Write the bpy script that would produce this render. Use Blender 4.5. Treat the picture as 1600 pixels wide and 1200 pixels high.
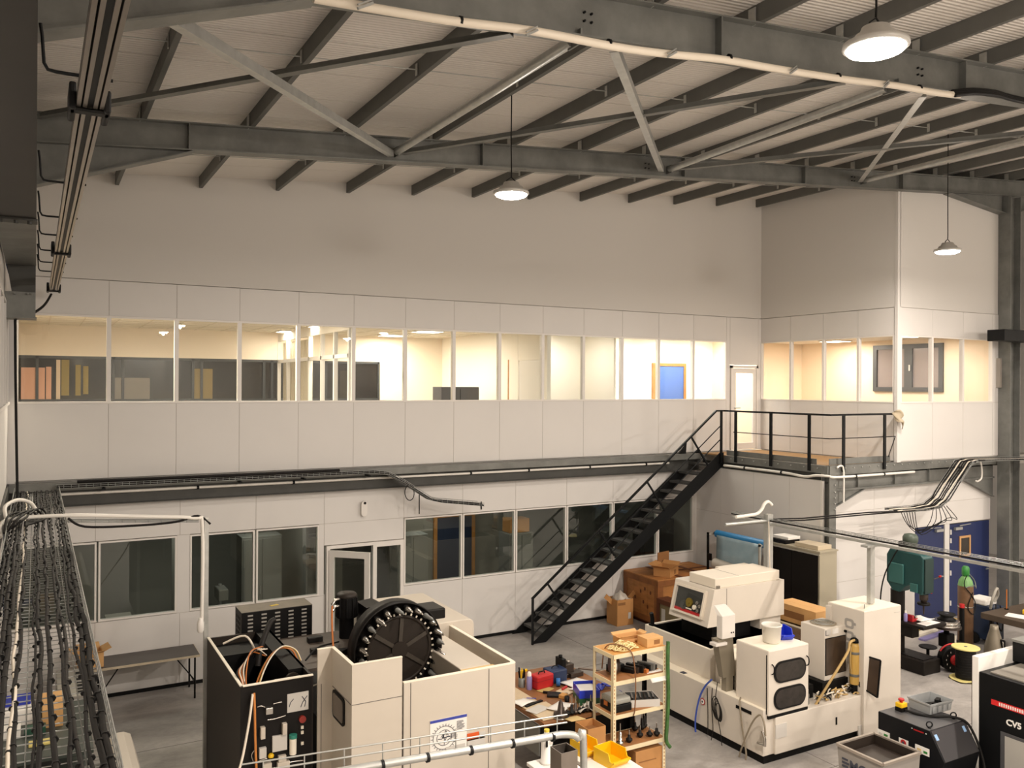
import bpy, bmesh, math, random
from mathutils import Vector, Matrix, Euler
random.seed(7)
SC = bpy.context.scene
COL = SC.collection
for _o in list(bpy.data.objects): bpy.data.objects.remove(_o)
# ---------------------------------------------------------------- camera
FPX = 1323.81; YAW, PITCH, ROLL = math.radians(29.35673), math.radians(.08224), math.radians(.30301)
CAM = Vector((0, 0, 5.37))
_f = Vector((math.sin(YAW)*math.cos(PITCH), math.cos(YAW)*math.cos(PITCH), math.sin(PITCH)))
_r = Vector((math.cos(YAW), -math.sin(YAW), 0)); _u = _r.cross(_f)
_r2 = _r*math.cos(ROLL)+_u*math.sin(ROLL); _u2 = -_r*math.sin(ROLL)+_u*math.cos(ROLL)
cam = bpy.data.cameras.new('camera'); camo = bpy.data.objects.new('camera', cam); COL.objects.link(camo)
camo.matrix_world = Matrix(((_r2.x, _u2.x, -_f.x, CAM.x), (_r2.y, _u2.y, -_f.y, CAM.y), (_r2.z, _u2.z, -_f.z, CAM.z), (0, 0, 0, 1)))
cam.sensor_width = 36; cam.lens = FPX/1600*36; cam.clip_start = .05; cam.clip_end = 200
SC.camera = camo
def ray(x, y): return _r2*((x-800)/FPX)+_u2*((600-y)/FPX)+_f
# a pixel of the photograph taken to a real plane of the hall
def PX(x, y, X): d = ray(x, y); return CAM+d*((X-CAM.x)/d.x)
def PY(x, y, Y): d = ray(x, y); return CAM+d*((Y-CAM.y)/d.y)
def PZ(x, y, Z): d = ray(x, y); return CAM+d*((Z-CAM.z)/d.z)
# ---------------------------------------------------------------- world, light, exposure
W = bpy.data.worlds.new('night'); SC.world = W; W.use_nodes = True
W.node_tree.nodes['Background'].inputs[0].default_value = (.01, .012, .02, 1)
W.node_tree.nodes['Background'].inputs[1].default_value = 1
vs = SC.view_settings
SC.display_settings.display_device = 'sRGB'
vs.view_transform = 'Standard'; vs.look = 'None'; vs.gamma = 1; vs.use_curve_mapping = False
vs.exposure = 0.2
try:
    SC.cycles.use_denoising = True; SC.cycles.sample_clamp_indirect = 6; SC.cycles.caustics_reflective = False; SC.cycles.caustics_refractive = False
    SC.cycles.max_bounces = 10; SC.cycles.diffuse_bounces = 6; SC.cycles.transparent_max_bounces = 16
except Exception: pass
LAMP_W = 330; LAMP_P = 105; LAMP_COL = (1, .89, .785)
ROOM_W = 5.5
# ---------------------------------------------------------------- materials
def lin(c):
    if isinstance(c, str): c = tuple(int(c[i:i+2], 16) for i in (0, 2, 4))
    return tuple(((v/255)/12.92 if v/255 <= .04045 else ((v/255+.055)/1.055)**2.4) for v in c)+(1,)
MATS = {}
def mat(name, c, rough=.5, metal=0, noise=0, scale=4, bump=0, bscale=60, c2=None, emit=0, stretch=None, coat=0, spec=None, alpha=1):
    if name in MATS: return MATS[name]
    m = bpy.data.materials.new(name); m.use_nodes = True; nt = m.node_tree; b = nt.nodes['Principled BSDF']
    L = lin(c); b.inputs['Base Color'].default_value = L; b.inputs['Roughness'].default_value = rough; b.inputs['Metallic'].default_value = metal
    if coat: b.inputs['Coat Weight'].default_value = coat
    if spec is not None: b.inputs['Specular IOR Level'].default_value = spec
    if alpha < 1: b.inputs['Alpha'].default_value = alpha
    if emit: b.inputs['Emission Color'].default_value = L; b.inputs['Emission Strength'].default_value = emit
    if noise or bump:
        tc = nt.nodes.new('ShaderNodeTexCoord'); mp = nt.nodes.new('ShaderNodeMapping'); nt.links.new(tc.outputs['Object'], mp.inputs[0])
        if stretch: mp.inputs['Scale'].default_value = stretch
    if noise:
        n = nt.nodes.new('ShaderNodeTexNoise'); n.inputs['Scale'].default_value = scale; n.inputs['Detail'].default_value = 6; n.inputs['Roughness'].default_value = .6
        nt.links.new(mp.outputs[0], n.inputs['Vector'])
        r = nt.nodes.new('ShaderNodeValToRGB'); r.color_ramp.elements[0].position = .3; r.color_ramp.elements[1].position = .7
        d = lin(c2) if c2 else tuple(v*(1-noise) for v in L[:3])+(1,)
        r.color_ramp.elements[0].color = d; r.color_ramp.elements[1].color = L if c2 else tuple(min(1, v*(1+noise*.5)) for v in L[:3])+(1,)
        nt.links.new(n.outputs['Fac'], r.inputs[0]); nt.links.new(r.outputs[0], b.inputs['Base Color'])
    if bump:
        n2 = nt.nodes.new('ShaderNodeTexNoise'); n2.inputs['Scale'].default_value = bscale; n2.inputs['Detail'].default_value = 3
        nt.links.new(mp.outputs[0], n2.inputs['Vector'])
        bp = nt.nodes.new('ShaderNodeBump'); bp.inputs['Strength'].default_value = bump; bp.inputs['Distance'].default_value = .01
        nt.links.new(n2.outputs['Fac'], bp.inputs['Height']); nt.links.new(bp.outputs[0], b.inputs['Normal'])
    MATS[name] = m; return m
def glass_mat(name, tint='ffffff', refl=1.0, base=.04):
    m = bpy.data.materials.new(name); m.use_nodes = True; nt = m.node_tree; nt.nodes.clear()
    o = nt.nodes.new('ShaderNodeOutputMaterial'); t = nt.nodes.new('ShaderNodeBsdfTransparent'); g = nt.nodes.new('ShaderNodeBsdfGlossy'); x = nt.nodes.new('ShaderNodeMixShader')
    t.inputs[0].default_value = lin(tint); g.inputs['Roughness'].default_value = .0; g.inputs[0].default_value = (.95, 1, .97, 1)
    lw = nt.nodes.new('ShaderNodeLayerWeight'); pw = nt.nodes.new('ShaderNodeMath'); pw.operation = 'POWER'; pw.inputs[1].default_value = 5; nt.links.new(lw.outputs['Facing'], pw.inputs[0])
    ma = nt.nodes.new('ShaderNodeMath'); ma.operation = 'MULTIPLY_ADD'; ma.inputs[1].default_value = refl; ma.inputs[2].default_value = base; ma.use_clamp = True
    nt.links.new(pw.outputs[0], ma.inputs[0]); nt.links.new(ma.outputs[0], x.inputs[0]); nt.links.new(t.outputs[0], x.inputs[1]); nt.links.new(g.outputs[0], x.inputs[2]); nt.links.new(x.outputs[0], o.inputs[0])
    MATS[name] = m; return m
# ---------------------------------------------------------------- mesh helpers
class MB:
    def __init__(s): s.v = []; s.f = []; s.sm = []
    def add(s, vs_, fs, smooth=False):
        k = len(s.v); s.v += [Vector(v) for v in vs_]; s.f += [[i+k for i in f] for f in fs]; s.sm += [smooth]*len(fs); return s
    def box(s, x0, x1, y0, y1, z0, z1):
        if x0 > x1: x0, x1 = x1, x0
        if y0 > y1: y0, y1 = y1, y0
        if z0 > z1: z0, z1 = z1, z0
        return s.add([(x0, y0, z0), (x1, y0, z0), (x1, y1, z0), (x0, y1, z0), (x0, y0, z1), (x1, y0, z1), (x1, y1, z1), (x0, y1, z1)],
                     [(3, 2, 1, 0), (4, 5, 6, 7), (0, 1, 5, 4), (1, 2, 6, 5), (2, 3, 7, 6), (3, 0, 4, 7)])
    def cbox(s, c, d, rot=None):
        c = Vector(c); hx, hy, hz = d[0]/2, d[1]/2, d[2]/2
        R = rot.to_matrix() if isinstance(rot, Euler) else (Matrix.Rotation(rot, 3, 'Z') if rot else Matrix.Identity(3))
        P = [R @ Vector(p)+c for p in ((-hx, -hy, -hz), (hx, -hy, -hz), (hx, hy, -hz), (-hx, hy, -hz), (-hx, -hy, hz), (hx, -hy, hz), (hx, hy, hz), (-hx, hy, hz))]
        return s.add(P, [(3, 2, 1, 0), (4, 5, 6, 7), (0, 1, 5, 4), (1, 2, 6, 5), (2, 3, 7, 6), (3, 0, 4, 7)])
    def frame(s, p, q, up=(0, 0, 1)):
        d = (Vector(q)-Vector(p)).normalized(); u = Vector(up)
        if abs(d.dot(u)) > .99: u = Vector((1, 0, 0)) if abs(d.x) < .9 else Vector((0, 1, 0))
        r = d.cross(u).normalized(); return d, r, r.cross(d)
    def sect(s, p, q, poly, up=(0, 0, 1), closed=True):
        """extrude a 2-D section (right, up) from p to q"""
        p, q = Vector(p), Vector(q); d, r, u = s.frame(p, q, up); n = len(poly)
        V = [p+r*a+u*b for a, b in poly]+[q+r*a+u*b for a, b in poly]
        return s.add(V, [(i, (i+1) % n, n+(i+1) % n, n+i) for i in range(n)]+[tuple(range(n-1, -1, -1)), tuple(range(n, 2*n))])
    def bar(s, p, q, w, h, up=(0, 0, 1)):
        return s.sect(p, q, [(-w/2, -h/2), (w/2, -h/2), (w/2, h/2), (-w/2, h/2)], up)
    def ibeam(s, p, q, w, h, t=.02, tw=.012, up=(0, 0, 1)):
        for b in (-h/2+t/2, h/2-t/2): s.sect(p, q, [(-w/2, b-t/2), (w/2, b-t/2), (w/2, b+t/2), (-w/2, b+t/2)], up)
        return s.sect(p, q, [(-tw/2, -h/2+t), (tw/2, -h/2+t), (tw/2, h/2-t), (-tw/2, h/2-t)], up)
    def cyl(s, p, q, r, n=12, r2=None, caps=True):
        p, q = Vector(p), Vector(q); d, a, b = s.frame(p, q); r2 = r if r2 is None else r2
        V = [p+(a*math.cos(t)+b*math.sin(t))*r for t in [2*math.pi*i/n for i in range(n)]]+[q+(a*math.cos(t)+b*math.sin(t))*r2 for t in [2*math.pi*i/n for i in range(n)]]
        s.add(V, [(i, (i+1) % n, n+(i+1) % n, n+i) for i in range(n)], True)
        if caps:
            s.add(V[:n], [tuple(range(n-1, -1, -1))]); s.add(V[n:], [tuple(range(n))])
        return s
    def tube(s, pts, r, n=6, closed=False, caps=True):
        P = [Vector(p) for p in pts]; m = len(P); rings = []; prev = None
        for i in range(m):
            if closed: d = P[(i+1) % m]-P[i-1]
            else: d = P[min(i+1, m-1)]-P[max(i-1, 0)]
            if d.length < 1e-9: d = Vector((0, 0, 1))
            d.normalize()
            if prev is None:
                u = Vector((0, 0, 1)) if abs(d.z) < .9 else Vector((1, 0, 0)); a = d.cross(u).normalized()
            else:
                a = prev-d*prev.dot(d)
                a = a.normalized() if a.length > 1e-6 else d.orthogonal().normalized()
            prev = a; b = d.cross(a); rings.append([P[i]+(a*math.cos(t)+b*math.sin(t))*r for t in [2*math.pi*k/n for k in range(n)]])
        V = [v for R in rings for v in R]; F = []
        for i in range(m if closed else m-1):
            j = (i+1) % m
            for k in range(n): F.append((i*n+k, i*n+(k+1) % n, j*n+(k+1) % n, j*n+k))
        s.add(V, F, True)
        if caps and not closed: s.add(rings[0], [tuple(range(n-1, -1, -1))]); s.add(rings[-1], [tuple(range(n))])
        return s
    def lathe(s, prof, n=24, c=(0, 0, 0), axis=None, smooth=True):
        c = Vector(c); ax = Vector(axis).normalized() if axis is not None else Vector((0, 0, 1))
        a = ax.orthogonal().normalized() if axis is not None else Vector((1, 0, 0)); b = ax.cross(a); V = []; F = []
        for r, z in prof:
            for k in range(n):
                t = 2*math.pi*k/n; V.append(c+ax*z+(a*math.cos(t)+b*math.sin(t))*max(r, 1e-4))
        for i in range(len(prof)-1):
            for k in range(n): F.append((i*n+k, i*n+(k+1) % n, (i+1)*n+(k+1) % n, (i+1)*n+k))
        s.add(V, F, smooth); m = len(prof)-1
        s.add([V[k] for k in range(n)], [tuple(range(n-1, -1, -1))]); s.add([V[m*n+k] for k in range(n)], [tuple(range(n))])
        return s
    def prism(s, poly, axis, a, b):
        """extrude a polygon along x, y or z between a and b; poly gives the two other coordinates in order"""
        def mk(p, t): return {'x': (t, p[0], p[1]), 'y': (p[0], t, p[1]), 'z': (p[0], p[1], t)}[axis]
        n = len(poly); V = [mk(p, a) for p in poly]+[mk(p, b) for p in poly]
        return s.add(V, [(i, (i+1) % n, n+(i+1) % n, n+i) for i in range(n)]+[tuple(range(n-1, -1, -1)), tuple(range(n, 2*n))])
    def loft(s, A, B, caps=True):
        n = len(A); s.add(list(A)+list(B), [(i, (i+1) % n, n+(i+1) % n, n+i) for i in range(n)])
        if caps: s.add(A, [tuple(range(n-1, -1, -1))]); s.add(B, [tuple(range(n))])
        return s
    def quad(s, *p): return s.add(p, [tuple(range(len(p)))])
    def sheet(s, f, nu, nv, thick=0):
        V = [f(i/nu, j/nv) for i in range(nu+1) for j in range(nv+1)]
        F = [(i*(nv+1)+j, (i+1)*(nv+1)+j, (i+1)*(nv+1)+j+1, i*(nv+1)+j+1) for i in range(nu) for j in range(nv)]
        return s.add(V, F, True)
    def open_box(s, x0, x1, y0, y1, z0, z1, t=.01, taper=0):
        """a box without lid, with wall thickness"""
        k = taper
        O0 = [(x0+k, y0+k, z0), (x1-k, y0+k, z0), (x1-k, y1-k, z0), (x0+k, y1-k, z0)]; O1 = [(x0, y0, z1), (x1, y0, z1), (x1, y1, z1), (x0, y1, z1)]
        I1 = [(x0+t, y0+t, z1), (x1-t, y0+t, z1), (x1-t, y1-t, z1), (x0+t, y1-t, z1)]; I0 = [(x0+k+t, y0+k+t, z0+t), (x1-k-t, y0+k+t, z0+t), (x1-k-t, y1-k-t, z0+t), (x0+k+t, y1-k-t, z0+t)]
        V = O0+O1+I1+I0; F = [(3, 2, 1, 0)]
        for g in (0, 4, 8):
            for i in range(4): F.append((g+i, g+(i+1) % 4, g+4+(i+1) % 4, g+4+i))
        F.append((12, 13, 14, 15)); return s.add(V, F)
    def build(s, name, m, parent=None, loc=None, at=None, bevel=0, seg=2, solid=0, local=True, rec=True):
        """one mesh object; vertices are world coordinates unless parent is given and local"""
        me = bpy.data.meshes.new(name)
        off = Vector(loc) if loc is not None else Vector((0, 0, 0))
        if parent is not None and not local:
            off = Vector((0, 0, 0)); p = parent; chain = []
            while p is not None: chain.append(p); p = p.parent
            mw = Matrix.Identity(4)
            for p in reversed(chain): mw = mw @ Matrix.LocRotScale(p.location, p.rotation_euler, None)
            inv = mw.inverted(); vv = [inv @ v for v in s.v]
        else: vv = [v-off for v in s.v]
        me.from_pydata([tuple(v) for v in vv], [], s.f); me.polygons.foreach_set('use_smooth', s.sm)
        if rec:
            bm = bmesh.new(); bm.from_mesh(me); bmesh.ops.recalc_face_normals(bm, faces=bm.faces[:]); bm.to_mesh(me); bm.free()
        me.materials.append(MATS[m] if isinstance(m, str) else m)
        o = bpy.data.objects.new(name, me); COL.objects.link(o)
        if parent is not None: o.parent = parent
        if loc is not None: o.location = loc
        if at is not None: o.location = at
        if bevel:
            md = o.modifiers.new('bevel', 'BEVEL'); md.width = bevel; md.segments = seg; md.limit_method = 'ANGLE'; md.angle_limit = .6
        if solid:
            md = o.modifiers.new('solid', 'SOLIDIFY'); md.thickness = solid; md.offset = 0
        return o
def each(name, m, parent, n, fn, **kw):
    """n like pieces, each an object of its own"""
    for i in range(n):
        q = MB(); fn(q, i); q.build(name, m, parent, local=False, **kw)
def tag(o, label, cat, group=None):
    o['label'] = label; o['category'] = cat
    if group: o['group'] = group
    return o
def struct(o): o['kind'] = 'structure'; return o
def stuff(o): o['kind'] = 'stuff'; return o
def thing(name, label, cat, loc=(0, 0, 0), rz=0, group=None):
    o = bpy.data.objects.new(name, None); COL.objects.link(o); o.empty_display_size = .1; o.location = loc; o.rotation_euler = (0, 0, rz)
    return tag(o, label, cat, group)
def sroot(name, loc=(0, 0, 0)):
    o = bpy.data.objects.new(name, None); COL.objects.link(o); o.empty_display_size = .1; o.location = loc; return struct(o)
def copy_tree(o, parent=None):
    c = o.copy(); COL.objects.link(c); c.parent = parent
    for ch in list(o.children): copy_tree(ch, c)
    return c
def lab(o, t): o['label'] = t; return o
def arc(c, r, a0, a1, n, u, v):
    c, u, v = Vector(c), Vector(u), Vector(v)
    return [c+u*(r*math.cos(a0+(a1-a0)*i/n))+v*(r*math.sin(a0+(a1-a0)*i/n)) for i in range(n+1)]
def spline(P, k=6):
    P = [Vector(p) for p in P]; out = []
    for i in range(len(P)-1):
        p0, p1, p2, p3 = P[max(i-1, 0)], P[i], P[i+1], P[min(i+2, len(P)-1)]
        for j in range(k):
            t = j/k; out.append(.5*((2*p1)+(p2-p0)*t+(2*p0-5*p1+4*p2-p3)*t*t+(3*p1-p0-3*p2+p3)*t**3))
    out.append(P[-1]); return out
def text_mesh(txt, name, m, size, parent, origin, right, up, depth=.002, align='LEFT', bold=0, sx=1, shear=0):
    """flat lettering standing on a real surface: origin, reading direction, up direction (parent's coordinates)"""
    c = bpy.data.curves.new(name, 'FONT'); c.body = txt; c.size = size; c.extrude = depth; c.align_x = align; c.offset = bold; c.shear = shear; c.resolution_u = 3
    t = bpy.data.objects.new(name, c); COL.objects.link(t)
    dg = bpy.context.evaluated_depsgraph_get(); me = bpy.data.meshes.new_from_object(t.evaluated_get(dg)); bpy.data.objects.remove(t)
    r, u = Vector(right).normalized(), Vector(up).normalized(); n = r.cross(u)
    M4 = Matrix(((r.x*sx, u.x, n.x, origin[0]), (r.y*sx, u.y, n.y, origin[1]), (r.z*sx, u.z, n.z, origin[2]), (0, 0, 0, 1)))
    me.transform(M4); me.materials.clear(); me.materials.append(MATS[m] if isinstance(m, str) else m)
    o = bpy.data.objects.new(name, me); COL.objects.link(o); o.parent = parent; return o
# ---------------------------------------------------------------- palette
mat('panel', 'd8d5d1', .45, noise=.03, scale=.6)
mat('panel_joint', 'b9b4ad', .6)
mat('plaster', 'd2cfca', .75)
mat('white_frame', 'e2ded8', .35)
mat('steel_dark', '4a4a47', .55, .35, noise=.18, scale=3, bump=.15, bscale=30)
mat('galv', '7b7c78', .48, .4, noise=.3, scale=2.2, bump=.1, bscale=14)
mat('galv_light', 'b9bab6', .38, .6, noise=.15, scale=8)
mat('purlin', '63635f', .55, .2, noise=.12, scale=3)
mat('purlin_flange', '7c7c77', .5, .4)
mat('roof', 'e2ddd6', .6)
mat('black_metal', '141516', spec=.22, rough=.45, metal=.2)
mat('black_plastic', '0f0f0f', spec=.22, rough=.5)
mat('rubber', '131211', spec=.22, rough=.6)
mat('conduit', 'e6e2da', .4)
mat('wire', 'a5a7a5', .35, .8)
mat('wood_floor', 'b08a5c', .6, noise=.15, scale=3)
mat('office_wall', 'efe9de', .7)
mat('office_wall_warm', 'eddcc4', .7)
mat('office_ceiling', 'e4dccd', .8)
mat('office_floor', '8a8680', .5)
mat('door_blue', '3f5b96', .5, noise=.08, scale=2)
mat('door_navy', '1d2a57', .45, noise=.1, scale=2)
mat('wood_frame', 'b27a3e', .5, noise=.2, scale=6)
mat('dark_frame', '2b2d30', .4)
mat('dark_room', '8e8c85', .8)
mat('lamp_glow', 'fff6ea', .5, emit=30)
mat('lamp_shell', 'c9c7c2', .4, .3)
mat('led_glow', 'fff4e4', .5, emit=7)
glass_mat('glass', 'f4f7f5', .9, .05)
glass_mat('glass_dark', 'd2d7d2', .9, .07)
glass_mat('glass_clear', 'fbfbfb', .6, .03)
# striped roof deck: fine ribs along x
def roof_mat():
    m = MATS['roof']; nt = m.node_tree; b = nt.nodes['Principled BSDF']
    tc = nt.nodes.new('ShaderNodeTexCoord'); w = nt.nodes.new('ShaderNodeTexWave'); w.bands_direction = 'Y'; w.inputs['Scale'].default_value = 5; w.inputs['Distortion'].default_value = .3
    nt.links.new(tc.outputs['Object'], w.inputs['Vector']); bp = nt.nodes.new('ShaderNodeBump'); bp.inputs['Strength'].default_value = .6; bp.inputs['Distance'].default_value = .02
    nt.links.new(w.outputs['Fac'], bp.inputs['Height']); nt.links.new(bp.outputs[0], b.inputs['Normal'])
roof_mat()
def floor_mat():
    m = mat('concrete', '84807b', .42); nt = m.node_tree; b = nt.nodes['Principled BSDF']
    tc = nt.nodes.new('ShaderNodeTexCoord'); mp = nt.nodes.new('ShaderNodeMapping'); mp.inputs['Scale'].default_value = (1, 1.6, 1); nt.links.new(tc.outputs['Object'], mp.inputs[0])
    def nz(s, d, r): 
        n = nt.nodes.new('ShaderNodeTexNoise'); n.inputs['Scale'].default_value = s; n.inputs['Detail'].default_value = d; n.inputs['Roughness'].default_value = r; n.inputs['Distortion'].default_value = .6; nt.links.new(mp.outputs[0], n.inputs['Vector']); return n
    a, c = nz(1.1, 8, .65), nz(9, 5, .7); mx = nt.nodes.new('ShaderNodeMath'); mx.operation = 'MULTIPLY_ADD'; mx.inputs[1].default_value = .35; nt.links.new(c.outputs['Fac'], mx.inputs[0]); nt.links.new(a.outputs['Fac'], mx.inputs[2])
    r = nt.nodes.new('ShaderNodeValToRGB'); r.color_ramp.elements[0].position = .45; r.color_ramp.elements[1].position = .9; r.color_ramp.elements[0].color = lin('827e7a'); r.color_ramp.elements[1].color = lin('b4afaa')
    nt.links.new(mx.outputs[0], r.inputs[0]); nt.links.new(r.outputs[0], b.inputs['Base Color'])
    rr = nt.nodes.new('ShaderNodeMapRange'); rr.inputs['To Min'].default_value = .28; rr.inputs['To Max'].default_value = .6; nt.links.new(a.outputs['Fac'], rr.inputs[0]); nt.links.new(rr.outputs[0], b.inputs['Roughness'])
floor_mat()
# ---------------------------------------------------------------- setting: shell
XL, YB, ZM = -.38, 16.0, 3.73
def zr(x): return 8.87+.082*x           # underside of the roof deck
def zp(x): return 8.67+.082*x           # underside of the purlins
fl = MB(); fl.box(-6, 28, -16, 22, -.2, 0); fl = struct(fl.build('floor', 'concrete', loc=(0, 0, 0)))
j = MB()
for x in (4.6, 9.9): j.box(x-.006, x+.006, -6, 16, 0, .0015)
for y in (13.4, 8.2): j.box(-.4, 24, y-.006, y+.006, 0, .0015)
j.build('saw_joint', mat('joint', '6d6964', .8), fl)
wb = MB(); wb.add([(XL, YB, 7.13), (16.4, YB, 7.13), (16.4, YB, zr(16.4)), (XL, YB, zr(XL)), (XL, YB+.1, 7.13), (16.4, YB+.1, 7.13), (16.4, YB+.1, zr(16.4)), (XL, YB+.1, zr(XL))], [(0, 1, 2, 3), (7, 6, 5, 4), (0, 4, 5, 1), (1, 5, 6, 2), (2, 6, 7, 3), (3, 7, 4, 0)])
wb.box(XL, 16.4, YB+.05, YB+.1, 6.53, 7.13); wb.box(XL, 15.3, YB+.05, YB+.1, ZM-.3, 5.0); wb.box(XL, 14.2, YB+.05, YB+.1, 2.68, ZM-.3); wb.box(XL, 4.9, YB+.05, YB+.1, 0, 1.30); wb.box(6.5, 14.25, YB+.05, YB+.1, 0, 1.30)
wb.box(4.86, 6.5, YB+.05, YB+.1, 2.25, 2.68)
wall_back = struct(wb.build('wall_back', 'plaster'))
def panels(parent, axis, edges, z0, z1, pos, gap=.009, t=.05, m='panel'):
    q = MB()
    if axis == 'x': q.box(edges[0], edges[-1], pos-.006, pos+t-.004, z0, z1)
    else: q.box(pos-.006, pos+t-.004, edges[0], edges[-1], z0, z1)
    q.build('joint_filler', 'panel_joint', parent)
    for a, b in zip(edges[:-1], edges[1:]):
        q = MB()
        if axis == 'x': q.box(a+gap/2, b-gap/2, pos-.012, pos+t, z0+gap/2, z1-gap/2)
        else: q.box(pos-.012, pos+t, a+gap/2, b-gap/2, z0+gap/2, z1-gap/2)
        q.build('panel', m, parent)
XB = [XL]+[1.09+1.0854*k for k in range(14)]+[16.4]
panels(wall_back, 'x', XB[:-1], ZM+.02, 5.02, YB); panels(wall_back, 'x', [15.2, 15.32], ZM+.02, 7.12, YB); panels(wall_back, 'x', [16.3, 16.4], ZM+.02, 7.12, YB)
panels(wall_back, 'x', XB[:-1], 6.52, 7.12, YB); panels(wall_back, 'x', [15.32, 16.3], 5.92, 7.12, YB)
nwin = [0]
def window(parts_axis, a, b, z0, z1, pos, gm='glass', fw=.035, fm='white_frame', depth=.07, inward=1):
    """a pane in a slim white frame; the frame is the setting, the pane its part"""
    nwin[0] += 1
    def bx(q, u0, u1, w0, w1, d0, d1):
        if parts_axis == 'x': q.box(u0, u1, pos+d0, pos+d1, w0, w1)
        else: q.box(pos+d0, pos+d1, u0, u1, w0, w1)
    q = MB(); d0, d1 = -.02, depth
    bx(q, a, a+fw, z0, z1, d0, d1); bx(q, b-fw, b, z0, z1, d0, d1); bx(q, a+fw, b-fw, z0, z0+fw, d0, d1); bx(q, a+fw, b-fw, z1-fw, z1, d0, d1)
    o = struct(q.build('window_%d' % nwin[0], fm))
    g = MB(); m_ = .025
    if parts_axis == 'x': g.quad((a+fw, pos+m_, z0+fw), (b-fw, pos+m_, z0+fw), (b-fw, pos+m_, z1-fw), (a+fw, pos+m_, z1-fw))
    else: g.quad((pos+m_, a+fw, z0+fw), (pos+m_, b-fw, z0+fw), (pos+m_, b-fw, z1-fw), (pos+m_, a+fw, z1-fw))
    g.build('pane', gm, o); return o
for k in range(14): window('x', XB[k]+(.1 if k == 0 else 0), XB[k+1], 5.02, 6.52, YB)
# lower storey
XLW = [XL, .90, 2.25, 3.57, 4.86, 6.50, 7.82, 9.10, 10.42, 11.70, 13.02, 14.14]
panels(wall_back, 'x', XLW, 2.68, 3.38, YB)
panels(wall_back, 'x', XLW[:5], .06, 1.30, YB); panels(wall_back, 'x', XLW[5:], .06, 1.30, YB); panels(wall_back, 'x', [14.14, 14.25], .06, 3.38, YB)
panels(wall_back, 'x', [4.86, 6.50], 2.26, 2.68, YB)
for a, b in ((XL, .92), (.95, 2.20)): window('x', a, b, 1.31, 2.67, YB, 'glass_dark', .03)
panels(wall_back, 'x', [2.2, 2.42], 1.3, 2.68, YB); panels(wall_back, 'x', [4.76, 4.86], 1.3, 2.68, YB)
for a, b in ((2.42, 3.55), (3.58, 4.76)): window('x', a, b, 1.31, 2.67, YB, 'glass_dark', .03)
for a, b in zip(XLW[5:-1], XLW[6:]): window('x', a+.01, b-.01, 1.31, 2.67, YB, 'glass_dark', .03)
bb = MB(); bb.box(XL, 4.9, 15.975, 16.02, 0, .06); bb.box(6.5, 14.25, 15.975, 16.02, 0, .06); struct(bb.build('baseboard_back', 'black_plastic'))
# mezzanine edge beam along the back wall
t = MB(); t.sect((XL, 15.86, 3.665), (14.16, 15.86, 3.665), [(-.13, -.065), (.13, -.065), (.13, .065), (-.13, .065)]); tr = struct(t.build('trim_1', 'galv'))
t = MB(); t.box(XL, 14.2, 15.87, 16.0, 3.335, 3.6); t.box(XL, 14.2, 15.8, 16.0, 3.32, 3.335); t.build('beam_web', 'steel_dark', tr)
# door leaf of glass on the mezzanine
dl = MB(); a, b, z0, z1 = 15.34, 16.28, 3.76, 5.9
for q in ((a, a+.06), (b-.06, b)): dl.box(q[0], q[1], 15.96, 16.04, z0, z1)
dl.box(a, b, 15.96, 16.04, z1-.06, z1); dr = struct(dl.build('door_1', 'white_frame'))
q = MB(); 
for u in ((a+.07, a+.17), (b-.17, b-.07)): q.box(u[0], u[1], 15.97, 16.02, z0+.02, z1-.07)
q.box(a+.17, b-.17, 15.97, 16.02, z0+.02, z0+.17); q.box(a+.17, b-.17, 15.97, 16.02, z1-.19, z1-.07); q.build('leaf_frame', 'white_frame', dr)
q = MB(); q.quad((a+.17, 15.995, z0+.17), (b-.17, 15.995, z0+.17), (b-.17, 15.995, z1-.19), (a+.17, 15.995, z1-.19)); q.build('pane', 'glass_clear', dr)
q = MB(); q.cyl((a+.12, 15.97, 4.82), (a+.12, 15.9, 4.82), .01); q.bar((a+.12, 15.9, 4.82), (a+.26, 15.9, 4.82), .02, .02); q.build('door_handle', 'galv_light', dr)
# wall of the upper room facing left (x = 16.4) and the one facing us (y = 12)
YC = 12.0
w = MB(); w.add([(16.45, YC, 7.13), (16.45, 16, 7.13), (16.45, 16, zr(16.4)), (16.45, YC, zr(16.4)), (16.5, YC, 7.13), (16.5, 16, 7.13), (16.5, 16, zr(16.4)), (16.5, YC, zr(16.4))], [(0, 1, 2, 3), (7, 6, 5, 4), (0, 4, 5, 1), (1, 5, 6, 2), (2, 6, 7, 3), (3, 7, 4, 0)])
w.box(16.45, 16.5, YC, 16, ZM, 5.0); w.box(16.45, 16.5, YC, 16, 6.53, 7.13); w.prism([(16, 7.13), (16, zr(16.4)), (YC, zr(16.4)), (YC, 7.13)], 'x', 16.40, 16.45)
wall_mid = struct(w.build('wall_middle', 'plaster'))
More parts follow.
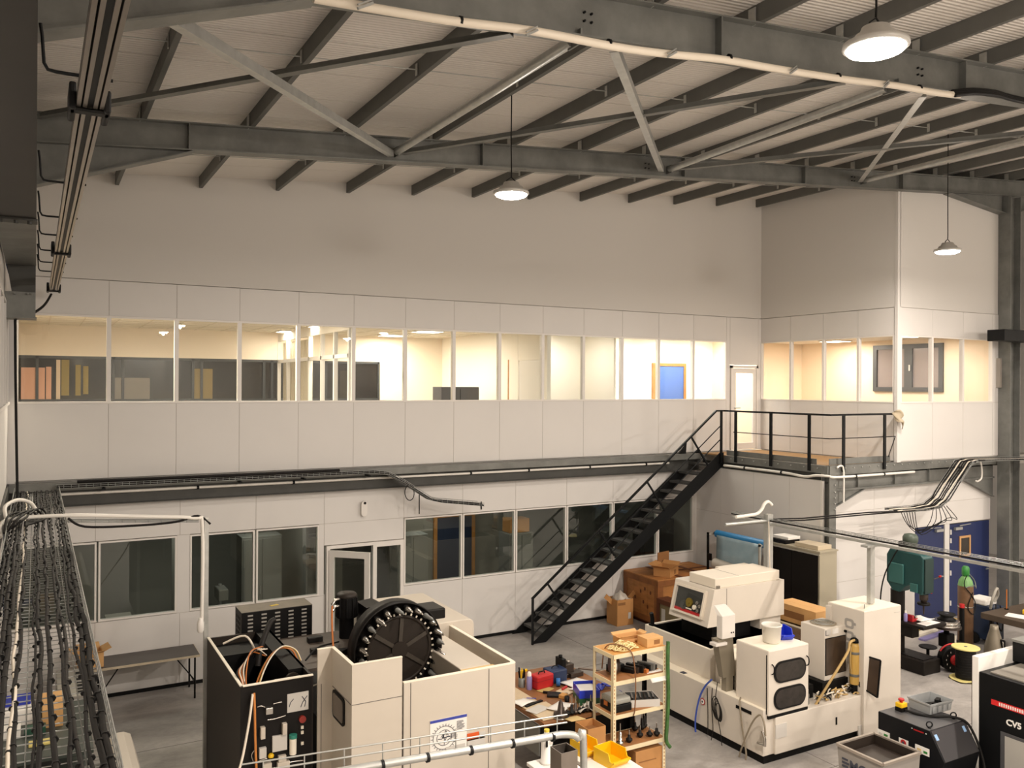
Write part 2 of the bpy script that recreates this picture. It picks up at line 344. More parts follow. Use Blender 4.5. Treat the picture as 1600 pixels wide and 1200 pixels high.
# dividers of that wall, read from the photograph
ED = [16.0, PX(1235, 600, 16.4).y, PX(1286, 600, 16.4).y, PX(1340.5, 600, 16.4).y, YC+.08]
ED.reverse(); panels(wall_mid, 'y', ED, ZM+.02, 5.02, 16.41, t=.04); panels(wall_mid, 'y', ED, 6.52, 7.12, 16.41, t=.04)
for a, b in zip(ED[:-1], ED[1:]): window('y', a, b, 5.02, 6.52, 16.41, 'glass_clear', .03)
XR = 20.15
w = MB(); w.add([(16.45, YC, 7.13), (XR, YC, 7.13), (XR, YC, zp(XR)), (16.45, YC, zp(16.4)), (16.45, YC+.06, 7.13), (XR, YC+.06, 7.13), (XR, YC+.06, zp(XR)), (16.45, YC+.06, zp(16.4))], [(0, 1, 2, 3), (7, 6, 5, 4), (0, 4, 5, 1), (1, 5, 6, 2), (2, 6, 7, 3), (3, 7, 4, 0)])
w.box(16.45, XR, YC+.02, YC+.06, ZM, 5.0); w.box(16.45, XR, YC+.02, YC+.06, 6.53, 7.13); wall_front = struct(w.build('wall_right_front', 'plaster'))
EX = [16.5, PY(1456, 600, YC).x, PY(1504, 600, YC).x, PY(1550, 600, YC).x, XR]
panels(wall_front, 'x', EX, ZM+.02, 5.02, YC, t=.02); panels(wall_front, 'x', EX, 6.52, 7.12, YC, t=.02); panels(wall_front, 'x', [EX[3], XR], 5.02, 6.52, YC, t=.02)
for a, b in zip(EX[:3], EX[1:4]): window('x', a, b, 5.02, 6.52, YC, 'glass_clear', .03)
q = MB(); q.box(16.38, 16.5, YC-.02, YC+.06, ZM, 7.13); q.box(16.388, 16.47, YC-.012, YC+.05, 7.13, zp(16.4)); struct(q.build('trim_2', 'panel'))
# lower storey under the landing
XS = 14.28
w = MB(); w.box(XS-.02, XS+.04, 12.2, 16, .06, 3.42); wall_low = struct(w.build('wall_lower_side', 'panel_joint'))
EY = [12.2]+sorted(PX(x, 760, XS-.03).y for x in (1127, 1178, 1234))+[16.0]
panels(wall_low, 'y', EY, .06, 2.35, XS-.03, t=.02); panels(wall_low, 'y', EY, 2.35, 3.42, XS-.03, t=.02)
YF = 12.2
w = MB(); w.box(XS+.04, 17.3, YF, YF+.06, .04, 3.6); w.box(17.3, XR, YF, YF+.06, 2.2, 3.6); w.box(18.4, 18.56, YF, YF+.06, .0, 2.2); wall_lf = struct(w.build('wall_lower_front', 'panel_joint'))
EF = [XS+.06]+[PY(x, 850, YF).x for x in (1434,)]
panels(wall_lf, 'x', [XS+.06, 15.9, 17.3], .06, 1.25, YF, t=.02); panels(wall_lf, 'x', [XS+.06, 15.9, 17.3], 1.25, 2.72, YF, t=.02)
panels(wall_lf, 'x', [XS+.06, 15.9, 17.3, 18.45, XR], 2.72, 3.6, YF, t=.02); panels(wall_lf, 'x', [17.3, 18.45, XR], 2.2, 2.72, YF, t=.02); panels(wall_lf, 'x', [18.38, 18.56], .02, 2.2, YF, t=.02)
def blue_door(n, x0, x1, z1, win):
    q = MB(); q.box(x0, x1, YF+.01, YF+.05, .02, z1); o = struct(q.build('door_%d' % n, 'door_navy', bevel=.004))
    h = MB()
    for z in (.3, 1.0, 1.3, 1.75, 1.95):
        if win: h.cyl((x0+.0, YF-.03, z), (x0+.0, YF-.03, z+.11), .018, 8)
    if win: h.build('hinges', 'white_frame', o)
    c = MB(); xc = (x1-.22) if not win else x0+.28
    c.cbox((xc, YF-.03, z1-.1), (.26, .06, .06)); c.bar((xc, YF-.07, z1-.03), (xc+(-.4 if not win else .45), YF-.05, z1-.02), .02, .015); c.build('door_closer', 'galv_light', o)
    c = MB(); c.cyl((x1-.1, YF, 1.02), (x1-.1, YF-.06, 1.02), .012, 8); c.bar((x1-.1, YF-.06, 1.02), (x1-.23, YF-.06, 1.02), .02, .02); c.build('door_handle', 'galv_light', o)
    if win:
        a = PY(1499, 838, YF); b = PY(1516, 868, YF); f_ = MB()
        for u in ((a.x, a.x+.05), (b.x-.05, b.x)): f_.box(u[0], u[1], YF-.015, YF+.03, b.z, a.z)
        f_.box(a.x+.05, b.x-.05, YF-.015, YF+.03, b.z, b.z+.05); f_.box(a.x+.05, b.x-.05, YF-.015, YF+.03, a.z-.05, a.z); f_.build('window_frame', mat('pale_wood', 'c99a66', .5), o)
        g = MB(); g.box(a.x+.05, b.x-.05, YF-.004, YF+.005, b.z+.05, a.z-.05); g.build('pane', mat('dark_pane', '2a241d', .1), o)
blue_door(2, 17.34, 18.37, 2.18, False); blue_door(3, 18.58, 20.14, 2.17, True)
# open glazed door of the lower storey with its side light
q = MB(); z1 = 2.25
for u in ((4.90, 4.97), (5.84, 5.92), (6.42, 6.49)): q.box(u[0], u[1], 15.95, 16.05, 0, z1)
q.box(4.97, 5.84, 15.95, 16.05, z1-.06, z1); q.box(5.92, 6.42, 15.95, 16.05, z1-.1, z1); q.box(5.92, 6.42, 15.95, 16.05, 0, .12); d4 = struct(q.build('door_4', 'white_frame'))
q = MB(); q.quad((5.92, 15.99, .12), (6.42, 15.99, .12), (6.42, 15.99, z1-.1), (5.92, 15.99, z1-.1)); q.build('pane', 'glass_dark', d4)
d5 = sroot('door_5', (4.96, 15.95, 0)); d5.rotation_euler.z = math.atan2(15.40-15.95, 5.52-4.96)
q = MB(); L = .84
for u in ((0, .1), (L-.1, L)): q.box(u[0], u[1], -.03, .03, .03, 2.17)
q.box(.1, L-.1, -.03, .03, 2.05, 2.17); q.box(.1, L-.1, -.03, .03, .03, .2); q.build('leaf_frame', 'white_frame', d5)
q = MB(); q.quad((.1, 0, .2), (L-.1, 0, .2), (L-.1, 0, 2.05), (.1, 0, 2.05)); q.build('pane', 'glass_dark', d5)
q = MB()
for z in (.25, 1.1, 1.9): q.cyl((0, .03, z), (0, .03, z+.12), .015, 8)
q.build('hinges', 'black_metal', d5)
q = MB(); q.cyl((L-.05, -.03, 1.05), (L-.05, -.08, 1.05), .01, 8); q.bar((L-.05, -.08, 1.05), (L-.18, -.08, 1.05), .02, .02); q.build('door_handle', 'galv_light', d5)
# left wall
w = MB(); w.box(XL-.1, XL-.06, -16, 16, 0, 5.0); w.box(XL-.1, XL-.06, -16, 16, 6.53, zr(XL)); wall_left = struct(w.build('wall_left', 'plaster'))
EL = [16-1.1*k for k in range(8)][::-1]
panels(wall_left, 'y', EL, ZM+.02, 5.02, XL-.05, t=.04); panels(wall_left, 'y', EL, 6.52, 7.12, XL-.05, t=.04)
for a, b in zip(EL[:-1], EL[1:]): window('y', a, b, 5.02, 6.52, XL-.05, 'glass', .04)
w = MB(); w.box(XL-.1, XL-.06, -16, EL[0], 5.0, 6.53); w.build('wall_infill', 'plaster', wall_left)
q = MB(); q.box(XL-.06, XL+.02, 8, 16, 3.36, 3.73); struct(q.build('trim_3', 'steel_dark'))
# the parts of the hall behind and beside us
w = MB(); w.box(-6, 28, -16.1, -16, 0, 12); struct(w.build('wall_behind', 'plaster'))
w = MB(); w.box(27, 27.1, -16, 22, 0, 12); struct(w.build('wall_right', 'plaster'))
q = MB(); q.box(XL-.08, XL+.1, 15.9, 15.985, ZM, 7.13); struct(q.build('trim_6', 'panel'))
# ---------------------------------------------------------------- roof
roof = sroot('ceiling')
for k in range(32):
    y1 = 16-k*1.0+.0; y0 = y1-.978; q = MB()
    q.add([(-6, y0, zr(-6)), (27, y0, zr(27)), (27, y1, zr(27)), (-6, y1, zr(-6)), (-6, y0, zr(-6)+.06), (27, y0, zr(27)+.06), (27, y1, zr(27)+.06), (-6, y1, zr(-6)+.06)], [(0, 1, 2, 3), (7, 6, 5, 4), (0, 4, 5, 1), (1, 5, 6, 2), (2, 6, 7, 3), (3, 7, 4, 0)])
    q.build('roof_sheet', 'roof', roof)
q = MB(); q.add([(-6, -16, zr(-6)+.07), (27, -16, zr(27)+.07), (27, 22, zr(27)+.07), (-6, 22, zr(-6)+.07)], [(0, 1, 2, 3)]); q.build('roof_backing', 'steel_dark', roof)
RAFT = (11.9, 6.6, 1.3)
for k in range(-1, 19):
    x = 1.17+1.365*k; zb, zt = zp(x), zr(x)
    q = MB(); q.sect((x, -6, zb), (x, 15.99 if x < 16.3 else 15, zb), [(0, 0), (0, .2), (.06, .2), (.06, .19), (.012, .19), (.012, .012), (.06, .012), (.06, 0)], up=(0, 0, 1))
    q.build('purlin', 'purlin', roof)
    c = MB()
    for y in RAFT: c.box(x-.02, x-.008, y-.05, y+.05, zb-.02, zb+.17)
    for y in (9.25, 13.95, 3.9): c.box(x-.014, x-.004, y-.025, y+.025, zb+.02, zb+.16)
    c.build('cleat', 'galv_light', roof)
    if k < 18:
        s_ = MB()
        for y in (9.25, 13.95, 3.9): s_.cyl((x, y, zb+.09), (x+1.365, y, zp(x+1.365)+.09), .008, 5)
        s_.build('sag_rod', 'galv_light', roof)
def rafter(y, depth, label, lbot):
    t = thing('roof_rafter', label, 'rafter', (XL, y, zp(XL)))
    w_ = .2; q = MB(); x0, x1 = XL, 26.9
    def zb(x): return zp(x)-depth
    q.ibeam((x0, y, zp(x0)-depth/2), (x1, y, zp(x1)-depth/2), w_, depth, .016, .01); q.build('beam', 'galv', t, local=False)
    # haunch at the left
    xh = lbot; q = MB(); q.prism([(x0, zb(x0)), (xh, zb(xh)), (x0, zb(x0)-.62)], 'y', y-.005, y+.005); q.bar((x0, y, zb(x0)-.62), (xh, y, zb(xh)-.01), w_, .016, up=(0, 0, 1)); q.build('haunch', 'galv', t, local=False)
    for a in (20.08,):
        q = MB(); q.prism([(a, zb(a)), (a-2.1, zb(a-2.1)), (a, zb(a)-.42)], 'y', y-.005, y+.005); q.bar((a, y, zb(a)-.42), (a-2.1, y, zb(a-2.1)-.01), w_, .016); q.build('haunch', 'galv', t, local=False)
        q = MB(); q.prism([(a+.4, zb(a+.4)), (a+2.5, zb(a+2.5)), (a+.4, zb(a+.4)-.42)], 'y', y-.005, y+.005); q.bar((a+.4, y, zb(a+.4)-.42), (a+2.5, y, zb(a+2.5)-.01), w_, .016)
        q.build('haunch', 'galv', t, local=False)
    for x in (1.75, 6.1, 10.2, 13.3, 16.3):
        q = MB(); q.box(x-.008, x+.008, y-w_/2, y+w_/2, zb(x)+.015, zp(x)-.015); q.build('stiffener', 'galv', t, local=False)
    q = MB()
    for x in (4.5, 9.4, 14.8):
        for dx in (-.04, .04):
            for dz in (-.04, .04): q.cyl((x+dx, y-.03, zp(x)-depth/2+dz), (x+dx, y+.03, zp(x)-depth/2+dz), .012, 6)
    stuff(q.build('bolts', 'black_metal', t, local=False))
    return t
rafter(11.9, .37, 'galvanised steel rafter nearer the office wall, with bracing tubes meeting on it', 1.8)
rafter(6.6, .43, 'galvanised steel rafter at the top right that carries a white cable bundle', 1.9)
# bracing between the two rafters
def strut(x0, z0, x1, z1, lb, y0=11.8, y1=6.7):
    t = thing('bracing_tube', lb, 'tube', (x0, y0, z0)); q = MB(); q.cyl((x0, y0, z0), (x1, y1, z1), .055, 14); q.build('tube', 'galv_light', t, local=False)
    MB().cbox((x0, y0+.05, z0), (.02, .22, .14)).build('end_plate', 'galv', t, local=False); MB().cbox((x1, y1-.05, z1), (.02, .22, .14)).build('end_plate', 'galv', t, local=False)
strut(4.66, 8.83, 4.40, 8.62, 'galvanised round bracing tube nearest the left, above the first hanging lamp')
strut(9.85, 9.24, 8.95, 8.98, 'galvanised round bracing tube in the middle of the roof')
strut(15.05, 9.68, 14.0, 9.4, 'galvanised round bracing tube farthest right, behind the last lamp cord')
def diag(p, q_, lb, m='galv', dn=0):
    t = tag(MB().sect(p, q_, [(-.045, -.04), (.045, -.04), (.045, -.032), (-.037, -.032), (-.037, .05), (-.045, .05)]).build('bracing_angle', m, loc=p), lb, 'brace')
diag((4.56, 11.8, 8.78), (.82, 6.65, 8.06), 'bright diagonal angle bar crossing the left roof bay from upper left', 'galv_light')
diag((.0, 11.8, 8.62), (3.7, 6.62, 8.54), 'dark diagonal angle bar crossing the left roof bay from lower left', 'galv')
diag((9.65, 11.8, 9.2), (4.85, 6.65, 8.63), 'bright steep diagonal angle bar in the middle roof bay', 'galv_light')
diag((4.75, 11.8, 8.84), (8.1, 6.62, 8.9), 'long dark diagonal angle bar in the middle roof bay', 'galv')
diag((14.9, 11.8, 9.66), (9.55, 6.65, 9.0), 'thin steep diagonal angle bar in the right roof bay', 'galv_light')
diag((9.9, 11.8, 9.26), (14.2, 6.65, 9.36), 'long dark diagonal angle bar in the right roof bay', 'galv')
# right column of the frame
t = thing('steel_column', 'dark galvanised H-section steel column at the right edge of the hall', 'column', (20.35, 11.85, 0))
zt = zp(20.3)-.4
for x in (20.12, 20.52): MB().box(x-.01, x+.01, 11.7, 12.0, 0, zt).build('flange', 'galv', t, local=False)
q = MB(); q.box(20.13, 20.51, 11.844, 11.856, 0, zt); q.build('web', 'galv', t, local=False)
q = MB(); q.box(20.1, 20.56, 11.68, 12.02, 0, .02); q.build('base_plate', 'galv', t, local=False)
t = MB(); a = PY(1553, 515, 11.5); b = PY(1560, 533, 11.5); t.box(a.x, a.x+1.9, 11.25, 11.66, b.z, a.z); tag(t.build('overhead_duct', 'black_metal', loc=(a.x+.9, 11.45, b.z), bevel=.01), 'black box section beam end sticking out before the right column', 'beam')
t = MB(); q = PY(1370*0+1561, 560, 11.99); t.box(q.x-.12, q.x+.1, 11.9, 11.99, q.z-.7, q.z); tag(t.build('junction_box', mat('grey_box', '9a938a', .5), loc=(q.x, 11.95, q.z-.7)), 'plain grey box fixed to the wall under the black beam end', 'box')
# ---------------------------------------------------------------- crane runway beam, left
t = thing('runway_beam', 'dark crane runway beam along the left wall with chalk marks underneath', 'beam', (-.18, 0, 7.04))
q = MB(); q.box(-.37, 0, -2, 10.0, 7.04, 7.065); q.box(-.2, -.18, -2, 10, 7.065, 7.65); q.box(-.37, 0, -2, 10, 7.65, 7.68); q.box(-.372, -.36, -2, 10, 7.04, 7.2); q.build('near_span', mat('runway', '3a3836', spec=.22, rough=.5, metal=.2, noise=.12, scale=2), t, local=False)
q = MB(); q.box(-.37, 0, 10.02, 13.9, 7.04, 7.065); q.box(-.2, -.18, 10.02, 13.9, 7.065, 7.65); q.box(-.37, 0, 10.02, 13.9, 7.65, 7.68); q.build('far_span', 'galv', t, local=False)
q = MB(); q.box(-.38, .01, 9.9, 10.12, 7.015, 7.038)
for x in (-.32, -.18, -.06): q.cyl((x, 9.95, 6.985), (x, 9.95, 7.02), .022, 8)
q.build('splice_plate', 'steel_dark', t, local=False)
q = MB(); z0, z1 = PY(30, 495, 13.9).z, PY(30, 456, 13.9).z
q.box(-.38, -.005, 13.86, 14.3, z0, z1); q.box(-.38, .01, 13.84, 14.3, z0-.02, z0)
for x in (-.26, -.1, -.05): q.cyl((x, 13.85, z1-.03), (x, 13.8, z1-.03), .014, 6)
q.build('corbel', 'galv', t, local=False)
q = MB(); q.prism([(-.3, z1), (-.005, z1), (-.005, 7.04), (-.36, 7.04)], 'y', 13.9, 14.25); q.build('gusset', 'steel_dark', t, local=False)
# conductor rail with its brackets
BX, BZ = .245, 6.86
t = thing('conductor_rail', 'long black and silver conductor rail hung below the crane beam at left', 'rail', (BX, 0, BZ))
q = MB(); 
for dx in (-.055, -.025, .025, .055): q.box(BX+dx-.01, BX+dx+.01, -1, 15.4, BZ-.03, BZ+.03)
q.build('rail_profile', mat('alu_profile', '9b938a', .3, .8), t, local=False)
q = MB(); q.box(BX-.015, BX+.015, -1, 15.4, BZ-.02, BZ+.02); q.box(BX-.065, BX+.065, -1, 15.4, BZ+.03, BZ+.04); q.build('conductor_slot', 'black_plastic', t, local=False)
for y in (5.15, 10.9, 15.35):
    q = MB(); q.box(BX-.1, BX-.065, y-.16, y+.12, BZ-.05, BZ+.09); q.box(BX+.065, BX+.1, y-.16, y+.12, BZ-.05, BZ+.07); q.box(BX-.1, BX+.1, y-.13, y-.05, BZ-.05, BZ-.03); q.build('clamp', 'black_plastic', t, local=False, bevel=.012)
for i, y in enumerate((2.4, 4.75, 7.35, 8.9, 10.0, 11.2, 12.3, 13.3)):
    MB().tube([(.012, y, 7.13), (.02, y, 7.07), (.028, y, BZ+.08), (.045, y, BZ+.05), (.08, y, BZ+.045), (BX+.09, y, BZ+.045)], .009, 6).build('hook', 'black_metal', t, local=False)
q = [PY(80, 460, 15.4), PY(68, 478, 15.0), PY(45, 493, 14.6), PY(26, 497, 14.2), PY(24, 520, 14.2), PY(25, 640, 14.2), PY(27, 760, 14.3), PY(29, 830, 14.0)]
tag(MB().tube(spline(q, 5), .02, 6).build('drop_cable', 'rubber', loc=q[0]), 'black feed cable drooping from the conductor rail and dropping down the left wall', 'cable')
# ---------------------------------------------------------------- hanging lamps
def lamp(x, y, label, z=7.91, k=1.0):
    t = thing('high_bay_lamp', label, 'lamp', (x, y, z)); top = zr(x)-z
    q = MB(); q.tube([(0, 0, .22), (.004, 0, .3), (-.004, .0, top*.5), (0, 0, top)], .009, 5); q.build('cord', 'rubber', t)
    q = MB(); q.tube([(-.1, 0, .07), (-.07, 0, .17), (0, 0, .22), (.07, 0, .17), (.1, 0, .07)], .008, 5); q.build('hanger', 'black_metal', t)
    q = MB(); q.lathe([(.05, .16), (.1, .15), (.12, .1), (.15, .09), (.17, .05), (.235, .03), (.24, .0), (.225, -.012), (.21, -.012)], 28); q.build('housing', 'lamp_shell', t)
    q = MB(); q.lathe([(.215, -.008), (.2, -.03), (.15, -.05), (.001, -.06)], 28); q.build('diffuser', 'lamp_glow', t)
    l = bpy.data.lights.new('lamp_light', 'AREA'); l.shape = 'DISK'; l.size = .4; l.energy = LAMP_W*k; l.color = LAMP_COL
    lo = bpy.data.objects.new('lamp_light', l); COL.objects.link(lo); lo.parent = t; lo.location = (0, 0, -.065)
    p = bpy.data.lights.new('lamp_fill_light', 'POINT'); p.energy = LAMP_P*k; p.color = LAMP_COL; p.shadow_soft_size = .05      # added point fill that lifts the upper walls and roof
    po = bpy.data.objects.new('lamp_fill_light', p); COL.objects.link(po); po.parent = t; po.location = (0, 0, -.125)
    return t
lamp(5.49, 9.81, 'white high-bay lamp hanging before the plain back wall, mid picture', k=.3)
lamp(14.78, 9.77, 'white high-bay lamp with bent bracket hanging at the far right', k=.5)
lamp(5.46, 4.19, 'large bright high-bay lamp close to us at the top right', k=.95)
for x, y, w_ in ((14.78, 4.19, 'over the hall right of the near rafter'), (5.46, -1.4, 'just behind us, first row'), (14.78, -1.4, 'behind us to the right, first row'), (23.9, 4.19, 'far right beyond the steel column'), (5.46, -7, 'behind us, second row'), (14.78, -7, 'behind us to the right, second row'), (5.46, -12.6, 'behind us, third row'), (14.78, -12.6, 'behind us to the right, third row'), (23.9, -1.4, 'at the far right behind us')): lamp(x, y, 'high-bay lamp out of the picture, '+w_, k=1.25)
# white cable bundle along the near rafter
P = [PY(x, y, 6.48) for x, y in ((490, -3), (560, 9), (700, 32), (830, 48), (960, 73), (1040, 84), (1130, 93), (1210, 107), (1320, 124), (1400, 134), (1470, 146), (1500, 148))]
t = thing('cable_bundle', 'white cable bundle tied along the bottom flange of the upper rafter', 'cables', P[0])
MB().tube(spline(P, 4), .04, 8).build('white_cables', mat('cable_white', 'e3d9c8', .5), t, local=False)
for x, y in ((571, 8), (831, 50), (1050, 84), (1240, 110), (1385, 132)): q = MB(); p = PY(x, y, 6.42); q.bar(p+Vector((-.07, -.02, -.05)), p+Vector((.07, .02, .04)), .02, .02); q.bar(p+Vector((-.07, -.02, -.02)), p+Vector((.07, .02, .07)), .012, .012); q.build('clip', 'galv_light', t, local=False)
for x, y in ((719, 33), (951, 68), (1139, 91), (1309, 120), (1436, 138)): p = PY(x, y, 6.48); MB().cyl(p+Vector((-.012, 0, 0)), p+Vector((.012, 0, 0)), .045, 8).build('tie', 'black_plastic', t, local=False)
P = [PY(x, y, 6.46) for x, y in ((1490, 146), (1520, 143), (1555, 146), (1580, 153), (1640, 166))]
q = MB(); 
for dz in (-.03, 0, .03): q.tube(spline([p+Vector((0, dz*.6, dz)) for p in P], 4), .025, 7)
q.build('black_sleeve', 'rubber', t, local=False)
# ---------------------------------------------------------------- rooms behind the glass
def slab(name, m, *b): return struct(MB().box(*b).build(name, m))
slab('floor', 'office_floor', XL, 22, 16.1, 23, 3.5, 3.72); slab('floor', 'office_floor', 16.5, 22, 12.1, 16.1, 3.5, 3.72)
slab('ceiling', 'office_ceiling', XL, 22, 16.1, 23, 6.67, 6.75); slab('ceiling', 'office_ceiling', 16.5, 22, 12.1, 16.1, 6.67, 6.75)
g = MB()
for k in range(10): g.box(XL, 10, 16.4+.6*k, 16.42+.6*k, 6.664, 6.67)
for k in range(17): g.box(XL+.62*k, XL+.62*k+.02, 16.1, 21.7, 6.664, 6.67)
struct(g.build('trim_4', mat('grid', 'cfc5b2', .6)))
# left office: end wall with a dark window band, glazed partition, side wall
YO = 21.7
q = MB(); q.box(XL-.1, 10, YO, YO+.1, 5.98, 6.67); q.box(XL-.1, 10, YO, YO+.1, 3.72, 4.9); q.box(8.1, 10, YO, YO+.1, 4.9, 5.98); wo = struct(q.build('wall_office_end', mat('office_dim', 'e8dccb', .7)))
q = MB(); q.box(XL-.1, 8.1, YO+.04, YO+.06, 4.9, 5.98); q.build('dark_glass', mat('night_pane', '191411', .12), wo)
q = MB()
for x in (.0, 1.55, 1.75, 3.3, 3.5, 5.0, 5.2, 6.6, 7.3, 8.05): q.box(x, x+.06, YO, YO+.05, 4.9, 5.98)
q.box(XL, 8.1, YO, YO+.05, 5.92, 5.98); q.box(XL, 8.1, YO-.01, YO+.05, 4.95, 5.0); q.build('window_bars', 'dark_frame', wo)
for x0_, y0_, x1_, y1_, m_, n_ in ((33, 574, 70, 625, mat('salmon', 'c99a80', .7), 'blind_panel'), (72, 573, 80, 625, 'salmon', 'blind_panel'), (88, 562, 94, 626, mat('pale_strip', 'cbb79d', .7), 'blind_strip'), (96, 562, 108, 618, mat('curtain', '8a7a4c', .8), 'curtain'), (118, 570, 126, 618, 'curtain', 'curtain'), (130, 572, 138, 616, 'curtain', 'curtain'), (176, 590, 234, 624, mat('reflected_floor', '6d665c', .4), 'floor_reflection'), (300, 576, 332, 624, mat('yellow_panel', '7d6c44', .7), 'blind_panel')):  # the grey plate paints a floor reflection into the dark window band
    a_, c_ = PY(x0_, y0_, YO+.03), PY(x1_, y1_, YO+.03); MB().box(a_.x, c_.x, YO+.025, YO+.038, c_.z, a_.z).build(n_, m_, wo)
slab('wall_office_left', 'office_dim', XL-.1, XL-.02, 16.1, YO, 3.72, 6.67)
PXX = 5.4
pw = struct(MB().box(PXX-.03, PXX+.03, 16.1, YO, 6.45, 6.67).build('wall_partition', 'office_wall'))
ys = [16.12, 17.05, 17.95, 18.9, 19.9, 20.8, YO]
q = MB()
for y in ys: q.box(PXX-.04, PXX+.04, y-.04, y+.04, 3.72, 6.45)
q.box(PXX-.04, PXX+.04, 16.1, YO, 5.9, 5.98); q.box(PXX-.04, PXX+.04, 17.95, YO, 4.7, 4.76); q.build('partition_frame', 'white_frame', pw)
for a, b in zip(ys[:-1], ys[1:]):
    q = MB(); q.quad((PXX, a+.04, 5.98), (PXX, b-.04, 5.98), (PXX, b-.04, 6.45), (PXX, a+.04, 6.45)); q.quad((PXX, a+.04, 3.8), (PXX, b-.04, 3.8), (PXX, b-.04, 5.9), (PXX, a+.04, 5.9)); q.build('pane', 'glass_clear', pw)
q = MB()
for k in range(26):
    y = 18.95+.1*k; q.box(PXX+.06, PXX+.075, y, y+.075, 3.8, 6.4)
q.build('blind_slats', mat('blind', 'cdc2a8', .7), pw)
slab('wall_office_side', 'office_wall', 9.95, 10.05, 17.4, YO, 3.72, 6.67)
slab('wall_office_side', 'office_wall', 9.95, 10.05, 16.1, 16.35, 3.72, 6.67)
dd = struct(MB().box(9.96, 10.02, 16.4, 17.35, 3.72, 5.95).build('door_6', 'white_frame')); MB().bar((9.93, 16.5, 4.78), (9.93, 16.65, 4.78), .02, .02).build('door_handle', 'galv_light', dd)
slab('wall_office_side', 'office_wall', 9.952, 10.048, 16.352, 17.398, 5.952, 6.668)
# corridor with two blue doors
YK = 17.9
cw = slab('wall_corridor', 'office_wall', 10.05, 16.5, YK, YK+.1, 3.72, 6.67)
def office_door(n, pxl, pxr, pyt, m):
    a, b = PY(pxl, pyt, YK-.02), PY(pxr, pyt, YK-.02); o = struct(MB().box(a.x+.07, b.x-.07, YK-.04, YK-.005, 3.73, a.z-.07).build('door_%d' % n, m))
    q = MB(); q.box(a.x, a.x+.08, YK-.06, YK-.003, 3.72, a.z); q.box(b.x-.08, b.x, YK-.06, YK-.003, 3.72, a.z); q.box(a.x+.08, b.x-.08, YK-.06, YK-.003, a.z-.08, a.z); q.build('door_frame', 'wood_frame', o)
office_door(7, 794, 847, 562, mat('door_slate', '34446a', .5)); office_door(8, 1019, 1071, 567, mat('door_bright', '4a6bb0', .5))
slab('wall_corridor_side', 'office_wall', 12.15, 12.21, 16.6, YK, 3.72, 6.67)
t = MB(); p = PY(1118, 582, YK-.01); t.box(p.x-.05, p.x+.06, YK-.02, YK-.002, p.z-.14, p.z+.14); o = t.build('fire_notice', 'white_frame', loc=(p.x, YK-.01, p.z)); tag(o, 'small red and white fire notice on the corridor wall', 'sign')
MB().box(p.x-.04, p.x+.05, YK-.024, YK-.0205, p.z, p.z+.12).build('red_field', mat('red_sign', 'c8302c', .5), o, local=False); MB().box(p.x-.04, p.x+.05, YK-.024, YK-.0205, p.z-.12, p.z-.06).build('red_field', 'red_sign', o, local=False)
# warm room at the right
slab('wall_room_end', 'office_wall_warm', 16.5, 20.6, 18.4, 18.5, 3.72, 6.67)
rw = slab('wall_room_side', 'office_wall_warm', 20.6, 20.7, 12.06, 18.4, 3.72, 6.67)
slab('wall_room_left', 'office_wall_warm', 16.5, 16.56, 16.1, 18.4, 3.72, 6.67)
ya, yb = PX(1366, 580, 20.6).y, PX(1475, 580, 20.6).y; za, zb_ = PX(1420, 538, 20.6).z, PX(1420, 612, 20.6).z; ym = (ya+yb)/2-.05
q = MB(); xx = 20.54
for y0, y1 in ((ya, ym), (ym, yb)):
    for u in ((y0, y0-.12), (y1+.12, y1)): q.box(xx, 20.6, u[1], u[0], zb_, za)
    q.box(xx, 20.6, y1+.12, y0-.12, za-.12, za); q.box(xx, 20.6, y1+.12, y0-.12, zb_, zb_+.12)
o = struct(q.build('window_%d' % (nwin[0]+1), mat('slate_frame', '4c5054', .4)))
for y0, y1 in ((ya, ym), (ym, yb)): MB().box(20.58, 20.595, y1+.12, y0-.12, zb_+.12, za-.12).build('pane', mat('grey_pane', '8d8686', .15), o)
MB().cyl((xx-.03, ym-.06, (za+zb_)/2-.08), (xx-.03, ym-.06, (za+zb_)/2+.08), .02, 8).build('window_handle', 'white_frame', o)
p = PY(1319, 608, 18.39); t = MB(); t.box(p.x-.06, p.x+.06, 18.37, 18.41, p.z-.1, p.z+.1); tag(t.build('thermostat', 'white_frame', loc=tuple(p)), 'small white thermostat on the warm room wall, seen through glass', 'thermostat')
# ceiling light panels of the offices
def led(x, y, label, power, col=(1, .93, .82), glow='led_glow', grp=None):
    t = thing('ceiling_light_panel', label, 'light', (x, y, 6.64), 0, grp)
    q = MB(); q.box(-.32, .32, -.32, .32, 0, .028); q.build('frame', 'white_frame', t)
    q = MB(); q.box(-.29, .29, -.29, .29, -.004, -.001); q.build('diffuser', glow, t)
    l = bpy.data.lights.new('panel_light', 'AREA'); l.shape = 'SQUARE'; l.size = .58; l.energy = power; l.color = col
    lo = bpy.data.objects.new('panel_light', l); COL.objects.link(lo); lo.parent = t; lo.location = (0, 0, -.02); return t
WARM = (1, .87, .72)
for i, ((px, py), w_) in enumerate((((455, 519), 10), ((508, 511), 10), ((614, 525), 14), ((668, 519), 14))):
    p = PZ(px, py, 6.64); led(min(p.x, 9.4), p.y, ('square ceiling light panel behind the fourth pane from left', 'square ceiling light panel nearest the glass in the left office', 'square ceiling light panel behind the sixth pane from left', 'square ceiling light panel behind the seventh pane from left')[i], w_*ROOM_W, (1, .88, .72))
for x, y, w_, l in ((1.2, 16.7, 27, 'added fill light panel hidden above the far left office'), (3.6, 16.7, 27, 'added fill light panel hidden in the left office nearer its glazed partition')): led(x, y, l, w_*ROOM_W, (1, .87, .7))  # two unseen panels added to brighten the left office
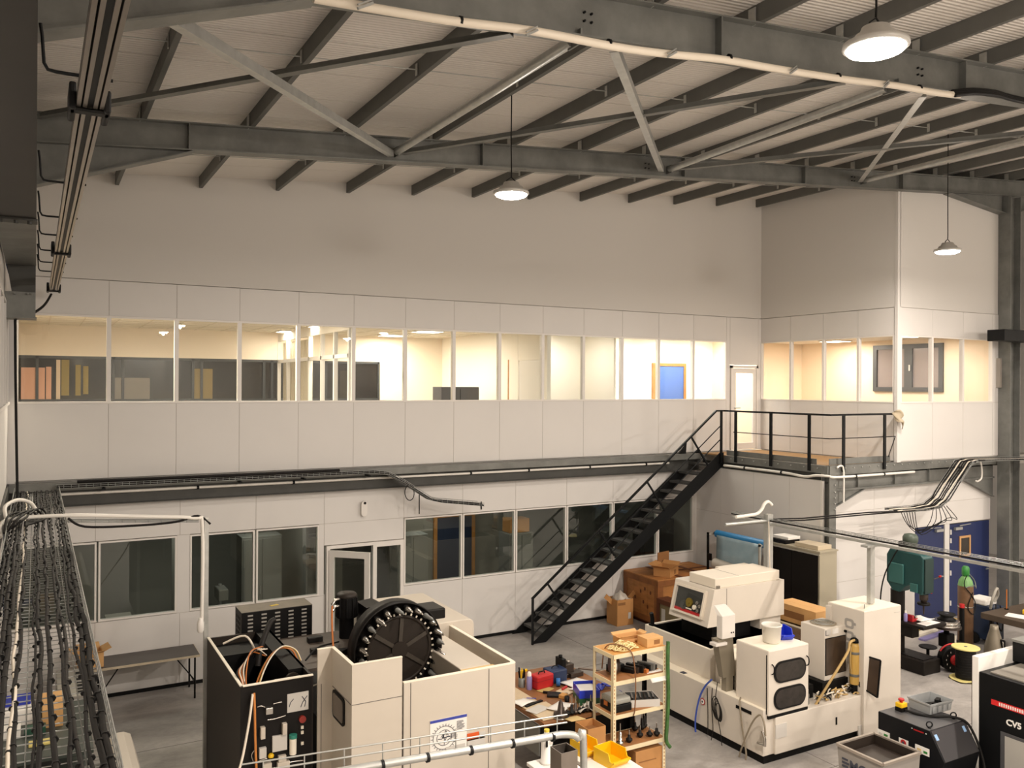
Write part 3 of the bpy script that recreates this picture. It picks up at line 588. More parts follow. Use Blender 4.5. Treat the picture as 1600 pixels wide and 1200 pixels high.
for x, w_ in ((11.0, 4), (12.9, 9), (14.6, 8), (15.8, 6)): led(x, 16.95, 'square ceiling light panel hidden above the corridor', w_*ROOM_W, (1, .95, .86), grp='corridor ceiling lights')
for i, (px, py) in enumerate(((1250, 531), (1305, 534), (1430, 526))):
    p = PZ(px, py, 6.64); led(p.x, min(p.y, 17.5), ('square light panel seen in the second pane of the warm room', 'square light panel seen in the third pane of the warm room', 'bright square light panel right behind the corner of the warm room')[i], 10*ROOM_W, WARM)
t = thing('sideboard', 'dark grey cabinet against the white office wall', 'cabinet', (8.9, 18.6, 3.72)); q = MB(); q.box(-.5, .5, -.25, .25, 0, 1.6); q.build('body', mat('anthracite', '55555a', .5), t); MB().box(-.006, .006, -.262, -.25, .05, 1.55).build('door_gap', 'black_plastic', t)
# dark rooms below
slab('floor', 'dark_room', XL, 14.2, 16.1, 20.1, -.2, 0.001); slab('ceiling', 'dark_room', XL, 14.2, 16.1, 20.1, 3.3, 3.36)
slab('wall_store_end', 'dark_room', XL, 14.25, 20, 20.1, 0, 3.3); slab('wall_store_right', 'dark_room', 14.2, 14.25, 16.1, 20, 0, 3.3); slab('wall_store_left', 'dark_room', XL-.05, XL, 16.1, 20, 0, 3.3)
slab('wall_store_part', 'dark_room', 4.85, 4.9, 17.2, 20, 0, 3.3); slab('wall_store_part', 'dark_room', 2.3, 2.34, 16.1, 17.4, 0, 3.3)
# a blue door in a wood frame seen through the lower glass
ql = PY(677, 820, 17.6); qr = PY(741, 820, 17.6)
slab('wall_store_front', mat('store_wall', '77756c', .7), 6.9, 9.8, 17.62, 17.7, 0, 3.3)
o = struct(MB().box(ql.x+.08, qr.x-.08, 17.57, 17.61, .01, 2.35).build('door_9', mat('door_deep', '1f2b45', .4)))
q = MB(); q.box(ql.x, ql.x+.08, 17.55, 17.615, 0, 2.43); q.box(qr.x-.08, qr.x, 17.55, 17.615, 0, 2.43); q.box(ql.x+.08, qr.x-.08, 17.55, 17.615, 2.35, 2.43); q.build('door_frame', 'wood_frame', o)
def store_cabinet(x, y, w_, d, h, label, m):
    t = thing('store_cabinet', label, 'cabinet', (x, y, 0)); q = MB(); q.box(-w_/2, w_/2, -d/2, d/2, 0, h); q.build('body', m, t, bevel=.01)
    for s_ in (-1, 1): MB().box(min(.01*s_, s_*(w_/2-.03)), max(.01*s_, s_*(w_/2-.03)), -d/2-.02, -d/2, .08, h-.05).build('door', m, t)
    MB().box(-.05, -.035, -d/2-.04, -d/2-.021, h*.5, h*.5+.16).build('handle', 'galv_light', t)
for x_, l_ in ((1.6, 'added dim fill light above the first lower windows'), (7.6, 'added dim fill light above the fifth lower window'), (11.2, 'added dim fill light above the stair side lower windows'), (3.8, 'added dim fill light above the fourth lower window')):  # weak fill lights added to brighten the unlit store rooms
    led(x_, 17.0, l_, 7, (.93, 1, .93)).location.z = 3.26
store_cabinet(13.5, 16.75, .95, .45, 2.05, 'black cabinet standing behind the last lower window by the stairs', 'black_metal')
store_cabinet(6.95, 16.8, .7, .45, 2.2, 'grey cabinet behind the lower window right of the open door', mat('grey_cab', '7d7d78', .5))
store_cabinet(5.6, 19.2, 1.2, .5, 1.9, 'pale cabinet deep inside behind the open glazed door', mat('pale_cab', 'a09c92', .5))
store_cabinet(4.0, 17.6, .8, .5, 2.3, 'grey cabinet behind the lower window just left of the open door', 'grey_cab')
def store_bench(x, y, w_, label):
    t = thing('store_bench', label, 'bench', (x, y, 0)); MB().box(-w_/2, w_/2, -.35, .35, .84, .9).build('top', 'grey_cab', t)
    for a in (-1, 1):
        for b in (-1, 1): MB().box(a*(w_/2-.05)-.03, a*(w_/2-.05)+.03, b*.3-.03, b*.3+.03, 0, .84).build('leg', 'steel_dark', t)
    return t
store_bench(1.6, 16.6, 1.2, 'workbench behind the second lower window from the left'); store_bench(3.0, 16.55, .9, 'workbench behind the third lower window from the left'); store_bench(11.3, 17.0, 2.8, 'long workbench behind the lower windows near the stairs')
def bx_thing(name, label, cat, c, d, m, rz=0, bev=.006, grp=None):
    o = MB().cbox((0, 0, d[2]/2), d).build(name, m, at=c, bevel=bev); o.rotation_euler.z = rz; return tag(o, label, cat, grp)
mat('carton', 'b98650', .75, noise=.1, scale=3); mat('carton_light', 'd0a269', .75, noise=.08, scale=3); mat('carton_dark', '8e6238', .8, noise=.12, scale=3)
bx_thing('printer', 'small grey desktop device behind the second lower window', 'device', (1.3, 16.45, .9), (.42, .4, .36), 'pale_cab')
bx_thing('carton', 'orange carton on the bench behind the second lower window', 'box', (1.75, 16.4, .9), (.3, .25, .18), 'carton')
bx_thing('carton', 'open brown carton on the bench behind the seventh lower window', 'box', (9.4, 16.5, 2.1), (.5, .35, .3), 'carton')
store_cabinet(9.4, 16.5, .6, .5, 2.1, 'narrow cabinet under a carton behind the fifth lower window', 'grey_cab')
t = thing('stool', 'round white stool behind the second lower window', 'stool', (2.05, 16.45, .9)); MB().lathe([(.17, 0), (.18, .03), (.17, .05)], 20).build('seat', 'white_frame', t); MB().lathe([(.1, -.06), (.03, -.05), (.03, 0)], 12, (0, 0, 0)).build('stem', 'galv_light', t); t.location.z = .97
t = thing('drill_stand', 'small bench drill behind the third lower window', 'drill', (3.05, 16.5, .9)); MB().box(-.12, .12, -.18, .18, 0, .05).build('base', 'galv', t); MB().cyl((0, .1, .05), (0, .1, .7), .03).build('column', 'galv_light', t); MB().box(-.09, .09, -.25, .18, .45, .66).build('head', 'grey_cab', t, bevel=.02)
# sensor on the lower wall
t = thing('wall_sensor', 'white oval sensor on the wall above the open glazed door', 'sensor', (PY(568, 812, 15.96).x, 15.96, 2.9)); q = MB(); q.prism([(.06*math.cos(a), .12+.06*math.sin(a)) for a in [math.pi*i/8 for i in range(9)]]+[(.06*math.cos(a), -.06+.06*math.sin(a)) for a in [math.pi+math.pi*i/8 for i in range(9)]], 'y', -.05, 0); q.build('body', 'white_frame', t); MB().cyl((.01, -.05, .14), (.01, -.062, .14), .025, 12).build('lens', 'black_plastic', t)
# ---------------------------------------------------------------- landing
L = thing('landing', 'mezzanine landing with plywood floor and galvanised edge beams', 'platform', (15.3, 14, ZM))
MB().box(XS+.06, 16.39, 12.16, 15.95, ZM-.03, ZM+.0).build('plywood_deck', 'wood_floor', L, local=False)
q = MB(); q.box(XS-.02, XS+.12, 12.05, 15.05, ZM-.16, ZM+.0); q.build('edge_strip', 'galv', L, local=False)
q = MB(); q.box(XS+.06, XS+.08, 12.1, 15.9, ZM-.34, ZM-.17); q.box(XS+.0, XS+.12, 12.1, 15.9, ZM-.36, ZM-.34); q.build('side_beam', 'steel_dark', L, local=False)
q = MB(); q.box(XS+.0, XS+.012, 12.35, 15.0, ZM+.01, ZM+.13); q.box(XS+.14, 16.36, 12.14, 12.152, ZM+.01, ZM+.14); q.build('kick_plate', 'galv', L, local=False)
q = MB(); q.box(XS+.02, 20.1, 12.02, 12.16, ZM-.19, ZM-.0); q.build('front_edge_strip', 'galv', L, local=False)
q = MB()
q.box(XS+.1, 20.1, 12.10, 12.112, 3.24, ZM-.19); q.box(XS+.1, 20.1, 12.06, 12.15, 3.2, 3.24)
q.prism([(XS+.1, 3.22), (XS+.1, 2.84), (15.45, 3.22)], 'y', 12.10, 12.112); q.bar((XS+.1, 12.105, 2.82), (15.45, 12.105, 3.2), .09, .02)
q.prism([(20.1, 3.22), (20.1, 2.78), (19.0, 3.22)], 'y', 12.10, 12.112); q.bar((20.1, 12.105, 2.76), (19.0, 12.105, 3.2), .09, .02)
q.build('front_beam', 'galv', L, local=False)
for i, x in enumerate((15.2, 16.4, 17.6, 18.8)): MB().box(x-.006, x+.006, 12.04, 12.1, 3.25, ZM-.19).build('stiffener', 'galv', L, local=False)
q = MB()
for i in range(22): q.cyl((14.5+.26*i, 12.02, ZM-.05), (14.5+.26*i, 12.0, ZM-.05), .014, 6)
for i in range(8): q.cyl((XS-.02, 12.3+.36*i, ZM-.06), (XS-.04, 12.3+.36*i, ZM-.06), .014, 6)
stuff(q.build('bolts', 'galv_light', L, local=False))
# post under the corner
t = thing('landing_post', 'galvanised steel post under the landing corner, beside the black cabinet', 'post', (XS+.06, 12.08, 0)); q = MB(); q.box(-.1, .1, -.1, -.085, 0, 3.54); q.box(-.1, .1, .085, .1, 0, 3.54); q.box(-.005, .005, -.085, .085, 0, 3.54); q.build('column', 'galv', t); q = MB()
for z in (2.72, 2.84, 2.96, 3.08, 3.2, 3.35): q.cyl((.05, -.1, z), (.05, -.125, z), .016, 6)
stuff(q.build('bolts', 'galv_light', t)); MB().box(-.16, .16, -.16, .16, 0, .02).build('base_plate', 'galv', t)
q = MB(); q.box(XS-.06, XS+.0, 12.14, 12.19, .05, 3.42); struct(q.build('trim_5', 'white_frame'))
# railing of the landing
R_ = thing('landing_railing', 'black tubular railing around the mezzanine landing', 'railing', (XS, 13.5, ZM)); ZT = 4.79
for px in (1152, 1207, 1267): y = PX(px, 680, XS+.02).y; MB().box(XS-.045, XS-.015, y-.035, y+.035, 3.6, ZT).build('post', 'black_metal', R_, local=False)
for px in (1316, 1380): x = PY(px, 680, 12.02).x; MB().box(x-.035, x+.035, 11.97, 12.0, 3.6, ZT).build('post', 'black_metal', R_, local=False)
q = MB(); q.bar((XS-.03, 15.05, ZT), (XS-.03, 12.0, ZT), .045, .04); q.build('handrail', 'black_metal', R_, local=False)
q = MB(); q.bar((XS-.03, 11.985, ZT), (16.36, 11.985, ZT), .045, .04); q.build('handrail', 'black_metal', R_, local=False)
q = MB(); q.tube([(XS-.03, 14.75, 4.3), (XS-.03, 12.0, 4.3)], .011, 6); q.tube([(XS-.03, 11.99, 4.3), (16.33, 11.99, 4.3), (16.1, 11.99, 3.86)], .011, 6); q.build('middle_rail', 'black_metal', R_, local=False)
q = MB(); random.seed(3)
q.sheet(lambda u, v: Vector((16.2+.25*u+.03*math.sin(9*v), 11.94-.1*math.sin(3.1*u)-.02*math.cos(7*v), 4.84-.36*v*(.4+.6*u)+.04*math.sin(6*u+4*v))), 8, 8)
tag(q.build('rag', mat('rag', 'b5a890', .9), loc=(16.3, 11.95, 4.8), solid=.02), 'crumpled pale cloth hung on the end of the landing railing', 'cloth')
# ---------------------------------------------------------------- stair
S = thing('staircase', 'black steel staircase with open treads climbing to the landing', 'stairs', (9.1, 15.5, 0))
A0, A1 = Vector((9.08, 15.1, .03)), Vector((14.2, 15.1, 3.74)); dv = (A1-A0).normalized(); nv = Vector((-dv.z, 0, dv.x))
for y in (15.1, 15.92):
    o = Vector((0, y-15.1, 0)); q = MB(); q.prism([(8.98, 0), (9.34, 0), (14.28, 3.50), (14.28, 3.80), (14.16, 3.80)], 'y', y-.006, y+.006)
    for k in (-1,):
        q.bar(Vector((9.33, y+.03, .02)), Vector((14.28, y+.03, 3.52)), .06, .012)
    q.build('stringer', 'black_metal', S, local=False)
NT = 17
for k in range(NT):
    x = 9.08+5.04*(k+.75)/(NT+.5); z = 3.73*(k+1)/(NT+1); q = MB(); q.box(x-.03, x+.25, 15.12, 15.9, z-.03, z); q.box(x-.03, x-.02, 15.12, 15.9, z-.05, z-.03); q.build('tread', mat('tread', '565654', .6, .2, noise=.2, scale=12), S, local=False)
H0, H1 = Vector((8.97, 15.06, .95)), Vector((14.0, 15.06, 4.79))
q = MB(); q.bar(H0, H1, .045, .04); q.bar(H1, (14.25, 15.06, 4.79), .045, .04); q.build('handrail', 'black_metal', S, local=False)
q = MB(); q.box(8.97, 9.01, 15.04, 15.08, 0, .95); q.box(14.14, 14.19, 15.04, 15.08, 3.55, 4.79); q.build('end_post', 'black_metal', S, local=False)
for a, b in (((854.7, 911), (880.5, 949.5)), ((936.5, 830), (960, 868)), ((1010, 751), (1039, 798)), ((1079, 681), (1106, 727))):
    q = MB(); q.bar(PY(*a, 15.07), PY(*b, 15.07), .035, .035); q.build('baluster', 'black_metal', S, local=False)
for off in (-.42, -.74):
    q = MB(); a, b = H0+Vector((.05, .02, off)), H1+Vector((.14, .02, off+.05)); q.tube([a, b], .013, 6); q.build('middle_rail', 'black_metal', S, local=False)
MB().prism([(13.35, 3.45), (13.8, 3.95), (13.85, 4.05), (13.82, 3.68)], 'y', 15.91, 15.93).build('guard_plate', 'black_metal', S, local=False)
# ---------------------------------------------------------------- conduits and cable trays
def conduit(name, P, r, label, clips=(), m='conduit', n=8):
    t = thing(name, label, 'conduit', P[0]); MB().tube(P, r, n).build('pipe', m, t, local=False)
    for a, b in clips: MB().cyl(a, b, r*1.35, 8).build('clip', 'black_plastic', t, local=False)
    return t
P = [PY(x, y, 15.82) for x, y in ((75, 768), (120, 764), (640, 744), (800, 735), (900, 727), (1000, 722), (1045, 720))]
P = [Vector((p.x, 15.82, 3.53)) for p in P]
conduit('wall_conduit', P, .026, 'white conduit clipped along the galvanised floor edge beside the stairs', [(Vector((x, 15.82, 3.53)), Vector((x+.04, 15.82, 3.53))) for x in (2.5, 4.2, 7.9, 9.3, 10.9, 12.5)])
P = [(XS-.08, 15.0, 3.5), (XS-.08, 13.2, 3.5), (XS-.08, 12.6, 3.47), (XS-.08, 12.3, 3.52), (XS-.03, 12.02, 3.53), (XS+.3, 11.97, 3.5), (16.95, 11.97, 3.5)]
conduit('landing_conduit', spline(P, 4), .028, 'white conduit wrapped around the landing corner beams', [(Vector((XS-.08, y, 3.5)), Vector((XS-.08, y+.04, 3.5))) for y in (14.3, 13.2)]+[(Vector((x, 11.97, 3.5)), Vector((x+.04, 11.97, 3.5))) for x in (15.0, 15.9)])
P = [PY(x, y, 11.97) for x, y in ((1308, 731), (1313, 728), (1318, 735), (1318, 785))]
conduit('drop_conduit', spline(P, 4), .02, 'short white hooked conduit dropping in front of the landing corner')
P = [PY(x, y, 11.95) for x, y in ((1520, 718), (1532, 722), (1534, 745), (1528, 752), (1525, 751))]
conduit('hook_conduit', spline(P, 4), .02, 'small white hooked conduit under the right end of the beam')
def basket(t, P, side, w_, h, step=.1, lanes=5, r=.004, one_side=False, n=4):
    """a wire cable tray: lengthwise wires, cross wires; P centre line, side = width direction"""
    P = [Vector(p) for p in P]; s_ = Vector(side).normalized(); q = MB()
    for k in range(lanes+1):
        a = -w_/2+w_*k/lanes; q.tube([p+s_*a for p in P], r, n)
    for a in (-w_/2, w_/2):
        for f_ in (.5, 1): q.tube([p+s_*a+Vector((0, 0, h*f_)) for p in P], r*(1.3 if f_ == 1 else 1), n)
    for i in range(len(P)-1):
        L_ = (P[i+1]-P[i]).length; m_ = max(1, int(L_/step))
        for j in range(m_):
            p = P[i].lerp(P[i+1], j/m_); q.tube([p+s_*(-w_/2)+Vector((0, 0, h)), p+s_*(-w_/2), p+s_*(w_/2), p+s_*(w_/2)+Vector((0, 0, h))], r, n)
    return stuff(q.build('wire_mesh', 'wire', t, local=False))
def wavy(P, side, off, amp, seed, k=3, lift=.02):
    rnd = random.Random(seed); s_ = Vector(side).normalized(); out = []; P = [Vector(p) for p in P]
    for i in range(len(P)-1):
        for j in range(k):
            p = P[i].lerp(P[i+1], j/k); out.append(p+s_*(off+rnd.uniform(-amp, amp))+Vector((0, 0, lift+rnd.uniform(0, amp*.4))))
    out.append(P[-1]+s_*off+Vector((0, 0, lift))); return spline(out, 3)
# foreground tray along the left wall
LT = thing('cable_tray', 'wide wire cable tray full of black cables along the left wall, near us', 'cable tray', (.03, 2.5, 3.6))
PL = [(.03, 2.5+.75*k, 3.61) for k in range(18)]; PL[-1] = (.03, 15.55, 3.61)
basket(LT, PL, (1, 0, 0), .62, .09, .1, 5, .0035)
offs = [(-.3, .018, 0), (-.262, .016, 0), (-.215, .02, 0), (-.185, .018, 0), (-.135, .012, 1), (-.117, .014, 0), (-.03, .009, 0), (.0, .015, 0), (.062, .016, 0), (.13, .013, 0), (.152, .013, 2), (.215, .011, 0), (.255, .018, 0), (.285, .02, 0)]
mat('cable_black', '120f0e', spec=.22, rough=.6); mat('cable_grey', '1e1b19', spec=.22, rough=.55)
for i, (o_, r, kind) in enumerate(offs):
    q = MB(); q.tube(wavy(PL, (1, 0, 0), o_*.98, .013, i//2 if kind else i, 2), r*.9, 7); c = q.build('cable', ('cable_black', 'cable_white', 'cable_grey')[kind], LT, local=False)
    if kind == 1: lab(c, 'white cable among the black ones')
q = MB()
for i, (o_, r, kind) in enumerate(offs):
    for k in range(40):
        y = 3+.31*k+.07*(i % 3); q.cyl((.03+o_*.98, y-.008, 3.632), (.03+o_*.98, y+.008, 3.632), r*1.2, 6)
stuff(q.build('cable_ties', 'black_plastic', LT, local=False))
for i in range(4):
    MB().tube(spline([(-.3+.02*i, 11.2+.1*i, 3.66), (-.27+.05*i, 11.6, 3.8-.02*i), (-.1+.05*i, 12.0+.1*i, 3.78), (-.02+.05*i, 12.1, 3.68), (-.1, 11.7-.1*i, 3.7)], 5), .013, 6).build('looped_cable', 'cable_black', LT, local=False)
# tray along the back wall, bending down at its end
BT = thing('cable_tray', 'black-cabled wire tray along the back wall that dips down at its right end', 'cable tray', (3, 15.65, 3.65))
PB = [(.3, 15.66, 3.66), (1.6, 15.66, 3.66), (3.0, 15.66, 3.66), (4.4, 15.66, 3.66), (5.7, 15.66, 3.66), (6.0, 15.64, 3.62), (6.3, 15.6, 3.45), (6.85, 15.52, 3.08), (7.05, 15.48, 3.03), (7.9, 15.3, 2.93)]
basket(BT, PB, (0, 1, 0), .3, .06, .1, 3, .004)
for i in range(7):
    q = MB(); q.tube(wavy(PB, (0, 1, 0), -.12+.04*i, .008, 50+i, 3, .015+.008*(i % 2)), .015, 6); q.build('cable', 'cable_black', BT, local=False)
q = MB(); q.tube([(5.0, 15.5, 3.75), (3.0, 15.5, 3.75), (.6, 15.5, 3.76)], .03, 6); q.build('cable', 'cable_black', BT, local=False)
for x in (1.0, 3.2, 4.35, 5.6): q = MB(); q.box(x-.02, x+.02, 15.5, 15.96, 3.6, 3.63); q.box(x-.02, x+.02, 15.94, 15.96, 3.5, 3.63); q.build('bracket', 'black_metal', BT, local=False)
q = MB(); q.tube(arc((6.4, 15.45, 3.25), .13, .6, 6.6, 20, (.75, 0, 0), (0, .2, 1.1)), .009, 5); q.build('cable_loop', 'cable_black', BT, local=False)
tag(MB().tube([PY(655, 773, 15.7), PY(655, 803, 15.7)], .012, 5).build('hanging_cable', 'cable_black', loc=PY(655, 773, 15.7)), 'short black cable end hanging above the lower window right of the open door', 'cable')
tag(MB().tube([PY(752, 784, 15.975), PY(752, 796, 15.98)], .016, 5).build('hanging_cable', 'cable_black', loc=PY(752, 784, 15.9)), 'very short black cable end on the wall right of the dipping tray end', 'cable')
# right hand tray, dropping from the beam
RT = thing('cable_tray', 'cable tray dropping from the front beam towards the green drill, at the right', 'cable tray', (17, 11.7, 3))
PR = [(21.2, 11.4, 3.66), (19.4, 11.42, 3.72), (18.2, 11.45, 3.74), (17.95, 11.46, 3.7), (17.5, 11.46, 3.3), (17.1, 11.44, 2.95), (16.75, 11.4, 2.82), (16.2, 11.35, 2.8), (15.35, 11.3, 2.83)]
basket(RT, PR, (0, 1, 0), .42, .05, .1, 4, .005)
for i in range(9):
    q = MB(); q.tube(wavy(PR[:-1] if i % 2 else PR, (0, 1, 0), -.2+.05*i, .01, 80+i, 3, .02), .013, 6); q.build('cable', 'cable_white' if i in (2, 6) else 'cable_black', RT, local=False)
for i in range(6):
    x = 15.5+.09*i; q = MB(); q.tube(spline([(x, 11.25, 2.83), (x+.15, 11.2, 2.55-.05*i), (x+.6+.1*i, 11.25, 2.32+.05*i), (x+1.1+.1*i, 11.35, 2.5), (x+1.3, 11.4, 2.8)], 5), .008, 5); q.build('cable', 'cable_black', RT, local=False)
q = MB(); q.tube([(15.5, 11.2, 2.82), (14.5, 11.2, 2.84), (12.5, 11.1, 2.88), (11.55, 11.0, 2.95)], .014, 6); q.tube([(15.6, 11.25, 2.82), (14.5, 11.24, 2.87), (12.5, 11.14, 2.91), (11.55, 11.04, 2.98)], .014, 6); tag(q.build('feed_cable', 'cable_black', loc=(13.5, 11.2, 2.85)), 'pair of black cables stretched from the right tray to the pole behind the white machine', 'cable')
# overhead cable rail on two posts at the right
OT = thing('overhead_cable_rail', 'straight white cable rail overhead above the white machines, on slim posts', 'rail', (11.55, 9, 2.9))
MB().bar((11.5, 11.9, 2.9), (11.62, 5.6, 2.9), .06, .04).build('rail', 'galv_light', OT, local=False)
basket(OT, [(11.52, 11.9, 2.96), (11.55, 9.0, 2.96), (11.62, 5.6, 2.96)], (1, 0, 0), .1, .04, .12, 2, .004)
q = MB(); q.tube([(11.46, 11.9, 2.97), (11.5, 9, 2.96), (11.56, 5.6, 2.97)], .012, 5); q.build('cable', 'cable_black', OT, local=False)
q = MB(); q.box(11.47, 11.57, 8.85, 8.92, 1.96, 2.87); q.box(11.36, 11.7, 8.82, 8.95, 2.85, 2.885); q.build('post', 'galv_light', OT, local=False)
q = MB(); q.box(11.42, 11.55, 10.95, 11.05, 0, 3.08); q.build('post', 'galv_light', OT, local=False)
P = [PY(x, y, 11.0) for x, y in ((1150, 808), (1165, 806), (1182, 803), (1190, 796), (1194, 788), (1200, 784), (1206, 789))]
conduit('bent_conduit', spline(P, 4), .03, 'bent white conduit on top of the pole behind the white machine')
P = [PY(x, y, 11.0) for x, y in ((1133, 820), (1165, 817), (1205, 813))]; conduit('short_rail', P, .035, 'short white rail sticking out left of the pole above the blue film roll', m='galv_light', n=4)
tag(MB().tube([PY(1201, 815, 10.95), PY(1202, 850, 10.95), PY(1203, 900, 10.95)], .012, 5).build('pole_cable', 'cable_white', loc=PY(1201, 815, 10.95)), 'thin white cable running down the pole behind the white machine', 'cable')
# overhead conduit at the left with its drop post
P = [(-.34, 13.8, 3.3), (-.34, 14.2, 3.5), (-.2, 14.5, 3.55), (0, 14.9, 3.45), (.05, 14.95, 3.4)]
CT = thing('overhead_conduit', 'white conduit arm crossing from the left tray and turning down a slim post', 'conduit', (1.5, 11.8, 3.6))
MB().tube(spline([(-.34, 11.2, 3.62), (-.34, 11.5, 3.72), (-.2, 11.76, 3.74), (.4, 11.8, 3.73), (1.3, 11.8, 3.65), (1.84, 11.8, 3.59), (1.94, 11.8, 3.47), (1.94, 11.8, 2.2)], 5), .024, 7).build('pipe', 'conduit', CT, local=False)
basket(CT, [(.36, 11.88, 3.64), (1.9, 11.86, 3.53)], (0, 1, 0), .08, .03, .15, 1, .004)
MB().tube(spline([(.36, 11.8, 3.7), (.55, 11.8, 3.58), (1.1, 11.8, 3.55), (1.6, 11.8, 3.56), (1.88, 11.8, 3.62), (2.04, 11.8, 3.5)], 5), .016, 6).build('cable', 'cable_black', CT, local=False)
MB().box(1.965, 2.02, 11.79, 11.85, 0, 3.58).build('post', 'galv_light', CT, local=False)
MB().lathe([(.02, .12), (.045, .06), (.045, -.04), (.03, -.07)], 10, (1.92, 11.78, 2.15)).build('plug', 'white_frame', CT, local=False)
tag(MB().tube(spline([(-.3, 12.0, 3.7), (-.32, 12.3, 3.82), (-.2, 12.6, 3.86), (-.06, 12.8, 3.8), (.02, 12.7, 3.7)], 5), .024, 7).build('bent_conduit', 'conduit', loc=(-.2, 12.4, 3.7)), 'arched white conduit over the left tray, just behind the crossing conduit arm', 'conduit')
# front conduit arm near us
FT = thing('overhead_conduit', 'thick galvanised conduit arm in the foreground, bending down beside a steel box post', 'conduit', (3.9, 5.85, 2.5))
MB().tube(spline([(1.6, 6.13, 2.5), (2.12, 6.08, 2.5), (3.5, 5.9, 2.5), (3.8, 5.86, 2.5), (3.93, 5.84, 2.45), (3.98, 5.83, 2.3), (3.98, 5.83, .1)], 6), .03, 10).build('pipe', 'galv_light', FT, local=False)
for z_, r_ in ((2.575, .007), (2.64, .006)): MB().tube([(1.3, 6.24, z_), (2.12, 6.13, z_), (3.86, 5.9, z_)], r_, 6).build('wire_rail', 'galv_light', FT, local=False)
for k in range(9): x_ = 1.45+.29*k; y_ = 6.13-.132*(x_-2.12); MB().cyl((x_, y_, 2.5), (x_, y_, 2.645), .005, 6).build('wire_post', 'galv_light', FT, local=False)
for x in (2.3, 2.65, 3.0, 3.35, 3.7): y = 6.08-.13*(x-2.12); MB().cyl((x-.012, y, 2.495), (x+.012, y, 2.495), .037, 10).build('clip', 'black_metal', FT, local=False)
q = MB(); q.open_box(3.76, 3.92, 5.83, 6.0, .0, 2.36, .008); q.build('box_post', mat('stainless', '8a8178', .3, .7, noise=.1, scale=5), FT, local=False)
# ---------------------------------------------------------------- machine paints
mat('cream', 'cac1b3', .42, noise=.03, scale=1.5)
mat('cream_edge', 'f0e8d6', .4)
mat('machine_white', 'd3cbbf', .42, noise=.04, scale=1.5)
mat('machine_dark', '14110f', spec=.22, rough=.5, noise=.1, scale=3)
mat('machine_brown', '2a241f', spec=.22, rough=.5, noise=.15, scale=3)
mat('deep_black', '060505', spec=.22, rough=.6)
mat('smoke_pane', '2b2621', .12)
mat('brown_pane', '42352a', .25, noise=.2, scale=3)
mat('chrome', 'b5b0a8', .22, .9)
mat('red', 'b41f22', .45); mat('blue', '1c2f9e', .4); mat('yellow', 'e8bb1c', .45); mat('orange_wire', 'b86a2c', .5); mat('yellow_wire', 'c9a54a', .5)
mat('paper', 'e9e6e0', .8); mat('ink', '3d3f4a', .8); mat('blue_ink', '3a46a0', .7); mat('orange_label', 'd2571f', .6); mat('label_grey', 'c6c2bb', .7)
def decal(t, name, m, pts, off=(0, 0, 0), th=.003):
    """a thin plate lying on a face: corners in order"""
    P = [Vector(p)+Vector(off) for p in pts]; n = (P[1]-P[0]).cross(P[-1]-P[0]).normalized()*th
    q = MB(); q.loft([p-n for p in P], [p+n for p in P]); return q.build(name, m, t, local=False)
# ---------------------------------------------------------------- left machining centre
M1 = thing('machining_centre', 'cream machining centre with its covers off and a black tool carousel on top', 'machine', (3.6, 10.4, 0))
b = lambda name, m, *a, bevel=0: MB().box(*a).build(name, m, M1, local=False, bevel=bevel)
# open electrical cabinet
q = MB(); q.open_box(2.0, 2.82, 9.67, 11.75, .12, 2.0, .03); q.build('cabinet_shell', 'machine_brown', M1, local=False)
q = MB()
for a in ((2.0, 2.03, 9.7, 11.75), (2.03, 2.82, 9.665, 9.70)): q.box(a[0]-.002, a[1], a[2]-.002, a[3], 2.0, 2.012)
q.build('cabinet_rim', 'cream_edge', M1, local=False)
b('cabinet_front', 'machine_dark', 2.0, 2.80, 9.655, 9.668, .14, 1.985)
b('inner_wall', 'deep_black', 2.06, 2.78, 11.2, 11.7, .2, 1.9); b('machine_base', 'machine_dark', 3.1, 5.0, 9.1, 12.4, 0, 1.2)
b('side_beam', 'deep_black', 2.62, 2.82, 10.0, 11.8, 1.5, 2.0); q = MB(); q.cyl((2.66, 9.99, 1.88), (2.66, 9.95, 1.88), .09, 18); q.build('round_cap', 'machine_brown', M1, local=False)
# vented box
VY = 11.9; vl, vr = PY(377.5, 959, VY), PY(488, 944, VY); vz = (vl.z+vr.z)/2
V = MB(); V.box(vl.x, vr.x, VY, VY+.42, 1.55, vz); vb = V.build('vented_box', mat('box_black', '0e0d0d', spec=.22, rough=.45), M1, local=False, bevel=.006)
MB().box(vl.x, vr.x, VY, VY+.42, vz, vz+.004).build('box_lid', mat('lid_brown', '6b6355', .6, noise=.2, scale=6), vb, local=True).location = -M1.location
w_ = vr.x-vl.x
for i in range(5):
    x = vl.x+w_*(.12+.19*i)
    for j in range(11):
        o = MB().box(x-.035, x+.035, VY-.006, VY+.001, vz-.06-.052*j, vz-.04-.052*j).build('vent_slot', mat('slot', '9c9890', .5), vb); o.location = -M1.location
for j in range(6):
    for k in range(3):
        o = MB().box(vl.x-.004, vl.x+.001, VY+.09+.1*k, VY+.14+.1*k, vz-.12-.07*j, vz-.08-.07*j).build('side_hole', 'deep_black', vb); o.location = -M1.location
MB().cbox((vl.x+w_*.5, VY+.2, vz+.006), (.12, .06, .004), .3).build('yellow_patch', mat('ochre', 'b59a3a', .7), M1, local=False)
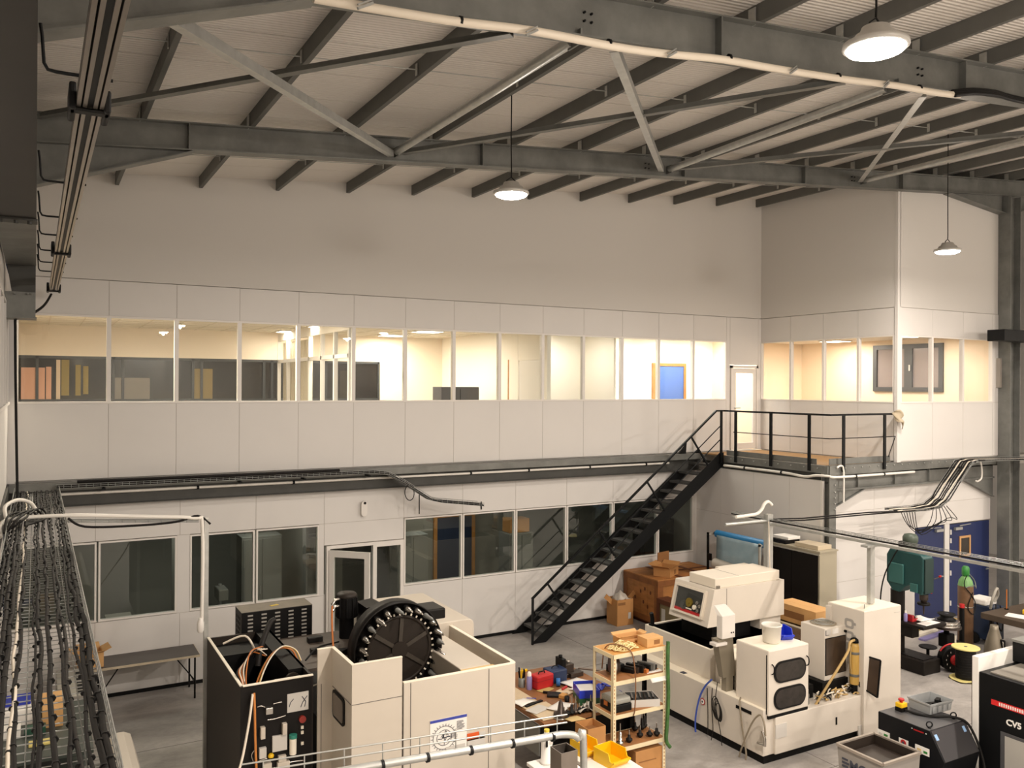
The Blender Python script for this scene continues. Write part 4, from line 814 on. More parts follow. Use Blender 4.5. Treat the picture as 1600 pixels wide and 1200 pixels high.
# deck, motor and column
b('deck_plate', mat('deck', '4a4038', .5, noise=.2, scale=5), 2.82, 4.2, 10.2, 11.6, 1.86, 1.9)
mx, my = 3.74, 11.25
q = MB(); q.cyl((mx, my, 1.9), (mx, my, 2.18), .1, 20); q.cyl((mx, my, 2.18), (mx, my, 2.46), .14, 20); q.build('motor_body', 'deep_black', M1, local=False)
q = MB(); q.lathe([(.14, 0), (.145, .02), (.12, .05), (.05, .06)], 20, (mx, my, 2.46)); q.build('motor_cap', 'machine_brown', M1, local=False)
q = MB()
for i in range(10): a = .63*i; q.cyl((mx+.145*math.cos(a), my+.145*math.sin(a), 2.2), (mx+.145*math.cos(a), my+.145*math.sin(a), 2.45), .012, 6)
q.build('motor_fins', 'black_plastic', M1, local=False)
for z in (2.36, 2.45): q = MB(); q.tube([(mx-.12, my-.06, z), (mx-.2, my-.1, z), (mx-.24, my-.12, z-.05)], .022, 8); q.build('connector', 'chrome', M1, local=False)
q = MB(); q.prism([(3.9, 1.9), (3.9, 2.36), (4.12, 2.38), (4.55, 2.12), (4.55, 1.9)], 'y', 10.9, 11.3); q.build('column_cover', 'machine_dark', M1, local=False)
q = MB(); q.tube(spline([(mx-.24, my-.12, 2.38), (mx-.3, my-.3, 2.25), (mx-.38, my-.6, 2.05), (mx-.46, my-.95, 1.9)], 6), .013, 6); q.build('motor_cable', 'orange_wire', M1, local=False)
for i, (x, y) in enumerate(((3.1, 10.7), (3.35, 10.5), (3.2, 11.2), (3.6, 10.6))): b('valve_block', ('machine_dark', 'box_black')[i % 2], x, x+.2, y, y+.1, 1.9, 1.97, bevel=.008)
q = MB(); q.tube(spline([(2.95, 10.45, 1.93), (3.15, 10.6, 2.02), (3.4, 10.75, 2.0), (3.55, 11.0, 1.93)], 5), .012, 5); q.tube(spline([(3.3, 10.4, 1.93), (3.5, 10.45, 2.0), (3.65, 10.4, 1.95)], 5), .01, 5); q.build('hydraulic_hoses', 'rubber', M1, local=False)
# tool carousel
CX, CY, CZ, CR = 4.05, 10.12, 2.0, .6
q = MB(); q.lathe([(.12, .02), (CR-.02, .02), (CR-.02, -.03), (CR+.0, -.03), (CR+.0, .22), (.2, .22)], 48, (CX, CY, CZ), (0, 1, 0)); ca = q.build('carousel', 'machine_dark', M1, local=False)
q = MB(); q.lathe([(.43, -.03), (.44, -.045), (.40, -.045), (.395, 0)], 48, (CX, CY, CZ), (0, 1, 0)); q.lathe([(.11, -.06), (.11, .02)], 24, (CX, CY, CZ), (0, 1, 0)); q.build('hub', 'machine_brown', M1, local=False)
for k in range(6):
    a = .45+k*math.pi/3; c, s = math.cos(a), math.sin(a); q = MB(); q.bar((CX+.08*c, CY-.02, CZ+.08*s), (CX+.4*c, CY-.02, CZ+.4*s), .05, .07, up=(0, 1, 0)); q.build('spoke', mat('spoke', '3d3730', .4), M1, local=False)
for k in range(36):
    a = k*2*math.pi/36; c, s = math.cos(a), math.sin(a); o = MB().cbox((CX+.455*c, CY-.045, CZ+.455*s), (.028, .012, .02), Euler((0, -a, 0))).build('marker', 'cream_edge', M1, local=False)
for k in range(24):
    a = k*2*math.pi/24+.1; c, s = math.cos(a), math.sin(a); x, z = CX+.525*c, CZ+.525*s
    q = MB(); q.cyl((x, CY-.02, z), (x, CY-.09, z), .042, 10); q.build('tool_clamp', 'box_black', M1, local=False)
    ln = (.1, .16, .07, .2, .12)[k % 5]; q = MB(); q.lathe([(.034, 0), (.034, .04), (.026, .045), (.024, ln), (.012, ln+.005), (.01, ln+.06)], 10, (x, CY-.09, z), (0, -1, 0)); q.build('tool', 'chrome' if k % 3 else 'galv', M1, local=False)
b('carousel_support', 'machine_dark', 4.3, 4.75, 10.2, 10.6, 2.28, 2.42, bevel=.02)
b('inner_black', 'deep_black', 3.06, 4.4, 9.5, 10.1, .3, 1.45)
# cream covers
ft = 2.3
q = MB(); q.box(2.86, 3.05, 9.63, 9.66, .15, ft); q.box(3.03, 3.06, 8.95, 9.66, .15, ft); q.box(3.03, 3.62, 8.92, 8.95, .15, ft); q.build('side_cover', 'cream', M1, local=False, bevel=.004)
q = MB(); q.box(2.859, 3.03, 9.625, 9.665, ft, ft+.006); q.box(3.025, 3.065, 8.92, 9.66, ft, ft+.006); q.box(3.06, 3.62, 8.915, 8.955, ft, ft+.006); q.build('cover_rim', 'cream_edge', M1, local=False)
q = MB(); q.box(3.03, 3.62, 8.916, 8.921, 1.86, 1.866); q.box(3.024, 3.03, 8.93, 9.6, 1.86, 1.866); q.box(2.9, 2.905, 9.62, 9.631, .2, 1.9); q.build('cover_joint', 'joint', M1, local=False)
ywa, ywb = PX(520, 1105, 3.02).y, PX(538, 1105, 3.02).y; zwa, zwb = PX(529, 1084, 3.02).z, PX(529, 1128, 3.02).z
def oval(y0, y1, z0, z1, r, n=5):
    P = []
    for cy, cz, a0 in ((y1-r, z1-r, 0), (y0+r, z1-r, math.pi/2), (y0+r, z0+r, math.pi), (y1-r, z0+r, 3*math.pi/2)):
        for i in range(n+1): a = a0+math.pi/2*i/n; P.append((cy+r*math.cos(a), cz+r*math.sin(a)))
    return P
q = MB(); q.prism(oval(ywb, ywa, zwb, zwa, .06), 'x', 3.012, 3.03); q.build('window_seal', 'rubber', M1, local=False)
q = MB(); q.prism(oval(ywb+.03, ywa-.03, zwb+.03, zwa-.03, .045), 'x', 3.008, 3.02); q.build('window_pane', mat('grey_brown', '6b6158', .2), M1, local=False)
b('hatch_plate', 'label_grey', 3.018, 3.03, 9.52, 9.6, 1.52, 1.66)
q = MB(); r = .06; P = [(3.64, 8.92), (5.05, 8.92)]+[(5.05+.06*math.sin(a), 8.98-.06*math.cos(a)) for a in (.5, 1.05, 1.57)]+[(5.11, 10.75), (5.06, 10.75), (5.06, 9.0), (5.04, 8.97), (3.64, 8.97)]
q.prism(P, 'z', .15, 2.0); q.build('front_panel', 'cream', M1, local=False)
q = MB(); q.prism([(x, y) for x, y in P], 'z', 2.0, 2.008); q.build('panel_rim', 'cream_edge', M1, local=False)
q = MB()
for x in (3.63, 3.72, 4.72): q.box(x, x+.006, 8.914, 8.921, .16, 1.99)
q.build('panel_joint', 'joint', M1, local=False)
q = MB(); q.box(4.5, 4.92, 9.25, 10.7, .4, 1.93); q.box(4.92, 5.06, 9.3, 10.7, .3, 1.75); q.build('way_cover', 'cream', M1, local=False, bevel=.01)
b('way_end', mat('wood_light', 'd9b880', .6, noise=.08, scale=4), 4.5, 4.95, 9.2, 9.245, .5, 1.92)
q = MB(); P = [(4.15, 2.06), (5.36, 2.06)]+[(5.36+.09*math.sin(a), 1.97+.09*math.cos(a)) for a in (.5, 1.0, 1.57)]+[(5.45, .3), (4.15, .3)]
q.prism(P, 'y', 10.75, 12.45); q.build('rear_cover', 'cream', M1, local=False, bevel=.012)
b('rear_slot', 'lid_brown', 4.3, 4.75, 11.2, 12.1, 2.06, 2.066)
# fittings on the black front
f = lambda x, y: PY(x, y, 9.65)
def fit(name, m, x0, y0, x1, y1, d=.05, bevel=.004):
    a_, c_ = f(x0, y0), f(x1, y1); return MB().box(a_.x, c_.x, 9.655-d, 9.655, c_.z, a_.z).build(name, m, M1, local=False, bevel=bevel)
pl = fit('wiring_plan', 'label_grey', 449, 1085, 482, 1108, .006, 0)
fit('valve', 'chrome', 414, 1105, 425, 1113, .06); fit('valve', 'cream', 406, 1135, 413, 1152, .06); fit('valve', 'cream', 440, 1129, 447, 1145, .06); fit('gauge_plate', 'label_grey', 425, 1150, 448, 1170, .03); fit('module', 'label_grey', 404, 1168, 415, 1182, .05)
fit('module', 'cream', 434, 1180, 446, 1187, .05); fit('module', 'cream', 410, 1192, 423, 1206, .06); fit('module', 'cream', 432, 1190, 451, 1206, .06)
a_ = f(456, 1163); q = MB(); q.cyl((a_.x, 9.6, a_.z-.09), (a_.x, 9.6, a_.z+.09), .04, 12); q.build('filter_bowl', 'cream_edge', M1, local=False); q = MB(); q.cyl((a_.x, 9.6, a_.z+.09), (a_.x, 9.6, a_.z+.13), .045, 12); q.build('filter_cap', mat('teal', '2f7f6f', .5), M1, local=False)
a_ = f(472, 1123); q = MB(); q.cyl((a_.x, 9.655, a_.z), (a_.x, 9.62, a_.z), .04, 14); q.build('red_button', mat('dull_red', '8f2c22', .5), M1, local=False)
for y in (1136, 1144, 1161): fit('push_button', 'cream_edge', 470, y-2, 474, y+2, .02, 0)
a_ = f(422, 1181); q = MB(); q.lathe([(.03, 0), (.035, .02), (.02, .04)], 10, (a_.x, 9.61, a_.z)); q.build('yellow_cap', 'yellow', M1, local=False)
for P in (((402, 1105), (408, 1103), (414, 1105)), ((427, 1100), (434, 1098), (440, 1097)), ((418, 1125), (430, 1123), (446, 1118)), ((403, 1190), (410, 1187), (417, 1185)), ((446, 1193), (458, 1190), (474, 1188)), ((398, 1172), (393, 1180), (396, 1190))):
    q = MB(); q.tube(spline([PY(x, y, 9.62) for x, y in P], 4), .008, 5); q.build('pipe', 'chrome', M1, local=False)
q = MB()
for P in (((452, 1105), (454, 1098), (459, 1092)), ((472, 1088), (478, 1096), (476, 1104)), ((480, 1087), (473, 1097), (470, 1105))): q.tube([PY(x, y, 9.645) for x, y in P], .004, 4)
q.build('plan_lines', 'ink', M1, local=False)
q = MB(); q.tube(spline([(2.12, 9.6, 1.93), (2.05, 9.5, 1.6), (1.9, 9.3, 1.2), (1.6, 9.1, .7), (1.3, 8.9, .2), (1.2, 8.85, .02)], 5), .014, 6); tag(q.build('loose_cable', 'cable_white', loc=(1.2, 8.85, 0)), 'white cable hanging slack from the black cabinet front to the floor', 'cable')
q = MB(); q.tube(spline([PY(397, 1083, 9.6), PY(398, 1110, 9.58), PY(399, 1160, 9.58), PY(401, 1215, 9.6)], 5), .014, 6); q.build('orange_cable', mat('orange_cable', 'c9803e', .5), M1, local=False)
# wires above the open cabinet
wr = random.Random(5)
for i in range(9):
    d = wr.uniform(-.03, .03); P = [(2.1+d, 9.8, 1.8), (2.08+d, 9.88, 1.98), (2.1+d*2, 10.05, 2.08+d), (2.22+d, 10.3, 2.13+d*2), (2.36+d*2, 10.55, 2.12+d), (2.45+wr.uniform(-.1, .1), 10.7+d, 2.05+wr.uniform(-.08, .05))]
    q = MB(); q.tube(spline(P, 5), .008, 5); q.build('wire', ('cable_white', 'orange_wire', 'cable_grey')[i % 3], M1, local=False)
for i in range(7):
    d = wr.uniform(-.03, .03); P = [(2.2+d, 9.9, 1.7), (2.28+d, 10.05, 1.9+d*.5), (2.48+d, 10.4, 2.03+d*.5), (2.68+d, 10.62, 2.08+d*.5), (2.84+d, 10.62, 2.03), (2.88+d, 10.5, 1.92)]
    q = MB(); q.tube(spline(P, 5), .009, 5); q.build('wire', ('yellow_wire', 'orange_wire', 'yellow_wire', 'cable_white')[i % 4], M1, local=False)
q = MB(); q.tube(spline([(2.4, 10.6, 1.9), (2.46, 10.7, 2.1), (2.62, 10.95, 2.3), (2.7, 11.0, 2.34)], 5), .035, 8); q.build('corrugated_hose', 'cable_grey', M1, local=False)
q = MB(); q.tube(spline([(2.1, 11.2, 2.06), (2.35, 11.1, 2.15), (2.45, 10.95, 1.98)], 5), .014, 6); q.tube(spline([(2.75, 9.9, 1.8), (2.9, 9.85, 1.82), (3.0, 9.7, 1.95)], 5), .009, 5); q.build('loop_wires', 'cable_white', M1, local=False)
b('bracket_strip', 'cream_edge', 2.42, 2.72, 9.78, 9.86, 1.93, 1.96)
# poster and labels on the front panel
pa, pb = PY(672, 1127, 8.915), PY(729, 1174, 8.915); po = MB().box(pa.x, pb.x, 8.912, 8.919, pb.z, pa.z).build('instruction_plate', 'paper', M1, local=False)
pw_, ph_ = pb.x-pa.x, pa.z-pb.z
MB().box(pa.x, pb.x, 8.909, 8.912, pa.z-.07*ph_, pa.z).build('plate_header', 'blue_ink', M1, local=False)
q = MB(); cx, cz = pa.x+.38*pw_, pa.z-.5*ph_
for r_ in (.2, .3): q.tube([(cx+r_*pw_*math.cos(a*.2618), 8.909, cz+r_*ph_*math.sin(a*.2618)) for a in range(24)], .003, 4, closed=True)
for k in range(26):
    a = k*.24; q.tube([(cx+.31*pw_*math.cos(a), 8.909, cz+.31*ph_*math.sin(a)), (cx+.36*pw_*math.cos(a), 8.909, cz+.36*ph_*math.sin(a))], .003, 4)
for k in range(14):
    z = pa.z-ph_*(.14+.03*k); x = pa.x+pw_*(.72 if k < 8 else .55); q.box(x, x+pw_*(.12+.1*wr.random()), 8.907, 8.911, z-.004, z)
for k in range(16): a = wr.random()*6.28; r_ = .15*wr.random(); q.cbox((cx+r_*pw_*math.cos(a), 8.909, cz+r_*ph_*math.sin(a)), (.05, .004, .006), Euler((0, a, 0)))
q.build('plate_drawing', 'ink', M1, local=False)
MB().box(pa.x+.42*pw_, pa.x+.95*pw_, 8.906, 8.909, pb.z+.1*ph_, pb.z+.24*ph_).build('plate_table', 'label_grey', M1, local=False)
a_, c_ = PY(730, 1147, 8.915), PY(748, 1154, 8.915); MB().box(a_.x, c_.x, 8.91, 8.919, c_.z, a_.z).build('warning_label', 'orange_label', M1, local=False)
a_, c_ = PY(730, 1156, 8.915), PY(757, 1162, 8.915); MB().box(a_.x, c_.x, 8.91, 8.919, c_.z, a_.z).build('paper_label', 'label_grey', M1, local=False); a_, c_ = PY(749, 1144, 8.915), PY(758, 1152, 8.915); MB().box(a_.x, c_.x, 8.91, 8.919, c_.z, a_.z).build('paper_label', 'label_grey', M1, local=False)
# ---------------------------------------------------------------- wire erosion machine, right of the middle
E_ = thing('wire_erosion_machine', 'white wire erosion machine with windowed head, bath and oval-windowed pump box', 'machine', (10.2, 9.9, 0))
e = lambda name, m, *a, bevel=0: MB().box(*a).build(name, m, E_, local=False, bevel=bevel)
e('plinth', 'deep_black', 9.05, 11.6, 8.74, 11.5, 0, .13)
e('base', 'machine_white', 9.2, 11.5, 8.66, 11.6, .13, .66, bevel=.01); e('side_ledge', 'machine_white', 9.0, 9.22, 8.7, 11.65, .13, .78, bevel=.008)
e('ledge_top', 'cream_edge', 9.0, 9.22, 8.7, 11.65, .78, .785)
q = MB(); q.open_box(9.2, 11.0, 10.0, 11.62, .66, 1.25, .045); q.build('bath', 'machine_white', E_, local=False); q = MB(); q.open_box(9.246, 10.954, 10.046, 11.574, .72, 1.235, .01); q.build('bath_liner', 'deep_black', E_, local=False)
q = MB()
for a in ((9.2, 9.246, 10, 11.62), (9.246, 10.954, 10, 10.046), (9.246, 10.954, 11.574, 11.62)): q.box(*a, 1.25, 1.256)
q.build('bath_rim', 'cream_edge', E_, local=False)
e('rear_table', 'brown_pane', 11.0, 12.2, 9.6, 11.5, .9, 1.2); e('rear_table_edge', 'machine_white', 11.0, 12.2, 9.55, 9.6, .9, 1.22); e('rear_table_edge', 'cream_edge', 11.5, 11.56, 9.6, 11.5, 1.2, 1.215)
# head
hz0, hz1 = 1.49, 2.09
q = MB(); q.loft([(9.41, 10.3, hz0), (11.13, 10.3, hz0), (11.13, 10.3, hz1), (9.56, 10.3, hz1)], [(9.41, 11.25, hz0), (11.13, 11.25, hz0), (11.13, 11.25, hz1), (9.56, 11.25, hz1)]); q.build('head', 'machine_white', E_, local=False, bevel=.012)
e('head_joint', 'joint', 9.82, 9.826, 10.296, 10.301, hz0+.01, hz1-.01)
e('head_cover', mat('cover_white', 'ded5c5', .45), 9.6, 11.05, 10.33, 10.95, hz1, hz1+.16, bevel=.01); e('cover_gap', 'joint', 9.6, 11.05, 10.34, 10.95, hz1-.002, hz1+.006); e('head_lid', 'cover_white', 10.4, 11.1, 10.5, 11.2, hz1, hz1+.12, bevel=.01)
e('cover_seam', 'joint', 10.12, 10.126, 10.34, 10.94, hz1+.158, hz1+.162); e('latch', 'chrome', 9.62, 9.68, 10.3, 10.34, hz1, hz1+.05)
U = Vector((.15, 0, .6)).normalized(); Nn = Vector((-U.z, 0, U.x)); O = Vector((9.41, 10.3, hz0))
def face(y, t, n): return O+Vector((0, y, 0))+U*t+Nn*n          # a point on the slanted head face
def fplate(name, m, y0, y1, t0, t1, n0, n1):
    q = MB(); q.loft([face(y0, t0, n0), face(y1, t0, n0), face(y1, t1, n0), face(y0, t1, n0)], [face(y0, t0, n1), face(y1, t0, n1), face(y1, t1, n1), face(y0, t1, n1)]); return q.build(name, m, E_, local=False)
fplate('window_recess', mat('recess', '2c2e2b', .4), .17, .84, .13, .52, .0, .004); fplate('red_strip', 'red', .17, .84, .13, .175, .004, .008)
for y, t, r_, m in ((.5, .3, .075, 'gold'), (.62, .24, .075, 'recess2'), (.36, .25, .04, 'cream_edge'), (.24, .29, .032, 'chrome'), (.27, .21, .032, 'chrome'), (.31, .33, .03, 'chrome')):
    if m == 'gold': mat('gold', 'a08a3a', .3, .7)
    if m == 'recess2': mat('recess2', '4a4d49', .3, .3)
    q = MB(); q.cyl(face(y, t, .004), face(y, t, .03), r_, 18); q.cyl(face(y, t, .03), face(y, t, .04), r_*.35, 10); q.build('pulley', m, E_, local=False)
fplate('wire_guide', 'cream_edge', .42, .62, .19, .21, .01, .02)
q = MB(); q.quad(face(.17, .13, .05), face(.84, .13, .05), face(.84, .52, .05), face(.17, .52, .05)); q.build('window_pane', 'glass_clear', E_, local=False)
fr = MB()
for a in ((.13, .17, .1, .56), (.84, .88, .1, .56), (.17, .84, .1, .13), (.17, .84, .52, .56)): fr.loft([face(a[0], a[2], 0), face(a[1], a[2], 0), face(a[1], a[3], 0), face(a[0], a[3], 0)], [face(a[0], a[2], .052), face(a[1], a[2], .052), face(a[1], a[3], .052), face(a[0], a[3], .052)])
fr.build('window_frame', 'cover_white', E_, local=False)
e('head_neck', 'deep_black', 9.65, 10.5, 10.45, 11.2, 1.2, hz0); e('head_foot', 'machine_white', 10.62, 11.1, 10.35, 11.2, 1.3, hz0)
e('joystick_base', 'deep_black', 9.22, 9.3, 11.45, 11.55, 1.256, 1.28); q = MB(); q.tube([(9.26, 11.5, 1.28), (9.25, 11.49, 1.38), (9.22, 11.48, 1.48)], .035, 8); q.build('work_lamp', 'deep_black', E_, local=False)
# front group
a_, c_ = PX(1167, 1005, 9.06).y, 8.66
q = MB(); q.box(9.06, 9.87, 8.66, 9.3, .7, 1.62); q.build('pump_box', 'machine_white', E_, local=False, bevel=.012); e('pump_box_top', 'cream_edge', 9.07, 9.86, 8.67, 9.29, 1.62, 1.624); e('box_gap', 'deep_black', 9.07, 9.86, 8.664, 9.28, .655, .7)
e('box_gap', 'deep_black', 9.052, 9.062, 8.69, 8.70, .72, 1.56)
for z0, z1 in ((1.14, 1.45), (.76, 1.07)):
    q = MB(); q.prism(oval(9.16, 9.80, z0, z1, .14, 7), 'y', 8.645, 8.662); q.build('oval_seal', 'rubber', E_, local=False)
    q = MB(); q.prism(oval(9.185, 9.775, z0+.025, z1-.025, .12, 7), 'y', 8.640, 8.65); q.build('oval_pane', mat('oval_dark', '383431', .15, noise=.35, scale=6), E_, local=False)
for x, z in ((9.12, 1.36), (9.82, 1.38)): q = MB(); q.tube(spline([(x, 8.655, z-.07), (x, 8.62, z-.05), (x, 8.61, z), (x, 8.62, z+.05), (x, 8.655, z+.07)], 3), .009, 6); q.build('handle', 'deep_black', E_, local=False)
e('side_gap', 'deep_black', 9.88, 9.93, 8.75, 9.2, .66, 1.25); e('pump_motor', 'deep_black', 9.95, 10.3, 8.95, 9.3, .66, .86); q = MB(); q.cyl((10.0, 8.85, .66), (10.0, 8.85, .8), .07, 14); q.cyl((10.0, 8.85, .82), (10.0, 8.85, .87), .06, 14); q.build('pump', 'galv', E_, local=False)
e('rear_housing', 'machine_white', 9.3, 10.9, 9.55, 10.0, .66, 1.2, bevel=.01); e('housing_rim', 'cream_edge', 9.3, 10.9, 9.55, 10.0, 1.2, 1.206)
e('opening', 'deep_black', 9.296, 9.302, 9.58, 9.8, .7, 1.08); q = MB(); q.lathe([(.05, 0), (.07, .1), (.03, .2), (.05, .26)], 12, (9.25, 9.62, .79)); q.build('valve_body', 'machine_brown', E_, local=False); e('small_module', 'cream_edge', 9.2, 9.27, 9.7, 9.78, .79, .87)
# filter cabinet
FX, FY, FZ = 10.56, 8.96, 1.66
e('filter_cabinet', 'machine_white', FX, FX+.5, FY, FY+.47, .86, FZ, bevel=.01); q = MB(); q.lathe([(.19, 0), (.2, .008), (.17, .012), (.02, .006)], 28, (FX+.25, FY+.24, FZ)); q.build('fan_cover', mat('fan', '9e937f', .35, .4), E_, local=False)
q = MB()
for r_ in (.05, .09, .13, .165): q.tube([(FX+.25+r_*math.cos(k*.3142), FY+.24+r_*math.sin(k*.3142), FZ+.016) for k in range(20)], .004, 4, closed=True)
q.build('fan_grille', 'galv_light', E_, local=False)
e('filter_panel', 'brown_pane', FX+.02, FX+.48, FY-.012, FY-.002, .95, 1.5); e('panel_frame', 'deep_black', FX+.01, FX+.49, FY-.008, FY, .94, 1.51)
for x0, z0, x1, z1, m in ((.02, 1.55, .1, 1.63, 'ink'), (.03, 1.56, .13, 1.64, 'label_grey'), (.17, 1.56, .3, 1.64, 'paper')): e('sticker', m, FX+x0, FX+x1, FY-.004-(.002 if m != 'ink' else 0), FY, z0, z1)
q = MB(); q.cyl((FX+.45, FY, 1.57), (FX+.45, FY-.03, 1.57), .02, 8); q.build('knob', 'deep_black', E_, local=False)
e('support', 'deep_black', FX-.1, FX+.55, FY-.05, FY+.4, .66, .86); e('side_strip', 'machine_white', FX+.5, FX+.6, FY+.05, FY+.5, .66, 1.62)
# resin bottle
bx, by = 11.02, 8.78; bz0, bz1 = PY(1336, 1068, by).z, PY(1336, 1004, by).z
q = MB(); q.lathe([(.07, bz0), (.075, bz0+.02), (.075, bz1-.05), (.06, bz1-.01), (.04, bz1)], 18, (bx, by, 0)); q.build('resin_bottle', mat('resin', 'c9a356', .3, noise=.2, scale=6, stretch=(1, 1, .2)), E_, local=False)
q = MB(); q.lathe([(.045, bz1), (.07, bz1+.01), (.06, bz1+.06), (.02, bz1+.08)], 12, (bx, by, 0)); q.cyl((bx, by, .66), (bx, by, bz0), .05, 12); q.build('bottle_caps', 'deep_black', E_, local=False)
for z in (bz0+.12, bz1-.17): q = MB(); q.lathe([(.078, z), (.08, z+.01), (.08, z+.03), (.078, z+.04)], 18, (bx, by, 0)); q.build('strap', 'galv', E_, local=False)
q = MB(); q.tube(spline([(bx-.02, by-.02, bz1+.05), (bx-.16, by-.04, bz1+.03), (bx-.24, by-.06, bz1-.1), PY(1300, 1060, 8.72), PY(1270, 1108, 8.75)], 6), .02, 8); q.build('hose', mat('hose_tan', 'b5975f', .5), E_, local=False)
q = MB(); q.tube(spline([(bx+.06, by, bz1), (bx+.13, by, bz1-.2), (bx+.15, by, bz1-.4), (bx+.08, by, bz0+.1)], 6), .014, 6); q.tube(spline([(bx-.08, by, bz1-.05), (bx-.1, by, bz1-.3), (bx-.02, by, bz0-.05)], 6), .012, 6); q.build('thin_hoses', 'hose_tan', E_, local=False)
q = MB(); P = [PY(1347, 1023, 8.7), PY(1376, 1032, 8.5), PY(1371, 1090, 8.5), PY(1343, 1072, 8.7)]; n_ = Vector((-.01, .01, 0)); q.loft(P, [p+n_ for p in P]); q.build('open_panel', 'brown_pane', E_, local=False)
q = MB()
for i in range(4): q.bar(P[i], P[(i+1) % 4], .02, .02)
q.build('panel_edge', 'deep_black', E_, local=False)
for i in range(26):
    x, y = wr.uniform(10.15, 11.0), wr.uniform(8.7, 8.9); P = [(x, y, .67)]
    for k in range(3): x += wr.uniform(-.16, .16); y += wr.uniform(-.05, .06); P.append((min(max(x, 10.05), 11.1), min(max(y, 8.69), 8.95), .68+wr.uniform(0, .1)))
    q = MB(); q.tube(spline(P, 4), .011, 5); q.build('tangled_wire', ('cable_white', 'hose_tan', 'cable_white', 'cable_black')[i % 4], E_, local=False)
# tall electrical cabinet
e('tall_cabinet', 'machine_white', 11.03, 11.9, 8.62, 9.3, .02, 1.94, bevel=.008); e('cabinet_top', 'cream_edge', 11.04, 11.89, 8.63, 9.29, 1.94, 1.945); e('cabinet_side_strip', 'machine_white', 10.98, 11.03, 9.22, 9.3, .7, 1.9)
q = MB(); q.tube(arc((11.2, 8.75, 1.975), .03, 0, 6.28, 12, (.8, .6, 0), (0, 0, 1)), .006, 5); q.build('lifting_eye', 'galv', E_, local=False)
def ring_letter(z, yc, filled=False):
    q = MB(); O_ = oval(yc-.085, yc+.085, z-.075, z+.075, .04, 4); I_ = oval(yc-.045, yc+.045, z-.038, z+.038, .02, 4); n = len(O_)
    if filled: q.box(11.024, 11.031, yc-.085, yc+.085, z-.075, z+.075)
    else:
        q.add([(11.026, y, zz) for y, zz in O_]+[(11.026, y, zz) for y, zz in I_], [(i, (i+1) % n, n+(i+1) % n, n+i) for i in range(n)]); q.box(11.0255, 11.027, yc-.12, yc-.08, z-.01, z+.03)
    q.build('logo_letter', mat('logo_grey', '9b9791', .5), E_, local=False)
ring_letter(1.70, 8.89); ring_letter(1.51, 8.89); ring_letter(1.33, 8.89, True)
e('name_plate', 'label_grey', 11.74, 11.86, 8.614, 8.62, 1.84, 1.85)
# hanging operator box, cables and labels
e('operator_box', mat('box_white', 'd6d1ca', .4), 8.88, 9.14, 9.4, 9.52, 1.62, 1.96, bevel=.01); q = MB(); q.loft([(8.88, 9.4, 1.96), (9.14, 9.4, 1.96), (9.14, 9.52, 1.96), (8.88, 9.52, 1.96)], [(8.94, 9.62, 2.06), (9.16, 9.62, 2.06), (9.16, 9.66, 2.06), (8.94, 9.66, 2.06)]); q.build('operator_box_cap', 'box_white', E_, local=False)
for x in (9.05, 9.09): e('socket', 'deep_black', x, x+.02, 9.395, 9.4, 1.69, 1.71)
e('control_tray', 'box_white', 8.78, 9.0, 9.42, 9.56, 1.52, 1.56); q = MB(); q.loft([(9.0, 9.5, 1.0), (9.25, 9.5, 1.0), (9.25, 9.6, 1.0), (9.0, 9.6, 1.0)], [(8.85, 9.46, 1.6), (9.15, 9.46, 1.6), (9.15, 9.6, 1.6), (8.85, 9.6, 1.6)]); q.build('control_bracket', mat('khaki', '837b6b', .5), E_, local=False)
e('control_post', 'khaki', 9.06, 9.2, 9.5, 9.6, .78, 1.05)
def side_cable(name, pts, r, m): q = MB(); q.tube(spline([PX(x, y, 8.965) for x, y in pts], 5), r, 6); return q.build(name, m, E_, local=False)
side_cable('blue_hose', ((1112, 1062), (1102, 1072), (1093, 1090), (1087, 1120), (1087, 1145), (1092, 1166), (1108, 1169)), .014, mat('blue_hose', '3a55b0', .5))
side_cable('hanging_cable', ((1113, 1075), (1112, 1100), (1114, 1140), (1110, 1165), (1116, 1180), (1130, 1184)), .007, 'cable_grey'); side_cable('hanging_cable', ((1105, 1075), (1106, 1110), (1106, 1148)), .007, 'cable_grey'); side_cable('hanging_cable', ((1121, 1066), (1118, 1100), (1125, 1140), (1128, 1165)), .006, 'cable_grey')
for k in range(4): q = MB(); c = PX(1121, 1112, 8.955); q.tube(arc(c+Vector((0, .02*k-.03, .015*k)), .13+.012*k, 0, 6.28, 18, (0, .5, .1), (0, .1, 1)), .007, 5); q.build('coiled_cable', 'cable_grey', E_, local=False)
q = MB(); q.tube(spline([PX(1158, 1088, 9.1), PX(1156, 1100, 8.97), PX(1160, 1140, 8.95), PX(1166, 1180, 8.93), PX(1160, 1195, 8.93), PX(1154, 1187, 8.92), PX(1162, 1160, 8.9), PX(1176, 1128, 8.88), PX(1188, 1117, 8.88), PX(1194, 1130, 8.86), PX(1196, 1150, 8.86)], 5), .013, 6); q.build('spray_hose', mat('spray', '8a7f6d', .45), E_, local=False)
q = MB(); p = PX(1195, 1155, 8.95); q.tube([p+Vector((0, .05, .1)), p, p+Vector((0, -.0, -.1))], .022, 7); q.tube([p+Vector((0, 0, -.08)), p+Vector((0, .14, -.1))], .018, 6); q.build('spray_gun', 'chrome', E_, local=False)
def slabel(name, m, x0, y0, x1, y1): a_, c_ = PX(x0, y0, 8.998), PX(x1, y1, 8.998); return MB().box(8.993, 9.0, c_.y, a_.y, c_.z, a_.z).build(name, m, E_, local=False)
